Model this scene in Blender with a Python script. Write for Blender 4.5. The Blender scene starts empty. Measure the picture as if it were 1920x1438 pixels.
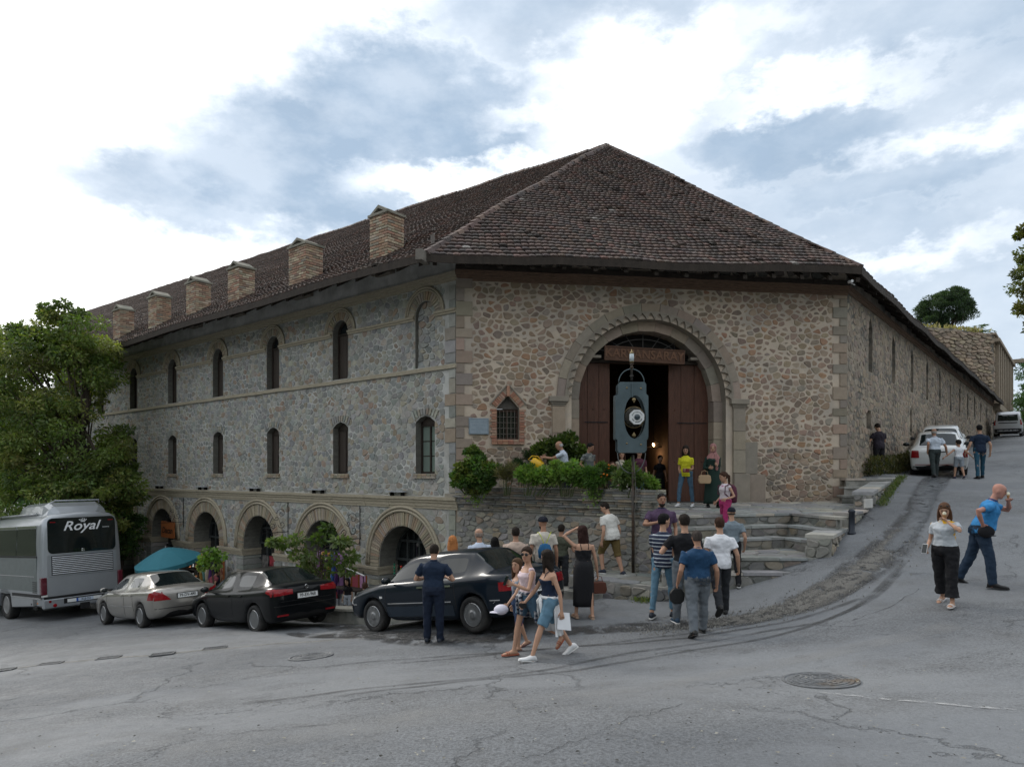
import bpy, bmesh, math, random
import numpy as np
from mathutils import Vector, Matrix, geometry
from mathutils.bvhtree import BVHTree
random.seed(7); RNG = np.random.default_rng(7)
SC = bpy.context.scene
COL = SC.collection
F = 1291.0            # focal length in photograph pixels; the eye is at the origin, z is height above the eye
cam_data = bpy.data.cameras.new('camera')
cam_data.sensor_width = 36.0
cam_data.lens = 36.0 * F / 1920.0
cam_data.shift_y = (888.0 - 719.0) / 1920.0
cam_data.clip_end = 3000.0
cam = bpy.data.objects.new('camera', cam_data)
cam.rotation_euler = (math.radians(90), 0, 0)
COL.objects.link(cam)
SC.camera = cam
SUN_DIR = Vector((-0.62, 0.62, 0.62)).normalized()
world = bpy.data.worlds.new('World'); SC.world = world; world.use_nodes = True
def N(nt, typ, **kw):
 n = nt.nodes.new(typ)
 for k, v in kw.items():
  if k.startswith('i_'):
   n.inputs[k[2:].replace('_', ' ')].default_value = v
  elif k == 'ins':
   for kk, vv in v.items(): n.inputs[kk].default_value = vv
  else: setattr(n, k, v)
 return n
def make_sky():
 nt = world.node_tree; nt.nodes.clear(); L = nt.links.new
 out = N(nt, 'ShaderNodeOutputWorld'); bg = N(nt, 'ShaderNodeBackground')
 tc = N(nt, 'ShaderNodeTexCoord')
 sky = N(nt, 'ShaderNodeTexSky', sky_type='NISHITA'); sky.sun_disc = False
 sky.sun_elevation = math.asin(SUN_DIR.z); sky.sun_rotation = math.atan2(SUN_DIR.x, SUN_DIR.y)
 def vm(op, a, b=None, s=None):
  n = N(nt, 'ShaderNodeVectorMath', operation=op)
  for i, v in enumerate((a, b)):
   if v is None: continue
   if hasattr(v, 'links'): L(v, n.inputs[i])
   else: n.inputs[i].default_value = v
  if s is not None:
   if hasattr(s, 'links'): L(s, n.inputs['Scale'])
   else: n.inputs['Scale'].default_value = s
  return n
 def m(op, a, b=None, c=None, clamp=False):
  n = N(nt, 'ShaderNodeMath', operation=op); n.use_clamp = clamp
  for i, v in enumerate((a, b, c)):
   if v is None: continue
   if hasattr(v, 'links'): L(v, n.inputs[i])
   else: n.inputs[i].default_value = v
  return n.outputs[0]
 d = vm('NORMALIZE', tc.outputs['Generated']).outputs[0]
 def noise(scale, detail=6, rough=.55, off=0.0, vec=d):
  v = vm('ADD', vec, (off, off * .7, -off)).outputs[0]
  v = vm('MULTIPLY', v, (1, 1, 1.9)).outputs[0]
  n = N(nt, 'ShaderNodeTexNoise', ins={'Scale': scale, 'Detail': detail, 'Roughness': rough}); L(v, n.inputs['Vector'])
  return n
 w1 = noise(6.0, 9, .62, 3.1)
 w = vm('SUBTRACT', w1.outputs['Color'], (.5, .5, .5)).outputs[0]
 dw = vm('ADD', d, vm('SCALE', w, s=.15).outputs[0]).outputs[0]
 w2 = noise(24.0, 6, .6, 1.1)
 dw = vm('ADD', dw, vm('SCALE', vm('SUBTRACT', w2.outputs['Color'], (.5, .5, .5)).outputs[0], s=.05).outputs[0]).outputs[0]
 def blob(px, py, rx, ry, soft=.5, k=1.0, vec=dw):
  c = Vector(((px - 960) / F, 1, (888 - py) / F)); l = c.length; c.normalize()
  v = vm('SUBTRACT', vec, tuple(c)).outputs[0]
  v = vm('MULTIPLY', v, (l * F / rx, l * F / max(rx, ry) * .9, l * F / ry)).outputs[0]
  ln = vm('LENGTH', v); r = ln.outputs['Value']
  mr = N(nt, 'ShaderNodeMapRange', interpolation_type='SMOOTHSTEP')
  L(r, mr.inputs['Value']); mr.inputs['From Min'].default_value = 1 + soft * .6; mr.inputs['From Max'].default_value = 1 - soft
  mr.inputs['To Min'].default_value = 0; mr.inputs['To Max'].default_value = k
  return mr.outputs['Result']
 def mx(lst):
  r = lst[0]
  for b in lst[1:]: r = m('MAXIMUM', r, b)
  return r
 dark = mx([blob(790, 225, 330, 165, .45, 1.0), blob(590, 325, 340, 165, .45, 1.0), blob(400, 375, 300, 100, .5, .92), blob(640, 410, 240, 80, .5, .95),
               blob(1080, 10, 420, 110, .6, .86), blob(1500, 255, 280, 85, .6, .92), blob(1690, 325, 300, 80, .6, .88), blob(1640, 420, 280, 60, .6, .82),
               blob(1650, 90, 560, 210, .55, .78), blob(1750, 380, 560, 260, .5, .76), blob(1750, 620, 500, 200, .5, .72), blob(1380, 330, 300, 130, .7, .55), blob(1780, 40, 260, 90, .6, .86), blob(1860, 460, 180, 60, .7, .82),
               blob(1850, 830, 500, 160, .6, .7), blob(230, 360, 150, 45, .8, .5), blob(450, 250, 120, 60, .8, .5), blob(950, 400, 180, 60, .7, .6)])
 bright = mx([blob(1010, 235, 110, 36, .8, .7), blob(860, 350, 190, 40, .7, .95), blob(1230, 140, 190, 75, .7, .9), blob(1120, 235, 170, 70, .8, .9), blob(1500, 175, 220, 30, .9, .55), blob(1800, 250, 170, 28, .9, .5), blob(1700, 475, 220, 28, .9, .5), blob(1430, 60, 120, 40, .9, .45)])
 g1 = noise(2.3, 9, .55, 7.7); g2 = noise(5.5, 8, .6, 2.2)
 cover = N(nt, 'ShaderNodeMapRange', interpolation_type='SMOOTHSTEP')
 L(m('ADD', m('MULTIPLY', g1.outputs['Fac'], .6), m('MULTIPLY', g2.outputs['Fac'], .4)), cover.inputs['Value'])
 cover.inputs['From Min'].default_value = .40; cover.inputs['From Max'].default_value = .62
 cover.inputs['To Min'].default_value = 0; cover.inputs['To Max'].default_value = .6
 dot = vm('DOT_PRODUCT', d, tuple(SUN_DIR)).outputs['Value']
 glow = N(nt, 'ShaderNodeMapRange', interpolation_type='SMOOTHSTEP'); L(dot, glow.inputs['Value'])
 glow.inputs['From Min'].default_value = .58; glow.inputs['From Max'].default_value = .96
 glow.inputs['To Min'].default_value = 0; glow.inputs['To Max'].default_value = 1
 gl = glow.outputs['Result']
 veil = m('MULTIPLY', cover.outputs['Result'], m('SUBTRACT', 1.0, m('MULTIPLY', gl, .85)))
 tex = noise(7.5, 7, .6, 4.4); tx2 = N(nt, 'ShaderNodeMapRange'); L(tex.outputs['Fac'], tx2.inputs['Value'])
 for k_, v_ in zip(('From Min', 'From Max', 'To Min', 'To Max'), (.34, .66, .84, 1.06)): tx2.inputs[k_].default_value = v_
 dk = m('MAXIMUM', m('MULTIPLY', dark, tx2.outputs[0]), veil)
 dk = m('MULTIPLY', dk, m('SUBTRACT', 1.0, m('MULTIPLY', bright, .75)))
 hi = N(nt, 'ShaderNodeMix', data_type='RGBA'); L(m('MAXIMUM', gl, bright), hi.inputs['Factor'])
 hi.inputs['A'].default_value = (.80, .825, .85, 1); hi.inputs['B'].default_value = (1.15, 1.15, 1.14, 1)
 mixc = N(nt, 'ShaderNodeMix', data_type='RGBA'); L(dk, mixc.inputs['Factor'])
 L(hi.outputs['Result'], mixc.inputs['A']); mixc.inputs['B'].default_value = (.235, .31, .40, 1)
 wisp = noise(11.0, 8, .6, 5.5)
 wv = m('ADD', .93, m('MULTIPLY', wisp.outputs['Fac'], .14))
 cc = vm('SCALE', mixc.outputs['Result'], s=wv).outputs[0]
 ss = vm('SCALE', sky.outputs['Color'], s=.10).outputs[0]
 fin = N(nt, 'ShaderNodeMix', data_type='RGBA'); fin.inputs['Factor'].default_value = .93
 L(ss, fin.inputs['A']); L(cc, fin.inputs['B'])
 tot = fin.outputs['Result']
 bg2 = vm('SCALE', tot, s=10.0).outputs[0]
 L(bg2, bg.inputs['Color']); bg.inputs['Strength'].default_value = .10
 L(bg.outputs[0], out.inputs[0])
make_sky()
sun_data = bpy.data.lights.new('sun', 'SUN'); sun_data.energy = 0.9; sun_data.angle = math.radians(16); sun_data.color = (1, .95, .88)
sun = bpy.data.objects.new('sun', sun_data); COL.objects.link(sun)
sun.rotation_euler = (-SUN_DIR).to_track_quat('-Z', 'Y').to_euler()
vs = SC.view_settings
vs.view_transform = 'Standard'; vs.look = 'None'; vs.exposure = 0.8; vs.gamma = 1.0; vs.use_curve_mapping = False
SC.cycles.max_bounces = 6; SC.cycles.diffuse_bounces = 3; SC.cycles.glossy_bounces = 3; SC.cycles.transparent_max_bounces = 8
def px2(px, py, Y): return Vector(((px - 960) / F * Y, Y, (888 - py) / F * Y))
MATS = {}
def mat(name, col=(.5, .5, .5), rough=.8, attr=False, var=.25, vscale=6.0, bump=0.0, bscale=30.0, metal=0.0, spec=.28, coat=0.0,
  col2=None, c2scale=2.0, c2lo=.45, c2hi=.6, trans=0.0, emit=None, estr=1.0, stretch=(1, 1, 1), coord='Object', sheen=0.0):
 if name in MATS: return MATS[name]
 m = bpy.data.materials.new(name); m.use_nodes = True; MATS[name] = m
 nt = m.node_tree; L = nt.links.new; b = nt.nodes['Principled BSDF']
 b.inputs['Roughness'].default_value = rough; b.inputs['Metallic'].default_value = metal
 b.inputs['Specular IOR Level'].default_value = spec; b.inputs['Coat Weight'].default_value = coat
 b.inputs['Transmission Weight'].default_value = trans
 tc = N(nt, 'ShaderNodeTexCoord'); mp = N(nt, 'ShaderNodeMapping'); mp.inputs['Scale'].default_value = stretch
 L(tc.outputs[coord], mp.inputs['Vector']); V = mp.outputs['Vector']
 if attr:
  a = N(nt, 'ShaderNodeAttribute', attribute_name='Col'); base = a.outputs['Color']
 else:
  r = N(nt, 'ShaderNodeRGB'); r.outputs[0].default_value = (*col, 1); base = r.outputs[0]
 if col2 is not None:
  n2 = N(nt, 'ShaderNodeTexNoise', ins={'Scale': c2scale, 'Detail': 6.0, 'Roughness': .6}); L(V, n2.inputs['Vector'])
  mr = N(nt, 'ShaderNodeMapRange'); L(n2.outputs['Fac'], mr.inputs['Value'])
  mr.inputs['From Min'].default_value = c2lo; mr.inputs['From Max'].default_value = c2hi
  mx = N(nt, 'ShaderNodeMix', data_type='RGBA'); L(mr.outputs[0], mx.inputs['Factor']); L(base, mx.inputs['A']); mx.inputs['B'].default_value = (*col2, 1)
  base = mx.outputs['Result']
 if var > 0:
  n1 = N(nt, 'ShaderNodeTexNoise', ins={'Scale': vscale, 'Detail': 5.0, 'Roughness': .65}); L(V, n1.inputs['Vector'])
  mr = N(nt, 'ShaderNodeMapRange'); L(n1.outputs['Fac'], mr.inputs['Value'])
  mr.inputs['From Min'].default_value = .25; mr.inputs['From Max'].default_value = .75
  mr.inputs['To Min'].default_value = 1 - var; mr.inputs['To Max'].default_value = 1 + var
  sc = N(nt, 'ShaderNodeVectorMath', operation='SCALE'); L(base, sc.inputs[0]); L(mr.outputs[0], sc.inputs['Scale']); base = sc.outputs[0]
 L(base, b.inputs['Base Color'])
 if bump > 0:
  n3 = N(nt, 'ShaderNodeTexNoise', ins={'Scale': bscale, 'Detail': 4.0, 'Roughness': .6}); L(V, n3.inputs['Vector'])
  bp = N(nt, 'ShaderNodeBump', ins={'Strength': min(1, bump), 'Distance': .02 * max(1, bump)}); L(n3.outputs['Fac'], bp.inputs['Height']); L(bp.outputs[0], b.inputs['Normal'])
 if emit: b.inputs['Emission Color'].default_value = (*emit, 1); b.inputs['Emission Strength'].default_value = estr
 return m
WORLDLY = set()       # things whose parts are modelled in world coordinates
def wpos(o):
 p = Vector((0, 0, 0))
 while o is not None: p = p + o.location; o = o.parent
 return p
def root_of(o):
 while o.parent is not None: o = o.parent
 return o
def link(o, parent=None, **props):
 COL.objects.link(o)
 if parent is not None:
  o.parent = parent
  if root_of(parent).name in WORLDLY: o.location = -wpos(parent)
 for k, v in props.items():
  if v is not None: o[k] = v
 return o
def thing(name, label, cat, loc=(0, 0, 0), rz=0.0, group=None, kind=None):
 o = bpy.data.objects.new(name, None); o.location = loc; o.rotation_euler = (0, 0, rz)
 o.empty_display_size = .2
 return link(o, None, label=label, category=cat, group=group, kind=kind)
def place(*a, **k):
 t = thing(*a, **k); WORLDLY.add(t.name); return t
def new_mesh(name, verts, faces, mats=(), fm=None, fc=None, smooth=False):
 me = bpy.data.meshes.new(name)
 me.from_pydata([tuple(v) for v in verts], [], faces)
 for m_ in mats: me.materials.append(m_)
 if fm is not None: me.polygons.foreach_set('material_index', np.array(fm, dtype=np.int32))
 if smooth: me.polygons.foreach_set('use_smooth', np.ones(len(faces), dtype=bool))
 if fc is not None: set_cols(me, fc)
 me.update(); return me
def set_cols(me, fc):
 fc = np.asarray(fc, dtype=np.float32)
 tot = np.zeros(len(me.polygons), dtype=np.int32); me.polygons.foreach_get('loop_total', tot)
 a = me.color_attributes.new('Col', 'FLOAT_COLOR', 'CORNER')
 c = np.ones((len(me.loops), 4), dtype=np.float32); c[:, :3] = np.repeat(fc, tot, axis=0)
 a.data.foreach_set('color', c.ravel())
def obj(name, me, parent=None, **props):
 return link(bpy.data.objects.new(name, me), parent, **props)
class MB:
 """collects simple solids, then becomes ONE mesh object"""
 def __init__(s): s.v = []; s.f = []; s.m = []; s.c = []; s.cur = 0; s.col = (1, 1, 1)
 def add(s, vs, fs):
  o = len(s.v); s.v += [tuple(v) for v in vs]
  for f in fs: s.f.append([i + o for i in f]); s.m.append(s.cur); s.c.append(s.col)
  return s
 def box(s, c, d, R=None, taper=1.0):
  c = Vector(c); vs = []
  for z in (-.5, .5):
   t = taper if z > 0 else 1
   for x, y in ((-.5, -.5), (.5, -.5), (.5, .5), (-.5, .5)):
    v = Vector((x * d[0] * t, y * d[1] * t, z * d[2]))
    vs.append(c + (R @ v if R else v))
  return s.add(vs, [(3, 2, 1, 0), (4, 5, 6, 7), (0, 1, 5, 4), (1, 2, 6, 5), (2, 3, 7, 6), (3, 0, 4, 7)])
 def hexa(s, a, b):   # two quads a (4 pts) and b (4 pts)
  return s.add(list(a) + list(b), [(3, 2, 1, 0), (4, 5, 6, 7), (0, 1, 5, 4), (1, 2, 6, 5), (2, 3, 7, 6), (3, 0, 4, 7)])
 def prism(s, a, b):  # two matching polygons
  n = len(a)
  return s.add(list(a) + list(b), [tuple(range(n))[::-1], tuple(range(n, 2 * n))] + [(i, (i + 1) % n, n + (i + 1) % n, n + i) for i in range(n)])
 def tube(s, pts, r, n=8, caps=True):
  pts = [Vector(p) for p in pts]; rr = r if hasattr(r, '__len__') else [r] * len(pts); rings = []
  up = Vector((0, 0, 1))
  for i, p in enumerate(pts):
   t = (pts[min(i + 1, len(pts) - 1)] - pts[max(i - 1, 0)]).normalized()
   a = t.cross(up)
   if a.length < .05: a = t.cross(Vector((1, 0, 0)))
   a.normalize(); b = t.cross(a)
   rings.append([p + (a * math.cos(k * 2 * math.pi / n) + b * math.sin(k * 2 * math.pi / n)) * rr[i] for k in range(n)])
  return s.loft(rings, caps)
 def loft(s, rings, caps=True, closed=False):
  n = len(rings[0]); vs = [v for r in rings for v in r]; fs = []
  R_ = len(rings)
  for i in range(R_ if closed else R_ - 1):
   j = (i + 1) % R_
   for k in range(n): fs.append((i * n + k, i * n + (k + 1) % n, j * n + (k + 1) % n, j * n + k))
  if caps and not closed: fs += [tuple(range(n))[::-1], tuple(range((R_ - 1) * n, R_ * n))]
  return s.add(vs, fs)
 def lathe(s, c, prof, axis=(0, 0, 1), n=20):
  ax = Vector(axis).normalized(); a = ax.cross(Vector((0, 1, 0)) if abs(ax.y) < .9 else Vector((1, 0, 0))).normalized(); b = ax.cross(a); c = Vector(c)
  return s.loft([[c + ax * h + (a * math.cos(k * 2 * math.pi / n) + b * math.sin(k * 2 * math.pi / n)) * max(r, 1e-4) for k in range(n)] for r, h in prof])
 def ell(s, c, r, n=12, m=8, R=None):
  c = Vector(c); rings = []
  for i in range(m + 1):
   t = -math.pi / 2 + math.pi * i / m; ct = max(math.cos(t), .02)
   ring = [Vector((math.cos(k * 2 * math.pi / n) * ct * r[0], math.sin(k * 2 * math.pi / n) * ct * r[1], math.sin(t) * r[2])) for k in range(n)]
   rings.append([c + (R @ v if R else v) for v in ring])
  return s.loft(rings)
 def mesh(s, name, mats=(), smooth=False, attr=False):
  return new_mesh(name, s.v, s.f, mats, s.m, s.c if attr else None, smooth)
 def build(s, name, mats=(), parent=None, smooth=False, attr=False, **props):
  if not isinstance(mats, (list, tuple)): mats = [mats]
  return obj(name, s.mesh(name, mats, smooth, attr), parent, **props)
def bevel(o, w=.01, seg=2, ang=30):
 m_ = o.modifiers.new('bevel', 'BEVEL'); m_.width = w; m_.segments = seg; m_.limit_method = 'ANGLE'; m_.angle_limit = math.radians(ang)
 return o
def autosmooth(me, ang=35):
 me.polygons.foreach_set('use_smooth', np.ones(len(me.polygons), dtype=bool))
 try: me.set_sharp_from_angle(angle=math.radians(ang))
 except Exception: pass
def text_obj(name, s, size, M, m_, parent=None, depth=.004, shear=0.0, sx=1.0, bold=0.0, **props):
 """flat lettering: M maps text x,y,(out) to the world or parent space"""
 cu = bpy.data.curves.new(name, 'FONT'); cu.body = s; cu.size = size; cu.extrude = depth; cu.shear = shear; cu.offset = bold
 cu.align_x = 'CENTER'; cu.align_y = 'CENTER'; cu.resolution_u = 3
 t = bpy.data.objects.new(name, cu); COL.objects.link(t)
 dg = bpy.context.evaluated_depsgraph_get()
 me = bpy.data.meshes.new_from_object(t.evaluated_get(dg)); bpy.data.objects.remove(t); bpy.data.curves.remove(cu)
 me.name = name; me.materials.clear(); me.materials.append(m_)
 me.transform(Matrix.Diagonal((sx, 1, 1, 1))); me.transform(M)
 return obj(name, me, parent, **props)
def frame_matrix(o, x, y):
 x = Vector(x).normalized(); y = Vector(y).normalized(); z = x.cross(y)
 M = Matrix((x, y, z)).transposed().to_4x4(); M.translation = Vector(o); return M
class Frame:
 """a wall plane: u runs along it, z is height, d stands out of it"""
 def __init__(s, o, u, n): s.o = Vector((*o, 0)); s.u = Vector((*u, 0)).normalized(); s.n = Vector((*n, 0)).normalized()
 def p(s, u, z, d=0.0): return s.o + s.u * u + s.n * d + Vector((0, 0, z))
 def box(s, mb, u0, u1, z0, z1, d0, d1):
  mb.hexa([s.p(u0, z0, d0), s.p(u1, z0, d0), s.p(u1, z0, d1), s.p(u0, z0, d1)], [s.p(u0, z1, d0), s.p(u1, z1, d0), s.p(u1, z1, d1), s.p(u0, z1, d1)])
  return mb
PIECES = {}
def piece(thing_, kind, rest, parent, m_, verts, faces, col):
 PIECES.setdefault((thing_.name, kind), []).append((parent, rest, m_, verts, faces, col))
def seen_size(verts):
 a = np.array([tuple(v) for v in verts]); y = np.maximum(a[:, 1], .5)
 px = 960 + F * a[:, 0] / y; py = 888 - F * a[:, 2] / y
 w = px.max() - px.min(); h = py.max() - py.min()
 cx, cy = px.mean(), py.mean()
 return w * h * (1 if -20 < cx < 1940 and -20 < cy < 1460 else .001)
def flush_pieces(limit=300, cover=None):
 for (tn, kind), lst in PIECES.items():
  sz = sorted(range(len(lst)), key=lambda i: -seen_size(lst[i][3]))
  rest = {}
  for rank, i in enumerate(sz):
   parent, rn, m_, vs, fs, col = lst[i]
   if rank < limit:
    c = sum((Vector(v) for v in vs), Vector()) / len(vs)
    me = new_mesh(kind, [Vector(v) - c for v in vs], fs, [m_], None, [col] * len(fs))
    o = obj(kind, me, parent); o.location = c - wpos(parent)
   else: rest.setdefault((parent.name, rn, m_.name), [parent, m_, [], [], []])[2].append((vs, fs, col))
  for (pn, rn, mn), (parent, m_, items, _, _) in rest.items():
   V = []; Fs = []; Cs = []
   for vs, fs, col in items:
    o = len(V); V += [tuple(v) for v in vs]; Fs += [[k + o for k in f] for f in fs]; Cs += [col] * len(fs)
   obj(rn, new_mesh(rn, V, Fs, [m_], None, Cs), parent, kind='stuff')
 PIECES.clear()
def clip_half(poly, p, n):
 """keep the side of the polygon where (x-p).n <= 0"""
 out = []; k = len(poly)
 for i in range(k):
  a = poly[i]; b = poly[(i + 1) % k]
  da = (a[0] - p[0]) * n[0] + (a[1] - p[1]) * n[1]; db = (b[0] - p[0]) * n[0] + (b[1] - p[1]) * n[1]
  if da <= 0: out.append(a)
  if (da < 0 < db) or (db < 0 < da):
   t = da / (da - db); out.append((a[0] + t * (b[0] - a[0]), a[1] + t * (b[1] - a[1])))
 return out
def voronoi_cells(u0, u1, v0, v1, su, sv, jit=.42, rnd=random):
 nu = max(1, round((u1 - u0) / su)); nv = max(1, round((v1 - v0) / sv)); su = (u1 - u0) / nu; sv = (v1 - v0) / nv
 pts = {}
 for j in range(-1, nv + 1):
  for i in range(-1, nu + 1):
   pts[i, j] = (u0 + (i + .5 + (.5 if j % 2 else 0) * .6 + rnd.uniform(-jit, jit)) * su, v0 + (j + .5 + rnd.uniform(-jit, jit)) * sv)
 for j in range(nv):
  for i in range(nu):
   c = pts[i, j]
   poly = [(c[0] - su * 1.3, c[1] - sv * 1.3), (c[0] + su * 1.3, c[1] - sv * 1.3), (c[0] + su * 1.3, c[1] + sv * 1.3), (c[0] - su * 1.3, c[1] + sv * 1.3)]
   for dj in (-1, 0, 1):
    for di in (-2, -1, 0, 1, 2):
     if di == dj == 0: continue
     q = pts.get((i + di, j + dj))
     if q is None: continue
     n = ((q[0] - c[0]) * (sv / su) , (q[1] - c[1]))
     mid = ((q[0] + c[0]) / 2, (q[1] + c[1]) / 2)
     n = ((q[0] - c[0]) / su ** 2, (q[1] - c[1]) / sv ** 2)
     poly = clip_half(poly, mid, n)
     if len(poly) < 3: break
    if len(poly) < 3: break
   if len(poly) < 3: continue
   for p, n in (((u0, 0), (-1, 0)), ((u1, 0), (1, 0)), ((0, v0), (0, -1)), ((0, v1), (0, 1))):
    poly = clip_half(poly, p, n)
    if len(poly) < 3: break
   if len(poly) >= 3: yield poly
def inset(poly, g):
 """shrink a convex polygon by g, cut corners"""
 a = sum(poly[i][0] * poly[(i + 1) % len(poly)][1] - poly[(i + 1) % len(poly)][0] * poly[i][1] for i in range(len(poly)))
 if a < 0: poly = poly[::-1]
 out = list(poly)
 for i in range(len(poly)):
  p = poly[i]; q = poly[(i + 1) % len(poly)]; dx, dy = q[0] - p[0], q[1] - p[1]; l = math.hypot(dx, dy)
  if l < 1e-6: continue
  n = (dy / l, -dx / l)
  out = clip_half(out, (p[0] - n[0] * g, p[1] - n[1] * g), n)
  if len(out) < 3: return None
 return out
def area(poly): return abs(sum(poly[i][0] * poly[(i + 1) % len(poly)][1] - poly[(i + 1) % len(poly)][0] * poly[i][1] for i in range(len(poly)))) / 2
def chaikin(poly, k=.22):
 out = []
 for i in range(len(poly)):
  a = poly[i]; b = poly[(i + 1) % len(poly)]
  if math.hypot(a[0] - b[0], a[1] - b[1]) < .012: out.append(((a[0] + b[0]) / 2, (a[1] + b[1]) / 2)); continue
  out.append((a[0] + (b[0] - a[0]) * k, a[1] + (b[1] - a[1]) * k)); out.append((b[0] + (a[0] - b[0]) * k, b[1] + (a[1] - b[1]) * k))
 return out
def in_poly(x, y, poly):
 c = False; j = len(poly) - 1
 for i in range(len(poly)):
  xi, yi = poly[i]; xj, yj = poly[j]
  if (yi > y) != (yj > y) and x < (xj - xi) * (y - yi) / (yj - yi) + xi: c = not c
  j = i
 return c
def near_on(x, y, poly):
 best = None
 for i in range(len(poly)):
  ax, ay = poly[i]; bx, by = poly[(i + 1) % len(poly)]; dx, dy = bx - ax, by - ay
  t = max(0, min(1, ((x - ax) * dx + (y - ay) * dy) / (dx * dx + dy * dy + 1e-12)))
  qx, qy = ax + t * dx, ay + t * dy; d = (qx - x) ** 2 + (qy - y) ** 2
  if best is None or d < best[0]: best = (d, qx, qy)
 return best[1], best[2]
def pick(pal, rnd=random, j=.12):
 c = rnd.choice(pal); k = 1 + rnd.uniform(-j, j); return tuple(x * k * (1 + rnd.uniform(-.04, .04)) for x in c)
def stone_field(th, parent, fr, u0, u1, z0, z1, su, sz, gap, depth, pal, m_, holes=(), zone=None, jit=.42, kind='stone', rest='rubble_stonework', rnd=random, rough=.25, round_=True):
 """rubble masonry: separate stones set proud of the mortar, cut round the holes"""
 for poly in voronoi_cells(u0, u1, z0, z1, su, sz, jit, rnd):
  cx = sum(p[0] for p in poly) / len(poly); cy = sum(p[1] for p in poly) / len(poly)
  if any(in_poly(cx, cy, h) for h in holes): continue
  if zone and not in_poly(cx, cy, zone): continue
  hs = [h for h in holes if any(in_poly(p[0], p[1], h) for p in poly)]
  poly = inset(poly, gap * (.35 + 1.7 * rnd.random() ** 2))
  if not poly: continue
  if hs or zone:
   q = []
   for p in poly:
    for h in hs:
     if in_poly(p[0], p[1], h): p = near_on(p[0], p[1], h)
    if zone and not in_poly(p[0], p[1], zone): p = near_on(p[0], p[1], zone)
    q.append(p)
   poly = q
  if area(poly) < su * sz * .08: continue
  if round_: poly = chaikin(poly)
  n = len(poly); cx = sum(p[0] for p in poly) / n; cy = sum(p[1] for p in poly) / n
  dd = depth * (.6 + .8 * rnd.random()); k = .86 + .07 * rnd.random(); tx, ty = rnd.uniform(-rough, rough), rnd.uniform(-rough, rough)
  a = [fr.p(p[0], p[1], -.01) for p in poly]
  b = [fr.p(p[0], p[1], dd * .45) for p in poly]
  c = [fr.p(cx + (p[0] - cx) * k, cy + (p[1] - cy) * k, dd * (1 + rnd.uniform(-.15, .15)) + (tx * (p[0] - cx) + ty * (p[1] - cy)) * .35) for p in poly]
  V = a + b + c
  fs = [(i, (i + 1) % n, n + (i + 1) % n, n + i) for i in range(n)] + [(n + i, n + (i + 1) % n, 2 * n + (i + 1) % n, 2 * n + i) for i in range(n)] + [tuple(range(2 * n, 3 * n))]
  piece(th, kind, rest, parent, m_, V, fs, pick(pal, rnd))
def arch_pts(cu, r, zs, z0, n=16, k=1.0):
 """opening outline: straight jambs from z0 to the springing zs, then a round head of radius r (rise k*r)"""
 return [(cu - r, z0), (cu + r, z0)] + [(cu + r * math.cos(math.pi * i / n), zs + k * r * math.sin(math.pi * i / n)) for i in range(n + 1)]
def wall_mesh(fr, outer, holes, depth, name, m_, mrev, parent, d0=0.0):
 """a slab with real openings: front face, back face, jambs"""
 pl = [[Vector((p[0], p[1], 0)) for p in outer]] + [[Vector((p[0], p[1], 0)) for p in h] for h in holes]
 flat = [p for l in pl for p in l]; tris = geometry.tessellate_polygon(pl)
 n = len(flat); V = [fr.p(p.x, p.y, d0) for p in flat] + [fr.p(p.x, p.y, d0 - depth) for p in flat]
 fs = [tuple(t) for t in tris] + [tuple(i + n for i in t)[::-1] for t in tris]; fm = [0] * len(fs)
 o = 0
 for li, l in enumerate(pl):
  k = len(l)
  for i in range(k):
   a, b = o + i, o + (i + 1) % k; fs.append((a, b, b + n, a + n)); fm.append(1 if li else 0)
  o += k
 return obj(name, new_mesh(name, V, fs, [m_, mrev], fm), parent)
# ================================================================ the lie of the land
dL = Vector((-.7718, .6362)); nL = Vector((-.6362, -.7718))
dF = Vector((.9901, .1414)); nF = Vector((.1414, -.9901))
dR = Vector((.636, .772)); nR = Vector((.772, -.636))
P1 = Vector((-1.507, 18.54)); P2 = Vector((9.79, 20.153))
FL = Frame(P1, dL, nL); FF = Frame(P1, dF, nF); FR = Frame(P2, dR, nR); FP = Frame(P1, -dL, nL)
WID = (P2 - P1).length
def near(fr, u, d=0): return fr.p(u, 0, d)
CTRL = [(-.6, 12, -2.81), (-2.6, 13.6, -3.12), (-5.85, 15.9, -3.62), (-7.84, 17.7, -3.93), (-9.9, 18.5, -4.12), (-11.87, 20.3, -4.43), (-16, 22.5, -4.88), (-20, 26, -5.3),
  (-1.33, 11.7, -2.87), (0, 10, -2.65), (2.84, 10.8, -2.53), (3.7, 11.8, -2.43), (4.44, 13.4, -2.14), (5.87, 13.1, -1.76), (6.5, 10.4, -1.99), (8.0, 11.3, -1.80),
  (7.25, 14.5, -1.27), (10.9, 19.5, -.32), (13.7, 22.4, -.13), (11.9, 22.4, 0.0), (8.9, 16.8, -.85), (2.0, 13.6, -2.5), (0, 14.8, -2.80), (-2.0, 17.6, -3.65), (-6, 21.0, -4.1), (-12, 25.6, -4.7), (-20, 32, -5.3), (-30, 41, -5.8),
  (-5, 10, -3.02), (-10, 12, -3.7), (-18, 16, -4.7), (-28, 22, -5.6), (5, 7, -2.14), (0, 6, -2.2), (-5, 6, -2.6), (0, 1, -1.8), (-10, 5, -3.0), (10, 5, -1.6), (10, 1, -1.45),
  (13, 12, -.95), (17, 20, -.2), (20, 14, -.2), (24, 33, 1.2), (20.5, 29.5, .82), (31, 43, 2.1), (39, 54, 3.0), (45, 50, 3.1), (48, 68, 3.9), (30, 25, .9), (60, 80, 4.4), (-40, 30, -6.4), (-40, 50, -6.6)]
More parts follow.
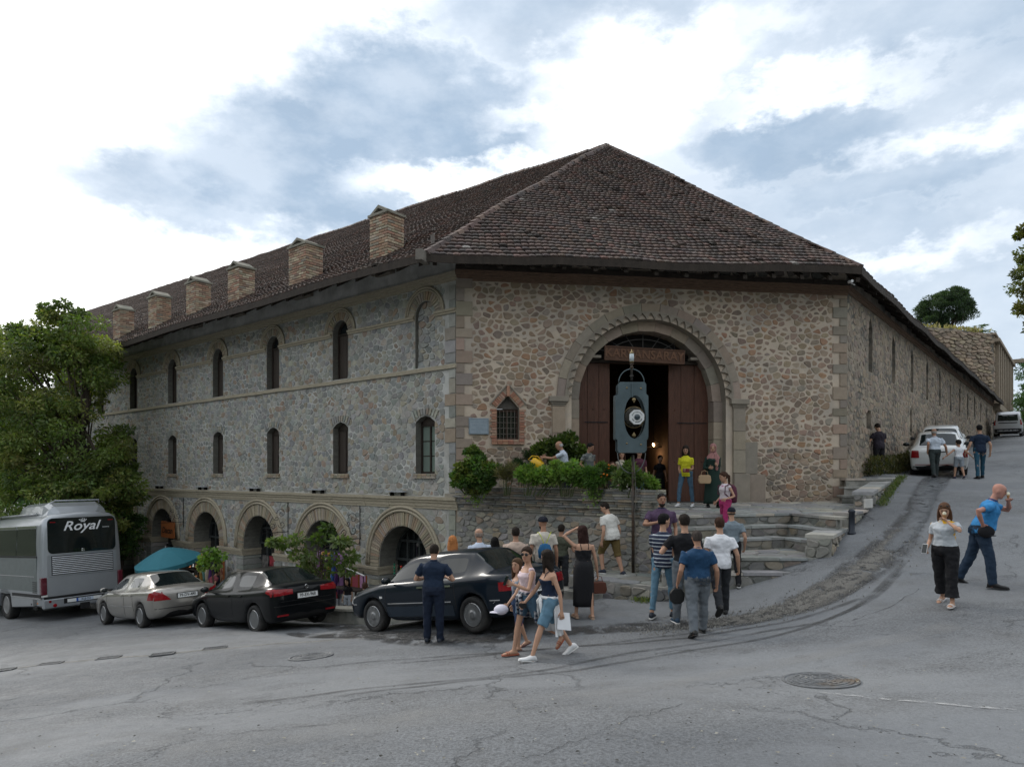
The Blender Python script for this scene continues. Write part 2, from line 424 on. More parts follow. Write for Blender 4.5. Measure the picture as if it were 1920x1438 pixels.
def tps_fit(c):
 c = np.array(c); n = len(c); x = c[:, :2] / 20
 d = np.linalg.norm(x[:, None] - x[None], axis=2); K = np.where(d > 0, d * d * np.log(d + 1e-12), 0) + np.eye(n) * 2e-4
 Pm = np.hstack([np.ones((n, 1)), x]); A = np.vstack([np.hstack([K, Pm]), np.hstack([Pm.T, np.zeros((3, 3))])])
 w = np.linalg.solve(A, np.concatenate([c[:, 2], np.zeros(3)])); return x, w
_tx, _tw = tps_fit(CTRL)
def ground_np(X, Y):
 X = np.asarray(X, float); Y = np.asarray(Y, float); sh = X.shape
 q = np.stack([np.clip(X.ravel(), -45, 62), np.clip(Y.ravel(), -5, 82)], 1) / 20
 d = np.linalg.norm(q[:, None] - _tx[None], axis=2); U = np.where(d > 0, d * d * np.log(d + 1e-12), 0)
 z = U @ _tw[:-3] + _tw[-3] + q @ _tw[-2:]
 return np.clip(z, -7.5, 5.5).reshape(sh)
def gz(x, y): return float(ground_np([x], [y])[0])
def gp(px, py):
 """the point of the ground that shows at a photograph pixel"""
 r = (py - 888) / F; a = (px - 960) / F; lo = None
 ys = np.arange(3, 75, .05); z = ground_np(a * ys, ys); diff = z + r * ys
 i = int(np.argmax(diff > 0)); y = ys[i]
 if i > 0: y = ys[i - 1] + .05 * (-diff[i - 1]) / (diff[i] - diff[i - 1] + 1e-9)
 return Vector((a * y, y, gz(a * y, y)))
W2 = FP.p(6.0, 0); W3 = Vector((2.65, 17.4, 0))
TERR = [(P1.x, P1.y), (W2.x, W2.y), (3.0, 13.9), (5.9, 13.75), (6.35, 14.2), (8.0, 16.0), (11.1, 20.2), (P2.x + .1, P2.y + .3)]
BUILD = [(P1.x + .3, P1.y + .5), (P2.x - .3, P2.y + .4), tuple((P2 + dR * 44 - nR * .5)[:]), tuple((P2 + dR * 44 - nR * 25)[:]), tuple((P1 + dL * 40 - nL * 12)[:]), tuple((P1 + dL * 40 - nL * 1.4)[:]), tuple((P1 + dL * 1 - nL * 1.4)[:])]
def shrink(poly, g):
 return inset(poly, g) if False else poly
def make_ground():
 def axis(lo, hi, a, b, fine):
  v = list(np.arange(a, b, fine)); s = fine; x = b
  while x < hi: v.append(x); s *= 1.13; x += s
  v.append(hi); s = fine; x = a - fine
  while x > lo: v.insert(0, x); s *= 1.13; x -= s
  v.insert(0, lo); return np.array(v)
 xs = axis(-1200, 1200, -17, 17, .2); ys = axis(-400, 1800, 4, 26, .2)
 X, Y = np.meshgrid(xs, ys); Z = np.zeros_like(X)
 for j in range(len(ys)): Z[j] = ground_np(X[j], Y[j])
 Z += .012 * np.sin(X * 1.7 + .6 * np.sin(Y * 1.1)) * np.sin(Y * 1.3 + 1) + .006 * np.sin(X * 4.1 + 2 * np.sin(Y * 2.3)) * np.sin(Y * 3.7)
 for j in range(len(ys)):
  if not (12 < ys[j] < 90): continue
  for i in range(len(xs)):
   x, y = X[j, i], Y[j, i]
   if in_poly(x, y, TERR): Z[j, i] = min(Z[j, i], -2.6) if x < 5 else min(Z[j, i] - .9, -1.9)
   elif in_poly(x, y, BUILD): Z[j, i] = -5.5
 nx = len(xs); V = np.stack([X.ravel(), Y.ravel(), Z.ravel()], 1)
 fs = [(j * nx + i, j * nx + i + 1, (j + 1) * nx + i + 1, (j + 1) * nx + i) for j in range(len(ys) - 1) for i in range(nx - 1)]
 m = asphalt()
 g = obj('road', new_mesh('road', V, fs, [m], smooth=True), None, kind='structure')
 return g
def asphalt():
 m = bpy.data.materials.new('asphalt'); m.use_nodes = True; nt = m.node_tree; L = nt.links.new; b = nt.nodes['Principled BSDF']
 tc = N(nt, 'ShaderNodeTexCoord'); V = tc.outputs['Object']
 def nz(s, d=5, r=.6, st=(1, 1, 1)):
  mp = N(nt, 'ShaderNodeMapping'); mp.inputs['Scale'].default_value = st; L(V, mp.inputs['Vector'])
  n = N(nt, 'ShaderNodeTexNoise', ins={'Scale': s, 'Detail': d, 'Roughness': r}); L(mp.outputs[0], n.inputs['Vector']); return n.outputs['Fac']
 def mr(v, a, c, lo=0, hi=1):
  n = N(nt, 'ShaderNodeMapRange'); L(v, n.inputs['Value'])
  for k, x in zip(('From Min', 'From Max', 'To Min', 'To Max'), (a, c, lo, hi)): n.inputs[k].default_value = x
  return n.outputs[0]
 def mix(f, a, c):
  n = N(nt, 'ShaderNodeMix', data_type='RGBA')
  if hasattr(f, 'links'): L(f, n.inputs['Factor'])
  else: n.inputs['Factor'].default_value = f
  for s, v in (('A', a), ('B', c)):
   if hasattr(v, 'links'): L(v, n.inputs[s])
   else: n.inputs[s].default_value = (*v, 1)
  return n.outputs['Result']
 def mul(a, c):
  n = N(nt, 'ShaderNodeMath', operation='MULTIPLY')
  for i, v in enumerate((a, c)):
   if hasattr(v, 'links'): L(v, n.inputs[i])
   else: n.inputs[i].default_value = v
  return n.outputs[0]
 base = mix(mr(nz(.35, 6, .6), .38, .62), (.150, .159, .170), (.192, .202, .212))
 bands = mr(nz(.16, 4, .5, (.35, 1.6, 1)), .47, .56)
 base = mix(mul(bands, .55), base, (.22, .226, .23))
 base = mix(mul(mr(nz(1.3, 6, .65), .52, .72), .5), base, (.125, .124, .122))
 grit = nz(38, 4, .75); rgh = mr(nz(.22, 5, .6, (.5, 1.5, 1)), .46, .54); g2 = nz(13, 5, .75); base = mix(mul(mr(g2, .52, .66), mr(rgh, 0, 1, .15, .5)), base, (.055, .056, .058)); base = mix(mul(mr(grit, .40, .62), mr(rgh, 0, 1, .35, 1)), base, mix(.62, base, (.03, .03, .03)))
 speck = mr(nz(120, 1, .5), .70, .78); base = mix(mul(speck, .5), base, (.42, .41, .39))
 wn = N(nt, 'ShaderNodeTexNoise', ins={'Scale': 1.2, 'Detail': 6.0, 'Roughness': .65}); L(V, wn.inputs['Vector'])
 va = N(nt, 'ShaderNodeVectorMath', operation='MULTIPLY_ADD'); L(wn.outputs['Color'], va.inputs[0]); va.inputs[1].default_value = (1.6, 1.6, 0); L(V, va.inputs[2])
 vo = N(nt, 'ShaderNodeTexVoronoi', feature='DISTANCE_TO_EDGE'); vo.inputs['Scale'].default_value = .28; L(va.outputs[0], vo.inputs['Vector'])
 ck = mr(vo.outputs['Distance'], .0, .009, 1, 0); ck = mul(ck, mr(nz(.45, 3), .47, .56))
 vo2 = N(nt, 'ShaderNodeTexVoronoi', feature='DISTANCE_TO_EDGE'); vo2.inputs['Scale'].default_value = 2.2; L(va.outputs[0], vo2.inputs['Vector'])
 ck2 = mr(vo2.outputs['Distance'], .0, .022, 1, 0); ck2 = mul(ck2, mr(nz(.5, 3, .5, (1, 1.7, 1)), .60, .67))
 cr = N(nt, 'ShaderNodeMath', operation='MAXIMUM'); L(ck, cr.inputs[0]); L(ck2, cr.inputs[1])
 base = mix(mul(cr.outputs[0], .33), base, (.03, .03, .03))
 L(base, b.inputs['Base Color'])
 L(mr(nz(3, 3), .3, .7, .62, .85), b.inputs['Roughness']); b.inputs['Specular IOR Level'].default_value = .35
 h = N(nt, 'ShaderNodeMath', operation='SUBTRACT'); L(grit, h.inputs[0]); L(mul(cr.outputs[0], 1.5), h.inputs[1])
 bp = N(nt, 'ShaderNodeBump', ins={'Strength': .8, 'Distance': .02}); L(h.outputs[0], bp.inputs['Height']); L(bp.outputs[0], b.inputs['Normal'])
 return m
make_ground()
def sky_block_hills():
 'unseen wooded hills, added to block low sky and darken reflections'
 n = 90; V = []; fs = []; R_ = (75, 95, 120, 150, 190, 260)  # terrain out of view, added to cut off light from the low sky
 for i in range(n + 1):
  a = math.radians(38 - 262 * i / n) ; f = min(1, i / 9, (n - i) / 12)
  for k, r in enumerate(R_):
   h = -6 + f * (0, 9, 26, 44, 58, 66)[k] * (.85 + .25 * math.sin(i * .31 + k) + .10 * math.sin(i * .9 + 2 * k)); V.append((r * math.cos(a), r * math.sin(a), h))
 for i in range(n):
  for k in range(5): o = i * 6 + k; fs.append((o, o + 6, o + 7, o + 1))
 obj('sky_block_hills', new_mesh('sky_block_hills', V, fs, [mat('sky_block_green', (.05, .065, .035), .95, var=.5, vscale=.08, col2=(.09, .10, .06), c2scale=.05)], smooth=True), None, kind='structure')
sky_block_hills()
def decal_mat(name, col, scale=3.0, lo=.4, hi=.6, rough=.6, st=(1, 1, 1), bump=.0, dens=1.0, edge=True):
 """thin worn film on the ground; eaten away by noise"""
 m = bpy.data.materials.new(name); m.use_nodes = True; nt = m.node_tree; L = nt.links.new; b = nt.nodes['Principled BSDF']
 b.inputs['Base Color'].default_value = (*col, 1); b.inputs['Roughness'].default_value = rough
 tc = N(nt, 'ShaderNodeTexCoord'); mp = N(nt, 'ShaderNodeMapping'); mp.inputs['Scale'].default_value = st; L(tc.outputs['Object'], mp.inputs['Vector'])
 n = N(nt, 'ShaderNodeTexNoise', ins={'Scale': scale, 'Detail': 7.0, 'Roughness': .7}); L(mp.outputs[0], n.inputs['Vector'])
 mr = N(nt, 'ShaderNodeMapRange'); L(n.outputs['Fac'], mr.inputs['Value'])
 for k, x in zip(('From Min', 'From Max', 'To Min', 'To Max'), (lo, hi, 0, dens)): mr.inputs[k].default_value = x
 f = mr.outputs[0]
 a = N(nt, 'ShaderNodeAttribute', attribute_name='edge')
 if edge:
  mm = N(nt, 'ShaderNodeMath', operation='MULTIPLY'); L(f, mm.inputs[0]); L(a.outputs['Fac'], mm.inputs[1]); f = mm.outputs[0]
 L(f, b.inputs['Alpha'])
 if bump:
  n3 = N(nt, 'ShaderNodeTexNoise', ins={'Scale': 14.0, 'Detail': 6.0, 'Roughness': .65}); L(tc.outputs['Object'], n3.inputs['Vector'])
  bp = N(nt, 'ShaderNodeBump', ins={'Strength': bump, 'Distance': .03}); L(n3.outputs['Fac'], bp.inputs['Height']); L(bp.outputs[0], b.inputs['Normal'])
 return m
def ribbon(name, pts, widths, m, lift=.006, n=60, cross=6, **props):
 """a strip lying on the road along ground points"""
 pts = [Vector(p).to_2d() for p in pts]; P = []; Wd = []
 for i in range(n + 1):
  t = i / n * (len(pts) - 1); k = min(int(t), len(pts) - 2); f = t - k
  a = pts[max(k - 1, 0)]; b = pts[k]; c = pts[k + 1]; d = pts[min(k + 2, len(pts) - 1)]
  P.append(.5 * ((2 * b) + (c - a) * f + (2 * a - 5 * b + 4 * c - d) * f * f + (-a + 3 * b - 3 * c + d) * f ** 3))
  Wd.append(widths[k] + (widths[k + 1] - widths[k]) * f if hasattr(widths, '__len__') else widths)
 V = []; E = []
 for i, p in enumerate(P):
  t = (P[min(i + 1, n)] - P[max(i - 1, 0)]).normalized(); nn = Vector((-t.y, t.x))
  for j in range(cross + 1):
   s = j / cross * 2 - 1; q = p + nn * s * Wd[i] / 2; V.append((q.x, q.y)); E.append((1 - abs(s) ** 3) * min(1, i / 3, (n - i) / 3))
 A = np.array(V); Z = ground_np(A[:, 0], A[:, 1]) + lift + .012 * np.sin(A[:, 0] * 1.7 + .6 * np.sin(A[:, 1] * 1.1)) * np.sin(A[:, 1] * 1.3 + 1) + .006 * np.sin(A[:, 0] * 4.1 + 2 * np.sin(A[:, 1] * 2.3)) * np.sin(A[:, 1] * 3.7)
 fs = [(i * (cross + 1) + j, i * (cross + 1) + j + 1, (i + 1) * (cross + 1) + j + 1, (i + 1) * (cross + 1) + j) for i in range(n) for j in range(cross)]
 me = new_mesh(name, np.column_stack([A, Z]), fs, [m], smooth=True)
 at = me.attributes.new('edge', 'FLOAT', 'POINT'); at.data.foreach_set('value', np.array(E, dtype=np.float32))
 return obj(name, me, None, **props)
def road_marks():
 wet = decal_mat('wet_silt', (.05, .05, .05), 2.6, .40, .53, .28, bump=1.0, st=(1.4, .8, 1))
 grit = decal_mat('washed_grit', (.145, .137, .122), 6, .40, .52, .8, bump=1.0)
 tyre = decal_mat('tyre_rubber', (.055, .055, .055), 2.2, .30, .58, .6, dens=.55)
 dust = decal_mat('pale_dust', (.27, .27, .265), 1.4, .35, .7, .85, dens=.45)
 water = decal_mat('running_water', (.12, .13, .14), 3.2, .36, .46, .08, bump=1.0, dens=.95)
 path = [(1765, 888), (1742, 915), (1722, 950), (1700, 990), (1640, 1050), (1560, 1105), (1450, 1150), (1300, 1172), (1150, 1178), (1000, 1188)]
 ribbon('wet_gutter', [gp(*p) for p in path], [.7, .6, .6, .7, .95, .9, .65, .5, .7, .9], wet, .008, 110, 8, kind='structure')
 ribbon('washed_grit', [gp(*p) for p in path[3:8]], [.3, .5, .9, .9, .4], grit, .014, 70, 8, kind='structure')
 ribbon('running_water', [gp(*p) for p in [(1772, 884), (1752, 905), (1733, 930), (1725, 960), (1700, 1000), (1665, 1035)]], [.5, .8, .7, .5, .45, .3], water, .02, 70, 8, kind='structure')
 ribbon('running_water', [gp(*p) for p in [(1812, 868), (1790, 885), (1762, 900), (1740, 925)]], [.15, .3, .5, .4], water, .024, 40, 6, kind='structure')
 ribbon('wet_patch', [gp(*p) for p in [(990, 1188), (880, 1195), (790, 1197), (700, 1190), (590, 1192), (545, 1186)]], [1.3, 1.5, 1.2, .9, .6, .3], wet, .018, 60, 8, kind='structure')
 ribbon('wet_patch', [gp(*p) for p in [(720, 1180), (640, 1174), (560, 1172)]], [1.6, 1.2, .5], wet, .011, 40, 8, kind='structure')
 for a in ([(1700, 1050), (1640, 1110), (1560, 1160), (1400, 1190), (1200, 1222), (960, 1265), (700, 1290), (450, 1318)],
              [(1690, 1070), (1630, 1125), (1500, 1180), (1300, 1218), (1100, 1253), (900, 1275), (620, 1308)],
              [(1640, 1080), (1560, 1130), (1430, 1165), (1250, 1192), (1060, 1215), (800, 1232), (560, 1256)],
              [(1620, 1120), (1500, 1160), (1350, 1186), (1160, 1208), (980, 1220), (740, 1245)]):
  ribbon('tyre_mark', [gp(*p) for p in a], .13, tyre, .007 + .001 * random.random(), 90, 4, kind='structure')
 for a, w in (([(700, 1352), (960, 1312), (1250, 1283), (1500, 1236), (1800, 1170)], .45), ([(300, 1420), (620, 1370), (960, 1330), (1330, 1285)], .8), ([(0, 1240), (240, 1215), (480, 1205), (760, 1190)], .9)):
  ribbon('dust_band', [gp(*p) for p in a], w, dust, .005, 80, 6, kind='structure')
 ribbon('worn_paint_line', [gp(*p) for p in [(1520, 1297), (1650, 1310), (1780, 1322), (1910, 1332)]], .09, decal_mat('worn_paint', (.45, .45, .44), 7, .46, .56, .7, dens=.6), .009, 80, 3, kind='structure')
 ribbon('worn_paint_line', [gp(*p) for p in [(1800, 862), (1850, 850), (1900, 840)]], .12, decal_mat('worn_paint_far', (.5, .5, .49), 2, .3, .5, .7, dens=.7), .012, 30, 3, kind='structure')
 crack = decal_mat('crack', (.03, .03, .03), 4, .38, .55, .9, dens=.8, edge=False)
 rnd = random.Random(5)
 for a in ([(955, 1430), (1060, 1400), (1130, 1372), (1185, 1345), (1230, 1335), (1290, 1318)], [(380, 1385), (480, 1372), (620, 1358), (700, 1338)],
              [(1600, 1165), (1665, 1138), (1735, 1100)], [(0, 1330), (90, 1322), (160, 1308)], [(1890, 1140), (1920, 1143)]):
  P = []
  for i in range(len(a) - 1):
   for k in range(8):
    t = k / 8; P.append(gp(a[i][0] + (a[i + 1][0] - a[i][0]) * t, a[i][1] + (a[i + 1][1] - a[i][1]) * t) + Vector((rnd.uniform(-.02, .02), rnd.uniform(-.035, .035), 0)))
  ribbon('crack', P, [rnd.uniform(.004, .013) for _ in P], crack, .007, len(P) * 3, 2, kind='structure')
 iron = mat('cast_iron', (.155, .16, .165), .65, var=.4, vscale=20, bump=.4, metal=.6, col2=(.16, .12, .08), c2lo=.55, c2hi=.7)
 conc = mat('channel_concrete', (.24, .235, .22), .85, var=.25, vscale=9, bump=.3)
 pts = [gp(*p) for p in [(-60, 1266), (60, 1249), (160, 1238), (310, 1225), (420, 1216), (500, 1209), (620, 1199), (700, 1193)]]
 ribbon('drain_kerb', pts, .16, conc, .004, 100, 4, kind='structure')
 ribbon('drain_slot', pts, .035, crack, .009, 100, 2, kind='structure')
 for (px, py) in ((5, 1257), (95, 1245), (204, 1234), (305, 1227), (403, 1216)):
  c = gp(px, py); q = gp(px + 30, py - 3.2); ux = (q - c).normalized(); uy = Vector((0, 0, 1)).cross(ux).normalized(); uz = ux.cross(uy)
  R = Matrix((ux, uy, uz)).transposed()
  t = place('drain_grate', {5: 'iron drain grate in the channel at the very left edge of the square', 95: 'iron drain grate in the channel in front of the coach', 204: 'iron drain grate in the channel below the silver saloon car', 305: 'squarish iron drain grate standing out in the middle of the channel', 403: 'iron drain grate in the channel below the black saloon car'}[px], 'drain grate', c, group='iron grates in the drain channel')
  mb = MB(); l, w = .42, .17
  for s in (-1, 1): mb.box(c + uy * s * w / 2 + uz * .018, (l, .02, .02), R); mb.box(c + ux * s * l / 2 + uz * .018, (.02, w, .02), R)
  mb.build('frame', iron, t)
  mb = MB()
  for i in range(1, 9): mb.box(c + ux * (i / 9 - .5) * l + uz * .014, (.018, w - .02, .014), R)
  mb.build('bar', iron, t, kind='stuff')
  mb = MB(); mb.box(c + uz * .006, (l, w, .004), R); mb.build('pit', mat('pit_shade', (.05, .05, .05), .9, var=0), t)  # flat dark sheet; shade below the bars is put into its colour
 for (px, py, r, lab) in ((1538, 1276, .40, 'large round iron manhole cover with a raised rim on the right of the square'), (583, 1231, .36, 'round iron manhole cover worn flush into the asphalt below the dark cars')):
  c = gp(px, py); q = gp(px + 40, py); r2 = gp(px, py - 8)
  ux = (q - c).normalized(); uy = (r2 - c).normalized(); uz = ux.cross(uy).normalized()
  t = place('manhole_cover', lab, 'manhole cover', c)
  mb = MB(); mb.lathe(c, [(r, -.01), (r, .016), (r - .03, .020), (r - .045, .004), (r - .05, -.01)], uz, 40); mb.build('rim', iron, t)
  mb = MB(); mb.lathe(c, [(r - .06, -.01), (r - .06, .014), (.01, .014)], uz, 40)
  for k in range(4):
   rr = (r - .09) * (k + 1) / 4.5
   mb.lathe(c, [(rr, .012), (rr, .020), (rr + .022, .020), (rr + .022, .012)], uz, 32)
  for k in range(16):
   a = k * math.pi / 8; dd = ux * math.cos(a) + uy * math.sin(a); mb.tube([c + dd * .1 + uz * .014, c + dd * (r - .08) + uz * .014], .007, 4)
  mb.build('lid', iron, t)
road_marks()
# ================================================================ the caravanserai
M_mortar_grey = mat('grey_mortar', (.47, .465, .435), .9, var=.22, vscale=2.5, bump=.5, bscale=40, col2=(.36, .35, .32), c2scale=1.2)
M_mortar_warm = mat('warm_mortar', (.51, .425, .335), .9, var=.14, vscale=2.2, bump=.5, bscale=40, col2=(.41, .355, .295), c2scale=1.0)
M_mortar_dark = mat('dark_mortar', (.30, .255, .20), .9, var=.3, vscale=2.2, bump=.5, bscale=40, col2=(.12, .115, .10), c2scale=1.3)
M_stone = mat('stone', rough=.85, attr=True, var=.22, vscale=9, bump=.45, bscale=26)
M_stone_worn = mat('stone_stained', rough=.85, attr=True, var=.35, vscale=5, bump=.5, bscale=22, col2=(.13, .13, .115), c2scale=1.6, c2lo=.5, c2hi=.72)
M_brick = mat('brick', rough=.85, attr=True, var=.2, vscale=14, bump=.4, bscale=40)
M_cut = mat('cut_stone', (.27, .235, .19), .8, var=.18, vscale=4, bump=.3, bscale=20, col2=(.21, .185, .15), c2scale=2.0)
M_cutA = mat('cut_stone_blocks', rough=.8, attr=True, var=.16, vscale=5, bump=.3, bscale=24)
M_tanbrick = mat('tan_brickwork', (.36, .315, .235), .85, var=.25, vscale=8, bump=.4, bscale=30, stretch=(1, 1, 6))
M_redbrick = mat('old_brickwork', (.17, .11, .075), .85, var=.4, vscale=6, bump=.5, bscale=30, stretch=(1, 1, 7))
M_timber = mat('dark_timber', (.035, .027, .021), .8, var=.4, vscale=7, bump=.3, stretch=(1, 1, .4))
M_door = mat('door_timber', (.080, .034, .021), .5, var=.35, vscale=5, bump=.35, bscale=18, stretch=(5, 5, .5), coat=.15)
M_shutter = mat('shutter_wood', (.055, .043, .035), .6, var=.3, vscale=5, stretch=(4, 4, .5))
M_dark = mat('dark_interior', (.012, .011, .010), .95, var=0)
M_glass = mat('dark_glass', (.012, .015, .016), .06, var=0, spec=.6)
M_iron = mat('black_iron', (.02, .02, .022), .5, var=.3, metal=.6)
M_tile = mat('roof_tile', rough=.8, attr=True, var=.22, vscale=12, bump=.5, bscale=30)
PAL_L = [(.245, .255, .25), (.21, .22, .22), (.28, .28, .265), (.285, .27, .235), (.20, .212, .218), (.25, .235, .205), (.235, .25, .255), (.32, .31, .28), (.25, .205, .17), (.26, .27, .26), (.285, .29, .285), (.27, .28, .285), (.23, .24, .245)]
PAL_F = [(.25, .19, .145), (.285, .215, .155), (.215, .175, .145), (.29, .235, .18), (.245, .22, .19), (.30, .185, .125), (.235, .185, .155), (.275, .205, .165), (.19, .16, .135), (.31, .26, .205), (.24, .20, .16), (.27, .22, .165), (.26, .20, .16)]
PAL_R = [(.27, .215, .16), (.30, .24, .18), (.235, .195, .155), (.22, .185, .15), (.31, .26, .20)]
PAL_T = [(.245, .235, .205), (.275, .245, .20), (.21, .205, .19), (.30, .27, .215), (.19, .19, .18), (.285, .23, .17), (.235, .23, .22)]
PAL_B = [(.32, .27, .195), (.28, .235, .17), (.35, .295, .22), (.30, .225, .155), (.26, .23, .18), (.335, .29, .235)]
PAL_CH = [(.34, .24, .165), (.38, .30, .21), (.29, .19, .13), (.33, .20, .14), (.24, .17, .125), (.42, .35, .26)]
PAL_RB = [(.34, .17, .115), (.38, .21, .14), (.30, .15, .10), (.36, .23, .165)]
PAL_Q = [(.29, .225, .17), (.25, .21, .165), (.31, .24, .185), (.24, .21, .175)]
PAL_A = [(.29, .24, .185), (.26, .225, .18), (.305, .245, .185), (.25, .215, .175)]
PAL_TILE = [(.074, .058, .052), (.084, .062, .054), (.060, .050, .047), (.092, .068, .059), (.068, .056, .052), (.100, .072, .062), (.052, .046, .044), (.086, .072, .065)]
PAL_L = [(a * 1.15, b * 1.11, c * 1.03) for a, b, c in PAL_L]; PAL_F = [(a * .95 + .035, b * .93 + .02, c * .9 + .01) for a, b, c in PAL_F]; PAL_TILE = [(a * 1.3, b * 1.22, c * 1.18) for a, b, c in PAL_TILE]
cv = place('caravanserai', 'long stone caravanserai with an arched gateway and a dark tiled hipped roof', 'building', (P2.x - 5, P2.y + 3, -1))
rb = random.Random(11)
def ring(fr, mb, cu, zs, r0, r1, d0, d1, a0=0.0, a1=math.pi, n=24, k=1.0):
 """a moulding swept round an arch: radius r0..r1, depth d0..d1"""
 rings = []
 for i in range(n + 1):
  a = a0 + (a1 - a0) * i / n; c, s_ = math.cos(a), math.sin(a) * k
  rings.append([fr.p(cu + r0 * c, zs + r0 * s_, d0), fr.p(cu + r1 * c, zs + r1 * s_, d0), fr.p(cu + r1 * c, zs + r1 * s_, d1), fr.p(cu + r0 * c, zs + r0 * s_, d1)])
 mb.loft(rings)
def roll(fr, mb, cu, zs, r, w, d, n=24, down=0.0):
 pts = []
 if down: pts.append(fr.p(cu + r, zs - down, d))
 pts += [fr.p(cu + r * math.cos(math.pi * i / n), zs + r * math.sin(math.pi * i / n), d) for i in range(n + 1)]
 if down: pts.append(fr.p(cu - r, zs - down, d))
 mb.tube(pts, w, 6)
def brick_piece(th, parent, m_, fr, quad, d0, d1, col, kind='brick', rest='brickwork'):
 a = [fr.p(q[0], q[1], d0) for q in quad]; b = [fr.p(q[0], q[1], d1) for q in quad]
 piece(th, kind, rest, parent, m_, a + b, [(3, 2, 1, 0), (4, 5, 6, 7), (0, 1, 5, 4), (1, 2, 6, 5), (2, 3, 7, 6), (3, 0, 4, 7)], col)
def voussoirs(th, parent, fr, cu, zs, r0, r1, d0, d1, n, pal, gap=.012, a0=0, a1=math.pi, kind='brick', m_=None, rest='brickwork', k=1.0):
 for i in range(n):
  b0 = a0 + (a1 - a0) * i / n; b1 = a0 + (a1 - a0) * (i + 1) / n; ga = gap / 2 / ((r0 + r1) / 2)
  q = [(cu + r * math.cos(a), zs + r * math.sin(a) * k) for r, a in ((r0, b0 + ga), (r1, b0 + ga), (r1, b1 - ga), (r0, b1 - ga))]
  j = rb.uniform(-.008, .008); brick_piece(th, parent, m_ or M_brick, fr, q, d0, d1 + j, pick(pal, rb), kind, rest)
NB = 8; SP = 3.87
UW = [1.2 + SP * k for k in range(NB)]; UA = [2.12 + SP * k for k in range(NB)]
LZ0 = -6.2; LTOP = 5.62; LLEN = 31.0
h_arch = [arch_pts(u, 1.05, -2.56, LZ0 + .4 if False else -6.0, 14) for u in UA]
h_mid = [[(u - .39, 0), (u + .39, 0), (u + .39, 1.45), (u + .2, 1.58), (u, 1.63), (u - .2, 1.58), (u - .39, 1.45)] for u in UW]
h_up = [arch_pts(u, .40, 4.44, 2.98, 10) for u in UW]
side = wall_mesh(FL, [(0, LZ0), (LLEN, LZ0), (LLEN, LTOP + .6), (0, LTOP + .6)], h_arch + h_mid + h_up, .85, 'side_wall', M_mortar_grey, mat('jamb_masonry', (.15, .145, .125), .9, var=.3, vscale=5, bump=.4, stretch=(1, 1, 3)), cv)
ring_holes = [arch_pts(u, 1.62, -2.56, -6.0, 14) for u in UA]
mid_holes = [[(u - .39, -.14), (u + .39, -.14), (u + .39, 1.45), (u + .2, 1.6), (u, 1.65), (u - .2, 1.6), (u - .39, 1.45)] for u in UW]
upn = [arch_pts(u, .42, 4.44, 2.9, 10) for u in UW]; upr = [arch_pts(u, .80, 4.44, 4.38, 12) for u in UW]
def lf(u0, u1, z0, z1, su, sz, holes, **k):
 stone_field(cv, side, FL, u0, u1, z0, z1, su, sz, .014, .012, PAL_L, M_stone, holes, rnd=rb, **k)
lf(.42, LLEN - 3, -.62, 2.84, .215, .175, mid_holes, jit=.40)
lf(.42, LLEN - 3, 2.96, 4.34, .215, .175, upn, jit=.40)
lf(.42, LLEN - 3, 4.46, 5.2, .21, .17, upn + upr, jit=.40)
lf(.35, LLEN - 3, -4.9, -.98, .23, .18, ring_holes, jit=.42)
z = -4.6
while z < 5.1:
 h = rb.uniform(.26, .42); l = .24 if int(z * 10) % 2 else .40
 brick_piece(cv, side, M_cutA, FL, [(.0, z), (l, z), (l, z + h - .025), (.0, z + h - .025)], -.02, .03, pick(PAL_L, rb), 'quoin', 'quoins'); z += h
arc = None
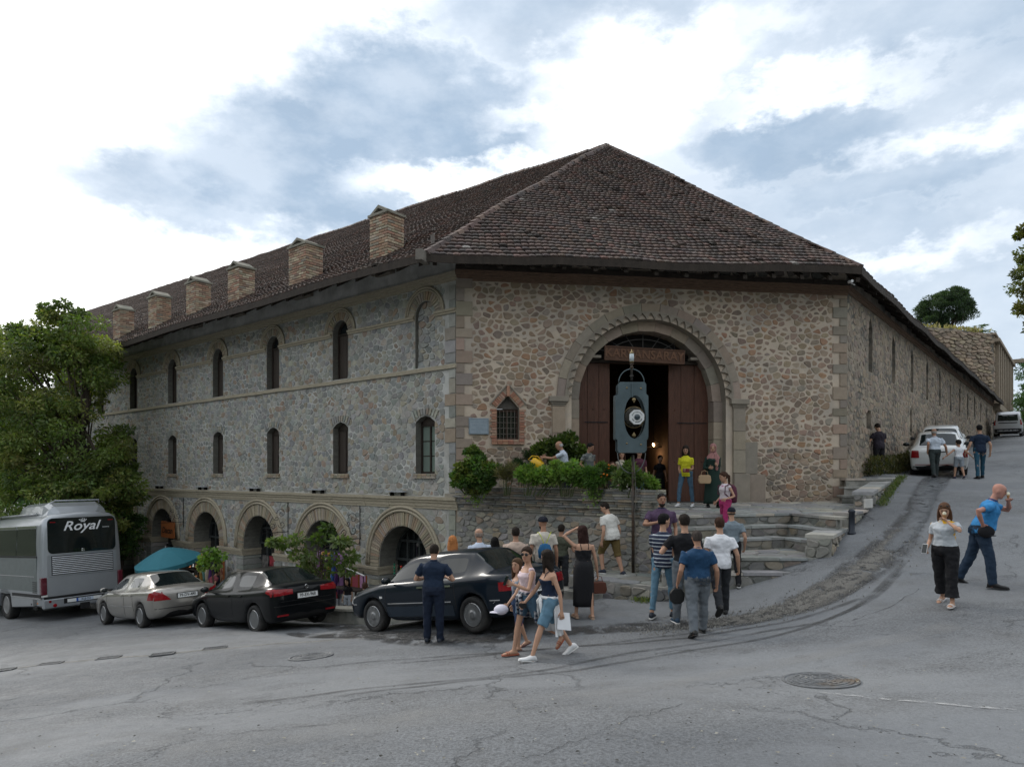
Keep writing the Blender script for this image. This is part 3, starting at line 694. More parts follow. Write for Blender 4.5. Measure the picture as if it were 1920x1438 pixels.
for k, u in enumerate(UA):
 if k > 7: break
 mb = MB()
 for r, w in ((1.60, .05), (1.50, .045)): roll(FL, mb, u, -2.56, r, w, .04, 24, .18)
 mb.build('arch_moulding', M_tanbrick, cv, smooth=True)
 voussoirs(cv, side, FL, u, -2.56, 1.06, 1.45, -.80, .035, 46 if k < 5 else 24, PAL_B, .016)
 for s in (-1, 1):
  for z in (-2.66, -2.76):
   a, b = sorted((u + s * 1.06, u + s * 1.45)); brick_piece(cv, side, M_brick, FL, [(a, z), (b, z), (b, z + .085), (a, z + .085)], -.80, .035, pick(PAL_B, rb))
 for s in (-1, 1):
  mb = MB(); a, b = sorted((u + s * 1.02, u + s * 1.94)); a2, b2 = sorted((u + s * 1.04, u + s * 1.92))
  FL.box(mb, a, b, -2.86, -2.78, -.8, .11); FL.box(mb, a2, b2, -2.95, -2.862, -.8, .075); FL.box(mb, a2, b2, -3.02, -2.952, -.8, .05)
  mb.build('impost', M_tanbrick, cv)
 for s in (-1, 1):
  z = -4.6
  while z < -3.1:
   h = rb.uniform(.16, .26); a, b = sorted((u + s * 1.035, u + s * 1.5)); brick_piece(cv, side, M_stone, FL, [(a, z), (b, z), (b, min(z + h, -3.04) - .02), (a, min(z + h, -3.04) - .02)], -.8, .03 + rb.uniform(0, .02), pick(PAL_L, rb), 'stone', 'rubble_stonework'); z += h
 sf = obj('shop_front', None, cv) if False else None
 fr = MB()
 ring(FL, fr, u, -2.56, .98, 1.05, -.72, -.62, n=16)
 for z in (-2.05, -2.62, -3.2): FL.box(fr, u - 1.04, u + 1.04, z, z + .07, -.72, -.62)
 for du in (-.52, 0, .52): FL.box(fr, u + du - .03, u + du + .03, -3.2, -2.56 + math.sqrt(1.05 ** 2 - du ** 2), -.715, -.625)
 for du in (-.27, .27): FL.box(fr, u + du - .012, u + du + .012, -2.56, -2.56 + math.sqrt(1.03 ** 2 - du ** 2), -.69, -.66)
 sfo = fr.build('shop_front', mat('shop_frame', (.05, .055, .055), .5, var=.3), cv)
 pg = MB(); pts = arch_pts(u, 1.04, -2.56, -3.2, 14); pg.prism([FL.p(a, b, -.70) for a, b in pts], [FL.p(a, b, -.705) for a, b in pts]); pg.build('pane', M_glass, sfo)
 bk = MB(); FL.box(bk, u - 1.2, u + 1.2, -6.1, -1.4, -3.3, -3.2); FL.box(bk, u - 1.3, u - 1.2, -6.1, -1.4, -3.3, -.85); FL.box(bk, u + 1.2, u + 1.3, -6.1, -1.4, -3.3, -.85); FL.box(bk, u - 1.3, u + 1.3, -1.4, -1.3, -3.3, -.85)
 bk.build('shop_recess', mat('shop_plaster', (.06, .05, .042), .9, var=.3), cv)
def course(fr, name, u0, u1, rows, m_, parent, cuts=()):
 segs = [(u0, u1)]
 for c0, c1 in cuts:
  segs = [x for a, b in segs for x in ((a, min(b, c0)), (max(a, c1), b)) if x[1] - x[0] > .01]
 for a, b in segs:
  mb = MB(); n = max(1, int((b - a) / .55)); off = [(rb.uniform(-.008, .008), rb.uniform(-.008, .008)) for _ in range(n + 1)]
  for i in range(n):
   x0 = a + (b - a) * i / n; x1 = a + (b - a) * (i + 1) / n
   for z0, z1, d in rows:
    za, zb = off[i][0], off[i + 1][0]
    mb.hexa([fr.p(x0, z0 + za, -.05), fr.p(x1, z0 + zb, -.05), fr.p(x1, z0 + zb, d + off[i][1]), fr.p(x0, z0 + za, d + off[i][1])],
      [fr.p(x0, z1 + za, -.05), fr.p(x1, z1 + zb, -.05), fr.p(x1, z1 + zb, d + off[i][1]), fr.p(x0, z1 + za, d + off[i][1])])
  mb.build(name, m_, parent)
course(FL, 'string_course', -.03, LLEN, [(2.84, 2.90, .07), (2.902, 2.955, .04)], M_tanbrick, cv)
course(FL, 'string_course', -.03, LLEN, [(4.33, 4.385, .05), (4.387, 4.45, .085)], M_tanbrick, cv, [(u - .42 if k else u - .42, u + .80) if False else (u - .42, u + .42) for k, u in enumerate(UW)])
course(FL, 'shop_cornice', -.1, LLEN, [(-.72, -.64, .13), (-.80, -.722, .09), (-.90, -.802, .06), (-.97, -.902, .04)], M_tanbrick, cv)
course(FL, 'eaves_cornice', -.05, LLEN, [(5.20, 5.28, .05), (5.282, 5.36, .08), (5.362, 5.44, .11)], M_tanbrick, cv)
M_oldglass = mat('greenish_glass', (.16, .20, .17), .12, var=.15, vscale=2)
for k, u in enumerate(UW):
 if k > 7: break
 mb = MB()
 roll(FL, mb, u, 4.44, .76, .038, .045, 16); roll(FL, mb, u, 4.44, .69, .030, .035, 16)
 mb.build('window_hood', M_tanbrick, cv, smooth=True)
 voussoirs(cv, side, FL, u, 4.44, .41, .655, -.5, .03, 17, PAL_B, .02)
 for s in (-1, 1):   # brick jambs
  z = 2.96
  while z < 4.30:
   a, b = sorted((u + s * .405, u + s * (.47 if int(z * 20) % 2 else .53))); brick_piece(cv, side, M_stone, FL, [(a, z), (b, z), (b, z + .10), (a, z + .10)], -.5, .012, pick(PAL_L, rb), 'jamb_stone', 'jamb_stones'); z += .115
 if k == 0:
  nm = obj('blind_window', new_mesh('blind_window', [FL.p(a, b, -.12) for a, b in arch_pts(u, .42, 4.44, 2.9, 10)], [list(range(13))], [M_mortar_grey]), cv)
  F2 = Frame(P1 - nL * .12, dL, nL)
  stone_field(cv, nm, F2, u - .42, u + .42, 2.96, 4.86, .24, .2, .016, .03, PAL_L, M_stone, (), arch_pts(u, .40, 4.44, 2.96, 10), rnd=rb)
 else:
  mb = MB(); ring(FL, mb, u, 4.44, .34, .40, -.27, -.19, n=12)
  for s in (-1, 1): FL.box(mb, *sorted((u + s * .34, u + s * .398)), 2.97, 4.44, -.27, -.19)
  FL.box(mb, u - .34, u + .34, 2.97, 3.03, -.27, -.19); FL.box(mb, u - .34, u + .34, 4.40, 4.46, -.27, -.19)
  w = mb.build('window', M_timber, cv)
  mb = MB(); FL.box(mb, u - .34, u - .005, 3.03, 4.40, -.26, -.225); FL.box(mb, u + .005, u + .34, 3.03, 4.40, -.26, -.225); mb.build('shutter', M_shutter, w)
  mb = MB(); pts = [(u + .34 * math.cos(math.pi * i / 8), 4.46 + .34 * math.sin(math.pi * i / 8)) for i in range(9)]; mb.prism([FL.p(a, b, -.24) for a, b in pts], [FL.p(a, b, -.245) for a, b in pts]); mb.build('pane', M_glass, w)
 mb = MB(); FL.box(mb, u - .385, u - .33, .0, 1.6, -.27, -.20); FL.box(mb, u + .33, u + .385, .0, 1.6, -.27, -.20)
 FL.box(mb, u - .33, u + .33, 1.34, 1.40, -.27, -.20); FL.box(mb, u - .33, u + .33, 0, .06, -.27, -.20)
 FL.box(mb, u - .025, u + .025, .06, 1.34, -.27, -.20)
 if k == 0:
  for z in (.48, .9): FL.box(mb, u - .33, u + .33, z, z + .035, -.44, -.24)
 w = mb.build('window', M_timber, cv)
 if k == 0:
  for s in (-1, 1):
   for z0, z1 in ((.06, .48), (.515, .9), (.935, 1.34)):
    mb = MB(); a, b = sorted((u + s * .025, u + s * .33)); FL.box(mb, a, b, z0, z1, -.245, -.24); mb.build('pane', M_oldglass, w)
 else:
  mb = MB(); FL.box(mb, u - .33, u - .025, .06, 1.34, -.25, -.22); FL.box(mb, u + .025, u + .33, .06, 1.34, -.25, -.22); mb.build('shutter', M_shutter, w)
 mb = MB(); FL.box(mb, u - .33, u + .33, 1.40, 1.62, -.25, -.22); mb.build('head_panel', M_shutter, w)
 for i in range(5):
  a = u - .45 + i * .18; brick_piece(cv, side, M_brick, FL, [(a + .006, -.13), (a + .174, -.13), (a + .174, -.07), (a + .006, -.07)], -.4, .07, pick(PAL_B, rb)); brick_piece(cv, side, M_brick, FL, [(a + .006, -.062), (a + .174, -.062), (a + .174, -.005), (a + .006, -.005)], -.4, .05, pick(PAL_B, rb))
 for i in range(9):   # flat rubble voussoirs over the window
  t = (i - 4) / 4; q = [(u + t * .40 - .035, 1.66 - .13 * t * t), (u + t * .40 + .035, 1.66 - .13 * t * t), (u + t * .52 + .04, 1.83 - .08 * t * t), (u + t * .52 - .04, 1.83 - .08 * t * t)]
  brick_piece(cv, side, M_stone, FL, q, -.02, .04, pick(PAL_L, rb), 'stone', 'rubble_stonework')
 t_ = place('wall_light', 'flat grey strip light on the shop cornice, ' + ['nearest the building corner', 'second from the building corner', 'third from the building corner', 'fourth from the building corner', 'fifth from the corner, near the tree', 'sixth from the corner, beside the tree', 'seventh from the corner, behind the tree', 'last one, deep behind the tree'][k], 'wall light', FL.p(u + 1.1, -.6, .1), group='strip lights on the shop cornice')
 mb = MB(); FL.box(mb, u + .72, u + 1.5, -.53, -.49, .04, .20); mb.build('housing', mat('lamp_grey', (.35, .36, .37), .5, var=.1), t_)
 for x_ in (.85, 1.32): mb = MB(); FL.box(mb, u + x_, u + x_ + .05, -.64, -.53, .0, .12); mb.build('bracket', M_iron, t_)
AC, AS = 5.43, 2.08
FTOP = 6.15
hole = arch_pts(AC, 2.25, AS, -1.0, 24)
wh = [(1.10, .93), (1.72, .93), (1.72, 1.78), (1.41, 2.13), (1.10, 1.78)]
front = wall_mesh(FF, [(0, -3.5), (WID, -3.5), (WID, FTOP), (0, FTOP)], [hole, wh], .8, 'front_wall', M_mortar_warm, M_cut, cv)
fh = [arch_pts(AC, 2.68, AS, -1.6, 24), [(2.62, -1.2), (3.3, -1.2), (3.3, 2.28), (2.62, 2.28)], [(7.55, -1.2), (8.24, -1.2), (8.24, 2.28), (7.55, 2.28)],
      [(.90, .78), (1.92, .78), (1.92, 1.95), (1.41, 2.48), (.90, 1.95)], [(.32, 1.02), (.90, 1.02), (.90, 1.52), (.32, 1.52)], [(7.6, -1.2), (8.9, -1.2), (8.9, .0), (7.6, .0)]]
stone_field(cv, front, FF, .38, WID - .42, .75, 5.22, .225, .168, .029, .011, PAL_F, M_stone, fh, jit=.44, rnd=rb)
stone_field(cv, front, FF, .30, WID - .42, -1.1, .75, .24, .16, .023, .025, PAL_F, M_stone_worn, fh, jit=.44, rnd=rb)
for side_u in (0, 1):
 z = -1.3; k = 0
 while z < 5.15:
  h = rb.uniform(.22, .40); l = .22 if k % 2 else .44; k += 1
  a, b = (0.0, l) if side_u == 0 else (WID - l, WID)
  if 0 == side_u and 0: pass
  brick_piece(cv, front, M_cutA, FF, [(a, z), (b, z), (b, z + h - .022), (a, z + h - .022)], -.02, .035, pick(PAL_Q, rb), 'quoin', 'quoins'); z += h
course(FF, 'eaves_cornice', -.02, WID + .02, [(5.20, 5.265, .04), (5.268, 5.33, .07), (5.333, 5.40, .10), (5.403, 5.47, .13)], M_redbrick, cv)
course(FF, 'wall_plate', -.02, WID + .02, [(5.475, 5.60, .16)], M_timber, cv)
stone_field(cv, front, FF, .2, WID - .2, 5.62, 6.0, .42, .3, .03, .03, [(.13, .115, .10), (.16, .13, .11), (.11, .10, .09)], M_stone_worn, (), rnd=rb)
voussoirs(cv, front, FF, AC, AS, 2.44, 2.68, -.3, .07, 15, PAL_A, .012, kind='arch_stone', m_=M_cutA, rest='arch_stones')
mb = MB(); ring(FF, mb, AC, AS, 2.40, 2.45, -.3, .10, n=40); mb.build('arch_moulding', M_cut, cv)
mb = MB()
n = 30
for i in range(n):   # scallops
 a0 = math.pi * (i + .03) / n; a1 = math.pi * (i + .97) / n; outer = 2.42; K = 6
 pts = [(AC + outer * math.cos(a0), AS + outer * math.sin(a0))]
 pts += [(AC + (2.225 + .175 * abs(2 * j / K - 1) ** .62) * math.cos(a0 + (a1 - a0) * j / K), AS + (2.225 + .175 * abs(2 * j / K - 1) ** .62) * math.sin(a0 + (a1 - a0) * j / K)) for j in range(K + 1)]
 pts += [(AC + outer * math.cos(a1), AS + outer * math.sin(a1))]
 mb.prism([FF.p(a, b, -.04) for a, b in pts], [FF.p(a, b, .09) for a, b in pts])
mb.build('scallop_band', M_cut, cv, kind='stuff')
mb = MB(); ring(FF, mb, AC, AS, 2.24, 2.43, -.6, -.34, n=40); mb.build('arch_soffit', mat('recess_shade_stone', (.15, .13, .105), .85, var=.2), cv)  # darker copy of the cut stone; recess shade put into its colour
voussoirs(cv, front, FF, AC, AS, 1.98, 2.25, -.85, -.28, 13, PAL_A, .008, kind='arch_stone', m_=M_cutA, rest='arch_stones')
for s in (-1, 1):
 z = -.95
 while z < AS - .02:   # jambs inside the arch
  h = min(rb.uniform(.5, .8), AS - z); a, b = sorted((AC + s * 1.98, AC + s * 2.25)); brick_piece(cv, front, M_cutA, FF, [(a, z), (b, z), (b, z + h - .012), (a, z + h - .012)], -.85, -.22, pick(PAL_A, rb), 'jamb_stone', 'jamb_stones')
  a, b = sorted((AC + s * 2.252, AC + s * 2.44)); brick_piece(cv, front, M_cutA, FF, [(a, z), (b, z), (b, z + h - .012), (a, z + h - .012)], -.6, -.03, pick(PAL_A, rb), 'jamb_stone', 'jamb_stones')
  z += h
 z = -.3 if s < 0 else 0.02; z0 = z
 while z < 1.84:       # pilasters
  h = min(rb.uniform(.45, .75), 1.86 - z); a, b = sorted((AC + s * 2.445, AC + s * 2.80)); brick_piece(cv, front, M_cutA, FF, [(a, z), (b, z), (b, z + h - .012), (a, z + h - .012)], -.3, .09, pick(PAL_A, rb), 'pilaster_block', 'pilaster_blocks'); z += h
 mb = MB(); a, b = sorted((AC + s * 2.38, AC + s * 2.87))
 for z0_, z1_, g in ((1.86, 1.91, -.05), (1.912, 1.97, -.02), (1.972, 2.12, .03)): FF.box(mb, a - g, b + g, z0_, z1_, -.25, .13 + g)
 bevel(mb.build('capital', M_cut, cv), .012)
 mb = MB(); a, b = sorted((AC + s * 2.445, AC + s * 2.92)); FF.box(mb, a, b, -1.0, (-.3 if s < 0 else .0), -.2, .14); bevel(mb.build('pilaster_base', M_cut, cv), .02)
for (a, b, z0, z1) in ((8.36, 8.86, -.9, -.02), (8.25, 8.62, .0, .9)):
 brick_piece(cv, front, M_cutA, FF, [(a, z0), (b, z0), (b, z1), (a, z1)], -.02, .045, pick(PAL_A, rb), 'plinth_block', 'plinth_blocks')
def plank_top(u): return min(3.16, AS + math.sqrt(max(0, 1.99 ** 2 - (u - AC) ** 2)))
for us in ([3.44, 3.78, 4.12, 4.44], [6.20, 6.58, 6.98, 7.42]):
 mb = MB(); FF.box(mb, us[0] + .1, us[-1], -.7, -.55, -.70, -.655); FF.box(mb, us[0] + .1, us[-1], 1.42, 1.50, -.70, -.655); lf_ = mb.build('gate_leaf', M_door, cv)
 for a, b in zip(us, us[1:]):
  pts = [(a + .006, -.80), (b - .006, -.80)] + [(b - .006 - (b - a - .012) * i / 4, plank_top(b - .006 - (b - a - .012) * i / 4)) for i in range(5)]
  mb = MB(); j = rb.uniform(0, .012); mb.prism([FF.p(x, z, -.655) for x, z in pts], [FF.p(x, z, -.60 + j) for x, z in pts])
  for z in (.35, 1.85):
   mb.lathe(FF.p((a + b) / 2, z, -.595 + j), [(.022, 0), (.016, .018), (.002, .024)], nF.to_3d(), 8)
  mb.build('plank', M_door, lf_)
 mb = MB(); FF.box(mb, us[0] + .25, us[-1] - .06, 1.46, 1.485, -.585, -.573); mb.build('iron_strap', M_iron, lf_)
mb = MB(); FF.box(mb, AC - 1.98, AC + 1.98, 3.17, 3.25, -.72, -.50); mb.build('transom', M_timber, cv)
mb = MB()
for r in (.42, .95, 1.32):
 a0 = math.asin(min(1, .02)); mb.tube([FF.p(AC + r * 1.15 * math.cos(math.pi * i / 16), 3.25 + r * .66 * math.sin(math.pi * i / 16), -.6) for i in range(17)], .014, 5)
for k in range(1, 8): a = math.pi * k / 8; mb.tube([FF.p(AC + .48 * math.cos(a), 3.25 + .27 * math.sin(a), -.6), FF.p(AC + 1.52 * math.cos(a), 3.25 + .87 * math.sin(a), -.6)], .012, 5)
mb.build('fanlight_grille', mat('weathered_iron', (.09, .085, .08), .6, metal=.4), cv)
mb = MB(); pts = [(AC + 1.96 * math.cos(a), AS + 1.96 * math.sin(a)) for a in [math.asin(1.17 / 1.96) + (math.pi - 2 * math.asin(1.17 / 1.96)) * i / 14 for i in range(15)]]
mb.prism([FF.p(a, b, -.74) for a, b in pts], [FF.p(a, b, -.78) for a, b in pts]); mb.build('fanlight_dark_sheet', M_dark, cv)  # matte black sheet, its colour stands for the dark hall behind the grille
for s in (-1, 1):
 mb = MB(); FF.box(mb, *sorted((AC + s * 1.32, AC + s * 1.72)), 3.27, 3.34, -.5, -.3); mb.build('stone_corbel', M_cut, cv)
sg = place('gate_sign', 'carved brown timber sign reading KARVANSARAY hung over the gateway', 'sign', FF.p(AC, 3.3, -.3))
M_sign = mat('sign_timber', (.10, .052, .032), .65, var=.3, vscale=6, bump=.3, stretch=(1, 1, 5))
c = FF.p(5.36, 3.36, -.25); ux = (dF.to_3d() + Vector((0, 0, -.035))).normalized(); uy = Vector((0, 0, 1)); uy = (uy - ux * uy.dot(ux)).normalized(); uz = ux.cross(uy)
R = Matrix((ux, uy, uz)).transposed()
mb = MB(); mb.box(c, (2.36, .40, .05), R); bevel(mb.build('board', M_sign, sg), .01)
mb = MB()
for s in (-1, 1): mb.box(c + uy * s * .185 + uz * .03, (2.36, .035, .03), R); mb.box(c + ux * s * 1.163 + uz * .03, (.034, .335, .03), R)
mb.build('moulding', M_sign, sg)
text_obj('lettering', 'KARVANSARAY', .34, frame_matrix(c + uz * .026, ux, uy), mat('sign_letters', (.15, .075, .042), .6, var=.25), sg, .018, sx=.98, bold=.006)
mb = MB()
for s in (-1, 1): mb.tube([c + ux * s * .9 + uy * .19, c + ux * s * .9 + uy * .34 - uz * .1], .012, 5)
mb.build('hanger', M_iron, sg)
M_hall = mat('dark_hall_stone', (.045, .038, .032), .9, var=.4, vscale=2, bump=.4)  # stone coloured almost black throughout the gate hall
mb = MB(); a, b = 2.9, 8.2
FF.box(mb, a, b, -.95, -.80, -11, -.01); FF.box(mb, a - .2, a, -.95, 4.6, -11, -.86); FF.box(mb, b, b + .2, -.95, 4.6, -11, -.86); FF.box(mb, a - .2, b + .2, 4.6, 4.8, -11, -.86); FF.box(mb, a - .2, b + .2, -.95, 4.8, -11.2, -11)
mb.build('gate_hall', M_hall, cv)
ch = place('chandelier', 'iron ring chandelier with small glowing bulbs in the dark gate hall', 'chandelier', FF.p(6.9, 1.1, -8))
mb = MB(); cc = Vector((.2055 * 26.5, 26.5, 1.05)); mb.lathe(cc + Vector((0, 0, -.06)), [(.40, 0), (.42, .015), (.40, .03), (.38, .015), (.40, 0)], n=24); mb.tube([cc + Vector((0, 0, 0)), cc + Vector((0, 0, 3.5))], .012, 5)
for k in range(6): a = k * math.pi / 3; mb.tube([cc + Vector((0, 0, .35)), cc + Vector((.4 * math.cos(a), .4 * math.sin(a), -.04))], .007, 4)
mb.build('iron_ring', M_iron, ch)
M_bulb = mat('bulb', (1, .7, .45), .5, var=0, emit=(1, .55, .25), estr=14)
for k in range(6):
 a = k * math.pi / 3 + .3; mb = MB(); mb.ell(cc + Vector((.41 * math.cos(a), .41 * math.sin(a), .06)), (.032, .032, .055), 8, 6); mb.build('bulb', M_bulb, ch, smooth=True)
ld = bpy.data.lights.new('chandelier_glow', 'POINT'); ld.energy = 18; ld.color = (1, .5, .22); ld.shadow_soft_size = .4
lo = bpy.data.objects.new('chandelier_glow', ld); link(lo, ch); lo.location = cc - ch.location + Vector((0, -.2, -.35))
wn = cv
mb = MB()
FF.box(mb, 1.10, 1.15, .93, 1.70, -.34, -.24); FF.box(mb, 1.67, 1.72, .93, 1.70, -.34, -.24); FF.box(mb, 1.15, 1.67, .93, .99, -.34, -.24); FF.box(mb, 1.10, 1.72, 1.70, 1.77, -.34, -.24); FF.box(mb, 1.385, 1.435, .99, 1.70, -.33, -.25)
w = mb.build('window', mat('window_brown', (.06, .032, .02), .55, var=.3), cv)
mb = MB(); FF.box(mb, 1.15, 1.67, .99, 1.70, -.30, -.295); mb.build('pane', M_glass, w)
mb = MB(); pts = [(1.10, 1.775), (1.72, 1.775), (1.41, 2.12)]; mb.prism([FF.p(x, z, -.2) for x, z in pts], [FF.p(x, z, -.25) for x, z in pts]); mb.build('head_panel', mat('grey_plaster', (.14, .13, .115), .9, var=.2), w)
mb = MB()
for i in range(1, 5): z = .93 + i * .155; FF.box(mb, 1.12, 1.70, z, z + .012, -.20, -.188)
for i in range(1, 6): x = 1.10 + i * .103; FF.box(mb, x, x + .012, .94, 1.74, -.187, -.175)
mb.build('grille', mat('pale_iron', (.17, .15, .13), .6, metal=.3), w)
for s in (-1, 1):
 z = .90; k = 0
 while z < 1.76:
  l = .17 if k % 2 else .13; k += 1; a, b = sorted((1.41 + s * .315, 1.41 + s * (.315 + l))); brick_piece(cv, front, M_brick, FF, [(a, z), (b, z), (b, z + .058), (a, z + .058)], -.35, .05, pick(PAL_RB, rb)); z += .072
 for i in range(7):
  t0, t1 = i / 7 + .01, (i + 1) / 7 - .01; A = Vector((1.41 + s * .33, 1.80)); B = Vector((1.41 + s * .04, 2.13)); nn = Vector((s * .75, .66)) * .17
  q = [A.lerp(B, t0), A.lerp(B, t1), A.lerp(B, t1) + nn, A.lerp(B, t0) + nn]; q = q if s > 0 else q[::-1]
  brick_piece(cv, front, M_brick, FF, q, -.35, .055, pick(PAL_RB, rb))
 A = Vector((1.41 + s * .50, 1.88)); B = Vector((1.41 + s * .03, 2.40)); mb = MB(); mb.tube([FF.p(*A, .05), FF.p(*B, .05)], .026, 6); mb.build('window_hood', M_cut, cv)
brick_piece(cv, front, M_brick, FF, [(1.37, 2.10), (1.45, 2.10), (1.45, 2.38), (1.37, 2.38)], -.2, .09, PAL_RB[1])
for i in range(6):
 a = .96 + i * .15; brick_piece(cv, front, M_brick, FF, [(a + .004, .80), (a + .146, .80), (a + .146, .855), (a + .004, .855)], -.3, .09, pick(PAL_RB, rb)); brick_piece(cv, front, M_brick, FF, [(a + .004, .865), (a + .146, .865), (a + .146, .92), (a + .004, .92)], -.3, .06, pick(PAL_RB, rb))
pq = place('wall_plaque', 'pale blue-grey engraved metal plaque on the stone wall left of the small window', 'plaque', FF.p(.61, 1.27, .05))
mb = MB(); FF.box(mb, .34, .88, 1.06, 1.50, .03, .06); bevel(mb.build('plate', mat('plaque_metal', (.27, .32, .36), .45, var=.15, metal=.3), pq), .006)
M_pl = mat('plaque_rim', (.16, .2, .23), .5, var=0)
mb = MB(); FF.box(mb, .36, .86, 1.475, 1.485, .061, .066); FF.box(mb, .36, .86, 1.075, 1.085, .061, .066); FF.box(mb, .355, .365, 1.086, 1.474, .061, .066); FF.box(mb, .855, .865, 1.086, 1.474, .061, .066); mb.build('rim', M_pl, pq)
MF = lambda u, z: frame_matrix(FF.p(u, z, .0605), dF.to_3d(), (0, 0, 1))
for s_, z, sz in (('AZƏRBAYCAN RESPUBLİKASI', 1.435, .036), ('MƏDƏNİYYƏT NAZİRLİYİ', 1.385, .036), ('Şəki Karvansarayı', 1.305, .05), ('XVIII əsr', 1.245, .042), ('TARİX-MEMARLIQ ABİDƏSİ', 1.185, .034), ('№ 4862', 1.125, .034)):
 text_obj('lettering', s_, sz, MF(.61, z), M_pl, pq, .001)
RLEN = 44.0
UR = [3.0 + 3.62 * k for k in range(12)]
hr = []
for u in UR:
 zb = 3.31 + (.0 if u < 30 else .2); hr.append([(u - .27, zb), (u + .27, zb), (u + .27, 4.75), (u + .12, 4.98), (u, 5.05), (u - .12, 4.98), (u - .27, 4.75)])
low = [[(2.45, 1.45), (3.1, 1.45), (3.1, 2.05), (2.45, 2.05)]] + [[(u - .22, 1.55 if i < 3 else 1.9), (u + .22, 1.55 if i < 3 else 1.9), (u + .22, 2.4 - .0 * i), (u, 2.72), (u - .22, 2.4)] for i, u in enumerate((10.0, 13.3, 16.2))]
street = wall_mesh(FR, [(0, -2.5), (RLEN, .8), (RLEN, 5.9), (0, 6.1)], hr + low, .8, 'street_wall', M_mortar_dark, M_mortar_dark, cv)
stone_field(cv, street, FR, .06, 15, -1.2, 5.3, .36, .20, .034, .010, PAL_R, M_stone, hr + low, rnd=rb)
stone_field(cv, street, FR, 15, RLEN, 1.0, 5.3, .5, .26, .034, .012, PAL_R, M_stone, hr + low, rnd=rb)
mb = MB()
for h in hr + low:
 cxs = [p[0] for p in h]; czs = [p[1] for p in h]; FR.box(mb, min(cxs), max(cxs), min(czs), max(czs), -.5, -.45)
mb.build('window_boards', M_shutter, cv, kind='stuff')
course(FR, 'eaves_cornice', -.02, RLEN, [(5.30, 5.40, .05), (5.402, 5.50, .09)], M_redbrick, cv)
E1 = Vector((-2.17, 17.15, 5.50)); E2 = Vector((9.60, 18.95, 5.64)); AP = Vector((3.99, 28.92, 13.80))
ddL = dL.to_3d(); ddR = dR.to_3d(); rd = Vector((-.8055, .5926, 0))
EL = E1 + ddL * 33
_n = ddL.cross(AP - E1).normalized(); _r = Vector(((150 - 960) / F, 1, (888 - 587) / F)); RLr = _r * ((E1.dot(_n)) / _r.dot(_n))
rd = (RLr - AP).normalized(); ER = E2 + ddR * 46; RR = AP + ddR * 40
rr = random.Random(3)
def wav(p): return .035 * math.sin(p.x * .9 + p.y * .7) + .03 * math.sin(p.x * .37 - p.y * .53 + 1) + .012 * math.sin(p.x * 2.7 + p.y * 3.1)
def tiles(A, B, poly3, ex, wd, rest, amp=1.0, hang=.0):
 """courses of tiles on the plane of A, B (eave) and the polygon"""
 u = (B - A).normalized(); nn = u.cross(poly3[2] - A).normalized()
 if nn.z < 0: nn = -nn
 v = nn.cross(u).normalized()
 if v.z < 0: v = -v
 P = [((p - A).dot(u), (p - A).dot(v)) for p in poly3]
 u0 = min(p[0] for p in P); u1 = max(p[0] for p in P); v1 = max(p[1] for p in P); j = 0; y = -hang
 while y < v1:
  x = u0 + (wd / 2 if j % 2 else 0) + rr.uniform(-.03, .03)
  while x < u1:
   w = wd * rr.uniform(.86, 1.12); cx = x + w / 2; cy = max(y + ex * .5, .01)
   if in_poly(cx, cy, P):
    L_ = ex * 1.32; ax = rr.gauss(0, .02); lift = rr.uniform(0, .010) + (.03 if rr.random() < .02 else 0); dv = rr.uniform(-.008, .008)
    base = A + u * cx + v * (y + dv); base = base + Vector((0, 0, wav(base) * amp))
    uu = (u + v * ax).normalized(); vv = (v - u * ax).normalized(); hw = w * .485
    hh = .014
    fr_ = [base + uu * (-hw) + nn * (.045 + lift), base + uu * (-hw * .45) + nn * (.045 + hh + lift), base + uu * (hw * .45) + nn * (.045 + hh + lift), base + uu * hw + nn * (.045 + lift)]
    lo_ = [base + uu * (-hw) + nn * (.002 + lift), base + uu * hw + nn * (.002 + lift)]
    bk_ = [p + vv * L_ - nn * (.055 + lift) for p in fr_]
    c_ = pick(PAL_TILE, rr, .14)
    if rr.random() < .006: c_ = (.26, .24, .22)
    elif rr.random() < .02: c_ = (.15, .085, .07)
    piece(cv, 'roof_tile', rest, roof, M_tile, fr_ + bk_ + lo_, [(0, 1, 5, 4), (1, 2, 6, 5), (2, 3, 7, 6), (8, 9, 3, 2, 1, 0)], c_)
   x += w
  y += ex * rr.uniform(.97, 1.03); j += 1
def slab(polys, th=.10, name='roof', m_=None):
 V = []; Fs = []
 for poly in polys:
  n = len(poly); nn = (poly[1] - poly[0]).cross(poly[2] - poly[0]).normalized()
  if nn.z < 0: nn = -nn
  o = len(V); V += [p - nn * .01 for p in poly] + [p - nn * (.01 + th) for p in poly]
  Fs += [tuple(range(o, o + n)), tuple(range(o + n, o + 2 * n))[::-1]] + [(o + i, o + (i + 1) % n, o + n + (i + 1) % n, o + n + i) for i in range(n)]
 return V, Fs
def fine(A, B, C, D=None, n=24):
 """split a slope along the eave so that it follows the sag of the tiles"""
 out = []
 for i in range(n):
  t0, t1 = i / n, (i + 1) / n
  if D is None: q = [A.lerp(B, t0), A.lerp(B, t1), C]
  else: q = [A.lerp(B, t0), A.lerp(B, t1), D.lerp(C, t1), D.lerp(C, t0)]
  out.append([p + Vector((0, 0, wav(p) - .055)) for p in q])
 return out
V, Fs = slab(fine(E1, E2, AP, None, 12) + fine(E1, EL, RLr, AP, 26) + fine(E2, ER, RR, AP, 12) + [[RLr, RLr + Vector((8, 10, -5)), AP + Vector((2, 8, -4)), AP]] + [[RR, RR - nR.to_3d() * 12 + Vector((0, 0, -5)), AP + Vector((-2, 8, -5)), AP]])
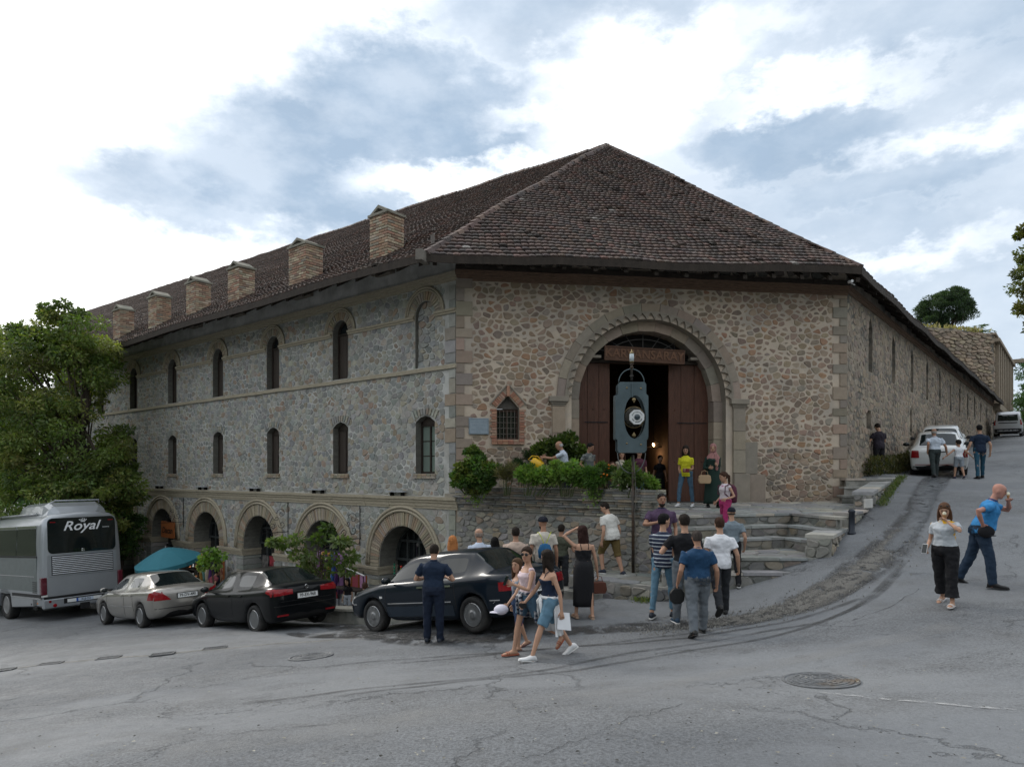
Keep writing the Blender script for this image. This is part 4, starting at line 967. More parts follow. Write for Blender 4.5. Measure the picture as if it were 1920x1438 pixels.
roof = obj('roof', new_mesh('roof', V, Fs, [M_timber]), cv)
tiles(E1, E2, [E1, E2, AP], .235, .19, 'tile_covering')
tiles(E1, EL, [E1, EL, RLr, AP], .25, .22, 'tile_covering')
tiles(E2, ER, [E2, ER, RR, AP], .45, .5, 'tile_covering')
def hip(A, B, step=.34, w=.13):
 n = int((B - A).length / step); d = (B - A).normalized(); sd = d.cross(Vector((0, 0, 1))).normalized(); up = sd.cross(d)
 for i in range(n):
  p = A + d * i * step; p = p + Vector((0, 0, wav(p) + .03 + rr.uniform(0, .02))); q = p + d * step * 1.15 - up * .015; ww = w * rr.uniform(.9, 1.1); j = rr.uniform(-.02, .02)
  ring_ = lambda c, k: [c + sd * (-ww * k + j) - up * .05, c + sd * (-ww * .6 * k + j) + up * .06, c + sd * (ww * .6 * k + j) + up * .06, c + sd * (ww * k + j) - up * .05]
  c_ = pick(PAL_TILE, rr, .2)
  if rr.random() < .12: c_ = (.17, .12, .095)
  piece(cv, 'ridge_tile', 'ridge_tiles', roof, M_tile, ring_(p, 1) + ring_(q, .92), [(0, 1, 5, 4), (1, 2, 6, 5), (2, 3, 7, 6), (3, 2, 1, 0), (4, 5, 6, 7)], c_)
hip(E1, AP); hip(E2, AP); hip(AP, RLr, .4)
def rafters(A, dirv, nout, L_, sp, slope, name, inner=1.6, start=.25):
 s = start
 while s < L_:
  p = A + dirv * s; p = p + Vector((0, 0, wav(p))); a = p + nout * (-.07) + Vector((0, 0, -.17 + .07 * slope)); b = p - nout * inner + Vector((0, 0, -.17 + inner * slope)); sd = dirv * .055
  mb = MB(); mb.hexa([a - sd, a + sd, a + sd + Vector((0, 0, -.12)), a - sd + Vector((0, 0, -.12))], [b - sd, b + sd, b + sd + Vector((0, 0, -.16)), b - sd + Vector((0, 0, -.16))])
  mb.build(name, M_timber, cv); s += sp
fdir = (E2 - E1); fdir.z = 0
FD = fdir.normalized(); FN = Vector((FD.y, -FD.x, 0))
rafters(E1, FD, FN, fdir.length, .83, .76, 'rafter')
rafters(E1, ddL, nL.to_3d(), 34, .85, .637, 'rafter', 1.9)
rafters(E2, ddR, nR.to_3d(), 26, 1.0, .7, 'rafter', 1.2)
mb = MB()
def board(A, B, nout, n):
 for i in range(n):
  a = A.lerp(B, i / n); b = A.lerp(B, (i + 1) / n); a = a + Vector((0, 0, wav(a))); b = b + Vector((0, 0, wav(b)))
  mb.hexa([a + nout * .0 + Vector((0, 0, -.19)), b + nout * .0 + Vector((0, 0, -.19)), b + nout * .03 + Vector((0, 0, -.19)), a + nout * .03 + Vector((0, 0, -.19))], [a + Vector((0, 0, .0)), b + Vector((0, 0, .0)), b + nout * .03, a + nout * .03])
board(E1, E2, FN, 14); board(E1, EL, nL.to_3d(), 50); board(E2, ER, nR.to_3d(), 40)
mb.build('eaves_board', M_timber, cv)
mb = MB(); c = E1 + Vector((-.05, -.05, -.12)); mb.box(c, (.16, .5, .26), Matrix.Rotation(-.3, 3, 'Z')); mb.build('hip_rafter_end', mat('grey_timber', (.16, .145, .125), .8, var=.3), cv)
mb = MB(); c = E2 + Vector((-.25, .15, -.33)); mb.tube([c, c + Vector((.0, -.18, -.02))], .04, 8); mb.tube([c + Vector((0, .0, .0)), c + Vector((.22, .12, -.05))], .012, 5)
cm = place('security_camera', 'small white camera bracket under the right end of the front eaves', 'camera', c); mb.build('body', mat('white_plastic', (.6, .6, .6), .5, var=0), cm)
M_cap = mat('mortar_cap', (.25, .235, .195), .9, var=.3, vscale=8, bump=.6, col2=(.16, .16, .13))
for k, (u, top) in enumerate(((2.85, 7.55), (7.0, 7.5), (11.1, 7.55), (14.4, 7.6), (17.9, 7.6), (21.7, 7.6))):
 w, dp = (.80, .62) if k != 1 else (.98, .66); d1 = .30; d0 = d1 - dp; zb = 5.85
 mb = MB(); FL.box(mb, u - w / 2 + .02, u + w / 2 - .02, zb, top, d0 + .02, d1 - .02); cm = mb.build('chimney', mat('chimney_mortar', (.19, .165, .135), .95, var=.3), cv)
 z = zb + .2; row = 0
 while z < top - .02:
  h = .062; off = .0 if row % 2 else .13
  for side_ in range(3):
   L_ = w if side_ == 0 else dp; x = -off
   while x < L_ - .03:
    a, b = max(x, 0) + .006, min(x + .26, L_) - .006; x += .26
    if b - a < .05: continue
    g = rr.uniform(0, .014); col = pick(PAL_CH if rr.random() < .75 else PAL_B, rr, .15)
    if side_ == 0: q0, q1 = FL.p(u - w / 2 + a, 0, d1 + g), FL.p(u - w / 2 + b, 0, d1 + g); i0, i1 = FL.p(u - w / 2 + a, 0, d1 - .03), FL.p(u - w / 2 + b, 0, d1 - .03)
    elif side_ == 1: q0, q1 = FL.p(u - w / 2 - g, 0, d1 - a), FL.p(u - w / 2 - g, 0, d1 - b); i0, i1 = FL.p(u - w / 2 + .03, 0, d1 - a), FL.p(u - w / 2 + .03, 0, d1 - b)
    else: q0, q1 = FL.p(u + w / 2 + g, 0, d1 - a), FL.p(u + w / 2 + g, 0, d1 - b); i0, i1 = FL.p(u + w / 2 - .03, 0, d1 - a), FL.p(u + w / 2 - .03, 0, d1 - b)
    lo4 = [p + Vector((0, 0, z)) for p in (i0, i1, q1, q0)]; hi4 = [p + Vector((0, 0, z + h)) for p in (i0, i1, q1, q0)]
    piece(cv, 'brick', 'chimney_brickwork', cm, M_brick, lo4 + hi4, [(3, 2, 1, 0), (4, 5, 6, 7), (0, 1, 5, 4), (1, 2, 6, 5), (2, 3, 7, 6), (3, 0, 4, 7)], col)
  z += h + .020; row += 1
 mb = MB(); FL.box(mb, u - w / 2 - .05, u + w / 2 + .05, top, top + .07, d0 - .05, d1 + .05)
 for s in (-1, 1):
  a = [FL.p(u + x, z, d) for x, z, d in ((s * w / 2, top + .07, d0 - .02), (s * w / 2, top + .07, d1 + .02), (0, top + .30, d1 + .02), (0, top + .30, d0 - .02))]
  b = [FL.p(u + x, z, d) for x, z, d in ((s * (w / 2 - .14), top + .07, d0 - .02), (s * (w / 2 - .14), top + .07, d1 + .02), (0, top + .21, d1 + .02), (0, top + .21, d0 - .02))]
  mb.hexa(a, b)
 mb.build('chimney_cap', M_cap, cm)
 mb = MB(); FL.box(mb, u - w / 2 - .06, u + w / 2 + .06, zb + .15, zb + .42 - .1, d1 - .02, d1 + .05); mb.build('flashing', mat('red_flashing', (.16, .07, .055), .7, var=.4), cm)
sb = place('ruined_stone_building', 'tall roofless stone building with ribbed walls beyond the end of the long roof', 'building', (38, 56, 3))
Q0 = P2 + dR * 44.6; FS = Frame(Q0, dR, nR); FW = Frame(Q0, Vector((-.957, -.29)), Vector((.29, -.957)))
PAL_S = [(.29, .225, .165), (.33, .26, .19), (.25, .20, .155), (.36, .29, .21), (.30, .24, .185)]
wF = wall_mesh(FW, [(0, 1), (16, 1), (16, 11.2), (12, 11.3), (8, 11.15), (4, 11.25), (1.2, 11.0), (0, 11.05)], [], .9, 'end_wall', M_mortar_dark, M_mortar_dark, sb)
wS = wall_mesh(FS, [(0, 1.5), (17, 3), (17, 11.0), (0, 11.05)], [], .8, 'street_wall', M_mortar_dark, M_mortar_dark, sb)
stone_field(sb, wF, FW, 0, 14, 4.5, 11.1, .55, .26, .03, .10, PAL_S, M_stone, (), rnd=rb)
stone_field(sb, wS, FS, 0, 17, 2.4, 11.0, .9, .4, .03, .05, PAL_S, M_stone, (), rnd=rb)
for k in range(9):
 mb = MB(); FS.box(mb, .9 + k * 1.85, 1.45 + k * 1.85, 5.6, 10.4, -.1, .32); mb.build('pilaster', mat('ribbed_plaster', (.27, .225, .17), .9, var=.25), sb)
mb = MB(); FS.box(mb, -.1, 17.1, 10.45, 10.7, -.1, .45); FS.box(mb, -.1, 17.1, 5.1, 5.55, -.1, .45); FS.box(mb, -.15, 17.2, 11.0, 11.15, -.6, .2); mb.build('ledge', mat('ribbed_plaster', (.19, .165, .13), .9), sb)
mb = MB(); FS.box(mb, 16.2, 16.9, 10.75, 11.1, .1, 3.2); mb.build('projecting_beam', mat('ribbed_plaster', (.19, .165, .13), .9), sb)
# ================================================================ terrace, planter wall, steps
class Flat:
 """a level surface as a frame: u = x, z = y, d = height"""
 def __init__(s, z, sx=0.0, sy=0.0, y0=0.0): s.z = z; s.sy = sy; s.y0 = y0
 def p(s, u, v, d=0.0): return Vector((u, v, s.z + s.sy * (v - s.y0) + d))
PAL_P = [(.21, .21, .20), (.24, .24, .225), (.19, .195, .19), (.28, .26, .225), (.225, .23, .225), (.32, .295, .25), (.20, .195, .18)]
M_slab = mat('paving_slab', rough=.6, attr=True, var=.22, vscale=7, bump=.4, bscale=14)
M_bed = mat('paving_joint', (.12, .115, .105), .9, var=.3, bump=.4)
M_stepwall = mat('step_mortar', (.27, .26, .235), .9, var=.3, vscale=3, bump=.5, col2=(.12, .125, .11), c2scale=1.4)
M_soil = mat('soil', (.05, .038, .028), .95, var=.4, vscale=8, bump=1)
tr = place('entrance_terrace', 'stone terrace with broad steps in front of the gateway', 'terrace', (5, 17, -1.2))
ZT, ST = -.79, .0316      # the floor falls towards the square
def tz(y): return ZT + ST * (y - 20.0) if y < 20 else ZT
def prism_z(name, poly, zt, zb, m_, parent, **k):
 mb = MB(); mb.prism([Vector((p[0], p[1], zb)) for p in poly], [Vector((p[0], p[1], zt(p[1]) if callable(zt) else zt)) for p in poly]); return mb.build(name, m_, parent, **k)
A0, A1, A2 = Vector((3.2, 15.0)), Vector((6.6, 16.27)), Vector((6.9, 14.62))
def off(k): # k treads out
 o1 = Vector((.12 * k, -.31 * k)); m_ = Vector((-.259 * k, -.449 * k)); o2 = Vector((-.325 * k, -.055 * k)); return [A0 + o1, A1 + m_, A2 + o2]
back = [(8.55, 16.6), (10.6, 19.4), (9.85, 20.0), (2.0, 18.9), (2.65, 17.2)]
e0 = [tuple(p) for p in off(0)]
floor_poly = e0 + [(7.35, 15.3)] + back
tf = prism_z('terrace_floor', floor_poly, lambda y: tz(y) - .035, -3.0, M_stepwall, tr)
HF = Flat(ZT - .035, sy=ST, y0=20.0)
rp = random.Random(21)
stone_field(tr, tf, HF, 1.9, 10.6, 14.6, 20.0, .62, .42, .014, .035, PAL_P, M_slab, (), floor_poly, rnd=rp, kind='paving_slab', rest='paving', rough=.02)
ZS = [-.93, -1.17, -1.41, -1.655]
for k in (1, 2):
 poly = [tuple(p) for p in off(k)] + [(7.0 + .01 * k, 15.6), (7.2, 16.9), (3.3, 16.5)]
 stp = prism_z('step', poly, ZS[k] - .03, -3.0, M_stepwall, tr)
land = [(2.95, 13.62), (6.12, 13.55), (6.85, 14.55), (7.1, 16.6), (3.25, 16.2)]
lf_ = prism_z('landing', land, ZS[3] - .03, -3.0, M_stepwall, tr)
low = [(2.90, 13.25), (6.02, 13.20), (6.5, 13.9), (6.9, 15.6), (3.2, 15.2)]
stl = prism_z('step', low, -1.93, -3.0, M_stepwall, tr)
stone_field(tr, lf_, Flat(ZS[3] - .03), 2.9, 7.0, 13.5, 16.3, .50, .34, .012, .03, PAL_P, M_slab, (), land, rnd=rp, kind='paving_slab', rest='paving', rough=.02)
def run(parent, pts, z, zb, tread, th=.055, L_=.75, pal=PAL_P, face=True):
 """cap slabs along a step edge and stones in the riser below it"""
 for a, b in zip(pts, pts[1:]):
  a = Vector(a); b = Vector(b); d = (b - a); ln = d.length; d.normalize(); n = Vector((d.y, -d.x)); s = 0
  if n.y > .3: n = -n
  while s < ln - .05:
   l = min(L_ * rp.uniform(.6, 1.25), ln - s)
   if ln - s - l < .2: l = ln - s
   p = a + d * (s + .006); q = a + d * (s + l - .006); j = rp.uniform(-.006, .006)
   V = [(p + n * .03).to_3d(), (q + n * .03).to_3d(), (q - n * tread).to_3d(), (p - n * tread).to_3d()]
   lo_ = [v + Vector((0, 0, z - th)) for v in V]; hi_ = [v + Vector((0, 0, z + j)) for v in V]
   c_ = tuple(x * 1.25 for x in pick(pal, rp))
   piece(tr, 'tread_slab', 'tread_slabs', parent, M_slab, lo_ + hi_, [(3, 2, 1, 0), (4, 5, 6, 7), (0, 1, 5, 4), (1, 2, 6, 5), (2, 3, 7, 6), (3, 0, 4, 7)], c_)
   s += l
  if face:
   fr = Frame(a, d, n)
   stone_field(tr, parent, fr, .02, ln - .02, zb, z - th - .008, .34, .17, .010, .02, [tuple(x * .8 for x in c) for c in PAL_T], M_stone_worn, (), rnd=rp, jit=.3)
run(tf, off(0), -.925, -1.16, .34)
run(bpy.data.objects['step'], off(1), ZS[1], ZS[1] - .24, .36)
run(bpy.data.objects['step.001'], off(2), ZS[2], ZS[2] - .25, .36)
run(lf_, land[:3], ZS[3], ZS[3] - .25, .30, face=True)
run(stl, low[:3], -1.90, -2.20, .36)
edge = [(7.45, 15.15), (8.62, 16.7)]
fr = Frame(edge[0], Vector((1.17, 1.55)), Vector((1.55, -1.17)))
mb = MB(); fr.box(mb, 0, 1.94, -2.6, -.93, -.35, 0); re_ = mb.build('retaining_edge', M_stepwall, tr)
stone_field(tr, re_, fr, .02, 1.92, -1.7, -.95, .35, .2, .012, .025, PAL_T, M_stone_worn, (), rnd=rp)
run(re_, [edge[0], edge[1]], -.87, -1.1, .36, face=False)
def parapet(label, a, b, w, z0, z1, zb0, zb1, cat='low wall'):
 a = Vector(a); b = Vector(b); d = (b - a); ln = d.length; d.normalize(); n = Vector((d.y, -d.x)); t = place('parapet_wall', label, cat, (a.x, a.y, zb0))
 fr = Frame(a, d, n)
 def zz(s): return z0 + (z1 - z0) * s / ln
 mb = MB(); mb.hexa([fr.p(0, zb0, 0), fr.p(ln, zb1, 0), fr.p(ln, zb1, -w), fr.p(0, zb0, -w)], [fr.p(0, z0 - .07, 0), fr.p(ln, z1 - .07, 0), fr.p(ln, z1 - .07, -w), fr.p(0, z0 - .07, -w)])
 core = mb.build('wall_core', M_stepwall, t)
 poly = [(0, zb0), (ln, zb1), (ln, z1 - .075), (0, z0 - .075)]
 zmin = min(zb0, zb1)
 stone_field(t, core, fr, 0, ln, zmin, max(z0, z1) - .075, .30, .19, .012, .03, PAL_T, M_stone_worn, (), poly, rnd=rp)
 fr2 = Frame(a - n * w, -d, -n);
 stone_field(t, core, Frame(a - n * w, d, -n), 0, ln, zmin, max(z0, z1) - .075, .30, .19, .012, .03, PAL_T, M_stone_worn, (), poly, rnd=rp)
 fe = Frame(a, -n, -d); stone_field(t, core, fe, 0, w, zb0, z0 - .075, .26, .17, .012, .03, PAL_T, M_stone_worn, (), rnd=rp)
 s = 0
 while s < ln - .05:
  l = min(rp.uniform(.5, .85), ln - s)
  if ln - s - l < .25: l = ln - s
  V = []
  for zo, g in ((-.07, .0), (rp.uniform(-.005, .01), .0)):
   V += [fr.p(s + .005, zz(s) + zo, .04), fr.p(s + l - .005, zz(s + l) + zo, .04), fr.p(s + l - .005, zz(s + l) + zo, -w - .04), fr.p(s + .005, zz(s) + zo, -w - .04)]
  piece(t, 'coping_slab', 'coping', core, M_slab, V, [(3, 2, 1, 0), (4, 5, 6, 7), (0, 1, 5, 4), (1, 2, 6, 5), (2, 3, 7, 6), (3, 0, 4, 7)], tuple(x * 1.3 for x in pick(PAL_P, rp))); s += l
 return t
parapet('low stone wall block with a flat coping at the foot of the steps, street side', (6.22, 13.42), (7.55, 15.45), .44, -1.20, -1.19, -2.0, -1.5)
parapet('long low stone wall with coping that climbs beside the street towards the side wall', (8.85, 16.95), (11.55, 20.75), .40, -.46, -.12, -1.5, -.8)
cs = place('leaning_slab', 'small pale slab lying at the lower end of the climbing low wall', 'slab', (8.55, 16.75, -.75))
mb = MB(); mb.box((8.60, 16.62, -.72), (.34, .05, .22), Matrix.Rotation(.6, 3, 'Z')); bevel(mb.build('slab', mat('pale_stone', (.5, .49, .46), .8, var=.15), cs), .01)
up = place('upper_steps', 'short flight of stone steps from the terrace up to the pavement by the side wall', 'steps', (10.3, 19.6, -.8))
for k, (y, z) in enumerate(((18.95, -.60), (19.35, -.37), (19.75, -.14))):
 poly = [(9.05 + (y - 18.9) * .62, y), (10.35 + (y - 18.9) * .62, y - .15 + .1), (11.3, 20.6 + .01 * k), (11.9, 22.0), (10.7, 21.9), (9.7, 20.1 + .01 * k)]
 s_ = prism_z('step', poly, z, -1.6, M_stepwall, up)
 a, b = Vector(poly[0]), Vector(poly[1]); d = (b - a).normalized(); n = Vector((d.y, -d.x)); L_ = (b - a).length; s = 0
 while s < L_ - .02:
  l = min(.55, L_ - s); V = [(a + d * (s + .005) + n * .03), (a + d * (s + l - .005) + n * .03), (a + d * (s + l - .005) - n * .36), (a + d * (s + .005) - n * .36)]
  piece(up, 'tread_slab', 'tread_slabs', s_, M_slab, [v.to_3d() + Vector((0, 0, z - .05)) for v in V] + [v.to_3d() + Vector((0, 0, z + .006)) for v in V], [(3, 2, 1, 0), (4, 5, 6, 7), (0, 1, 5, 4), (1, 2, 6, 5), (2, 3, 7, 6), (3, 0, 4, 7)], tuple(x * 1.2 for x in pick(PAL_P, rp))); s += l
pw = place('planter_wall', 'high rubble wall with a stacked-stone parapet holding the planted bed', 'wall', FP.p(3, -3.5, 0))
mb = MB(); FP.box(mb, -.02, 6.0, -4.2, -.52, -.4, 0)
mb.hexa([FP.p(6.0, -4.2, 0), FP.p(6.0, -4.2, -.4), (2.65, 17.4, -4.2), (2.45, 17.2, -4.2)], [FP.p(6.0, -.52, 0), FP.p(6.0, -.52, -.4), (2.65, 17.4, -.52), (2.45, 17.2, -.52)])
core = mb.build('wall_core', mat('planter_mortar', (.30, .285, .25), .9, var=.3, vscale=2.5, bump=.5, col2=(.19, .185, .165), c2scale=1.1), pw)
stone_field(pw, core, FP, .0, 5.98, -3.7, -.99, .25, .135, .014, .02, PAL_T, M_stone, (), rnd=rp)
z = -.52 - .42
rows = []
z = -.955
while z < -.345:
 h = rp.uniform(.035, .07); proud = .07 if -.80 < z < -.62 else .02
 if -.66 < z < -.60: proud = .13
 u = rp.uniform(-.2, 0)
 while u < 6.0:
  l = rp.uniform(.16, .50); a, b = max(u, 0), min(u + l, 6.02)
  if b - a > .05:
   g = rp.uniform(-.015, .015); brick_piece(pw, core, M_stone_worn, FP, [(a + .004, z), (b - .004, z), (b - .004, z + h - .009), (a + .004, z + h - .009)], -.34, .02 + proud + g, pick(PAL_T, rp), 'flat_stone', 'stacked_stones')
  u += l
 FE = Frame((W2.x, W2.y), Vector((2.65 - W2.x, 17.4 - W2.y)), Vector((.98, .17))); u = 0
 while u < 2.6:
  l = rp.uniform(.2, .5); g = rp.uniform(-.01, .015); brick_piece(pw, core, M_stone_worn, FE, [(u + .004, z), (min(u + l, 2.65) - .004, z), (min(u + l, 2.65) - .004, z + h - .009), (u + .004, z + h - .009)], -.3, .03 + g, pick(PAL_T, rp), 'flat_stone', 'stacked_stones'); u += l
 z += h
for c_ in (3.9,):
 voussoirs(pw, core, FP, c_, -2.5, .72, .98, -.02, .045, 22, [(.22, .20, .165), (.25, .22, .18)], .014, kind='stone', m_=M_stone, rest='rubble_stonework', k=.75)
mb = MB(); mb.prism([FP.p(.05, -.62, -.35), FP.p(5.9, -.62, -.35), Vector((2.6, 17.3, -.62)), Vector((2.4, 18.95, -.62)), Vector((-.9, 18.55, -.62))], [FP.p(.05, -.50, -.35), FP.p(5.9, -.50, -.35), Vector((2.6, 17.3, -.50)), Vector((2.4, 18.95, -.50)), Vector((-.9, 18.55, -.50))])
mb.build('soil_bed', M_soil, pw)
pf = place('stone_platform', 'low raised stone platform at the foot of the planter wall', 'platform', (2.4, 14.2, -2.6))
poly = [(1.20, 14.55), (2.05, 13.72), (3.12, 12.98), (3.45, 13.6), (3.2, 14.9), (2.2, 15.7)]
pc = prism_z('platform_core', poly, -2.17, -3.4, M_stepwall, pf)
stone_field(pf, pc, Flat(-2.17), 1.1, 3.5, 12.9, 15.8, .6, .45, .012, .025, PAL_P, M_slab, (), poly, rnd=rp, kind='paving_slab', rest='paving', rough=.02)
for a, b in zip(poly[:3], poly[1:4]):
 a = Vector(a); b = Vector(b); d = (b - a).normalized(); fr = Frame(a, d, Vector((d.y, -d.x))); stone_field(pf, pc, fr, 0, (b - a).length, -3.0, -2.2, .26, .2, .012, .03, [(.24, .225, .19), (.10, .10, .105), (.28, .26, .22), (.20, .18, .14)], M_stone_worn, (), rnd=rp)
st2 = prism_z('low_step', [(.62, 14.65), (1.62, 13.82), (2.0, 13.95), (1.3, 14.9)], -2.42, -3.3, M_stepwall, pf)
kw = place('kerb_wall', 'knee-high mortared wall between the parked cars and the shops', 'low wall', (-3.6, 15.9, -3.3))
a = Vector((-.2, 13.9)); b = Vector((-8.2, 20.4)); d = (b - a).normalized(); n = Vector((-abs(d.y), -abs(d.x))).normalized()
frk = Frame(a, d, n); ln = (b - a).length
mb = MB()
m_k = mat('kerb_wall_stone', (.25, .245, .215), .9, var=.3, vscale=3, bump=.5, col2=(.15, .16, .145))
for i in range(10):
 u0, u1 = ln * i / 10, ln * (i + 1) / 10; p0, p1 = frk.p(u0, 0), frk.p(u1, 0); z0, z1 = gz(p0.x, p0.y), gz(p1.x, p1.y)
 mb.hexa([frk.p(u0, z0 - .6, 0), frk.p(u1, z1 - .6, 0), frk.p(u1, z1 - .6, -.35), frk.p(u0, z0 - .6, -.35)], [frk.p(u0, z0 + .33, 0), frk.p(u1, z1 + .33, 0), frk.p(u1, z1 + .33, -.35), frk.p(u0, z0 + .33, -.35)])
ko = mb.build('wall_core', m_k, kw)
u = 0
while u < ln:
 l = rp.uniform(.6, 1.1); p0, p1 = frk.p(u, 0), frk.p(min(u + l, ln), 0); z0, z1 = gz(p0.x, p0.y) + .33, gz(p1.x, p1.y) + .33; u1 = min(u + l, ln) - .01
 V = [frk.p(u, z0, .05), frk.p(u1, z1, .05), frk.p(u1, z1, -.4), frk.p(u, z0, -.4)]
 piece(kw, 'coping_slab', 'coping', ko, M_slab, V + [v + Vector((0, 0, .06)) for v in V], [(3, 2, 1, 0), (4, 5, 6, 7), (0, 1, 5, 4), (1, 2, 6, 5), (2, 3, 7, 6), (3, 0, 4, 7)], (.30, .29, .25)); u += l
bo = place('bollard', 'short dark metal bollard standing beside the steps on the street side', 'bollard', gp(1597, 1000))
c = Vector(bo.location) + Vector((0, 0, -.02)); mb = MB(); mb.lathe(c, [(.085, 0), (.085, .04), (.062, .06), (.062, .46), (.072, .47), (.072, .50), (.05, .53), (.01, .54)], n=20); mb.build('post', mat('bollard_paint', (.03, .035, .045), .4, var=.2, metal=.3), bo, smooth=True)
# ================================================================ plants
def leaf_material(name, tr=.4, rough=.5):
 m = bpy.data.materials.new(name); m.use_nodes = True; nt = m.node_tree; nt.nodes.clear(); L = nt.links.new
 o = N(nt, 'ShaderNodeOutputMaterial'); a = N(nt, 'ShaderNodeAttribute', attribute_name='Col'); d = N(nt, 'ShaderNodeBsdfPrincipled'); t = N(nt, 'ShaderNodeBsdfTranslucent'); mx = N(nt, 'ShaderNodeMixShader')
 d.inputs['Roughness'].default_value = rough; d.inputs['Specular IOR Level'].default_value = .35
 s = N(nt, 'ShaderNodeVectorMath', operation='MULTIPLY'); s.inputs[1].default_value = (1.35, 1.5, .5); L(a.outputs['Color'], s.inputs[0]); L(s.outputs[0], t.inputs['Color'])
 L(a.outputs['Color'], d.inputs['Base Color']); mx.inputs[0].default_value = tr; L(d.outputs[0], mx.inputs[1]); L(t.outputs[0], mx.inputs[2]); L(mx.outputs[0], o.inputs[0])
 return m
M_leaf = leaf_material('leaf'); M_bark = mat('bark', (.07, .055, .042), .9, var=.4, vscale=6, bump=1, bscale=12, stretch=(1, 1, .3))
M_stem = mat('green_stem', (.06, .075, .03), .8, var=.2)
def leaves_mesh(name, P, D, size, cols, aspect=.45, rng=RNG, curl=.2):
 """P: points, D: leaf directions; folded four-point leaves, two triangles each"""
 n = len(P); s = size * rng.uniform(.65, 1.35, n)[:, None]
 D = D / (np.linalg.norm(D, axis=1)[:, None] + 1e-9); R = rng.normal(size=(n, 3)); S = np.cross(D, R); S /= np.linalg.norm(S, axis=1)[:, None] + 1e-9; Nn = np.cross(S, D)
 a = P; b = P + D * s * .5 + S * s * aspect * .5 - Nn * s * curl * .3; c = P + D * s - Nn * s * curl; d = P + D * s * .5 - S * s * aspect * .5 - Nn * s * curl * .3
 V = np.stack([a, b, c, d], 1).reshape(-1, 3)
 me = bpy.data.meshes.new(name); me.vertices.add(4 * n); me.vertices.foreach_set('co', V.ravel().astype(np.float32))
 me.loops.add(4 * n); me.loops.foreach_set('vertex_index', np.arange(4 * n, dtype=np.int32)); me.polygons.add(n)
 me.polygons.foreach_set('loop_start', np.arange(0, 4 * n, 4, dtype=np.int32)); me.polygons.foreach_set('loop_total', np.full(n, 4, dtype=np.int32))
 me.materials.append(M_leaf); me.update(calc_edges=True)
 at = me.color_attributes.new('Col', 'FLOAT_COLOR', 'CORNER'); c4 = np.ones((4 * n, 4), np.float32); c4[:, :3] = np.repeat(cols, 4, axis=0); at.data.foreach_set('color', c4.ravel())
 return me
def clumps(cs, per, size, pal, rng, flat=.6, droop=.3, spread=1.0):
 """cs: list of (centre, radius); leaf points spread over each clump's shell"""
 Ps, Ds, Cs = [], [], []
 pal = np.array(pal)
 for c, r in cs:
  n = int(per * (.7 + .6 * rng.random())); d = rng.normal(size=(n, 3)); d /= np.linalg.norm(d, axis=1)[:, None]
  rad = r * rng.uniform(.25, 1.0, n)[:, None] ** .6; p = np.array(c) + d * rad * np.array([1, 1, flat])
  dd = d + rng.normal(size=(n, 3)) * .7 + np.array([0, 0, -droop]); Ps.append(p); Ds.append(dd)
  k = pal[rng.integers(0, len(pal))] * rng.uniform(.8, 1.2); Cs.append(np.clip(k[None] * rng.uniform(.7, 1.3, (n, 1)) * (1 + rng.normal(size=(n, 3)) * .06), .005, 1))
 return np.concatenate(Ps), np.concatenate(Ds), np.concatenate(Cs)
def branchy(mb, base, top, targets, r0, rng, n=8):
 """trunk with limbs that reach the clumps"""
 base = Vector(base); top = Vector(top); P = [base.lerp(top, i / 6) + Vector((rng.normal() * .05, rng.normal() * .05, 0)) * (i > 0) for i in range(7)]
 mb.tube(P, [r0 * (1.25 if i == 0 else 1 - .6 * i / 6) for i in range(7)], n)
 for t in targets:
  t = Vector(t); k = rng.uniform(.35, .95); s = base.lerp(top, k); mid = s.lerp(t, .5) + Vector((0, 0, -.1 + .2 * rng.random())) * (t - s).length
  mb.tube([s, s.lerp(mid, .6) + Vector((0, 0, .05)), mid, t], [r0 * .28, r0 * .2, r0 * .14, r0 * .04], 5)
def tree(name, label, base, height, crown, per, size, pal, seed, trunk_r=.2, flat=.6, droop=.3, cat='tree', limbs=30, ratio=1.0, group=None, aspect=.45, top=None):
 """crown: list of (centre, radii, number of clumps, clump radius)"""
 rng = np.random.default_rng(seed); t = place(name, label, cat, base, group=group); cs = []
 for c, rad, n, cr in crown:
  for _ in range(n):
   d = rng.normal(size=3); d /= np.linalg.norm(d); k = rng.uniform(.35, 1.0) ** .45
   cs.append((np.array(c) + d * np.array(rad) * k, cr * rng.uniform(.6, 1.3)))
 P, D, C = clumps(cs, per, size, pal, rng, flat, droop)
 obj('crown', leaves_mesh('crown', P, D, size, C, aspect, rng), t)
 mb = MB(); idx = rng.permutation(len(cs))[:limbs]; branchy(mb, base, top or (base[0] + .2, base[1], base[2] + height * .8), [cs[i][0] for i in idx], trunk_r, rng); mb.build('trunk', M_bark, t, smooth=True)
 return t
PAL_G1 = [(0.121, 0.171, 0.043), (0.101, 0.150, 0.043), (0.150, 0.201, 0.056), (0.190, 0.230, 0.070), (0.081, 0.121, 0.040), (0.222, 0.241, 0.081), (0.131, 0.150, 0.050)]
PAL_G2 = [(0.082, 0.154, 0.051), (0.107, 0.189, 0.066), (0.066, 0.119, 0.047), (0.130, 0.213, 0.070)]
PAL_LG = [(0.140, 0.238, 0.049), (0.182, 0.280, 0.063), (0.112, 0.196, 0.042), (0.210, 0.294, 0.084)]
def C3(px, py, Y): return tuple(px2(px, py, Y))
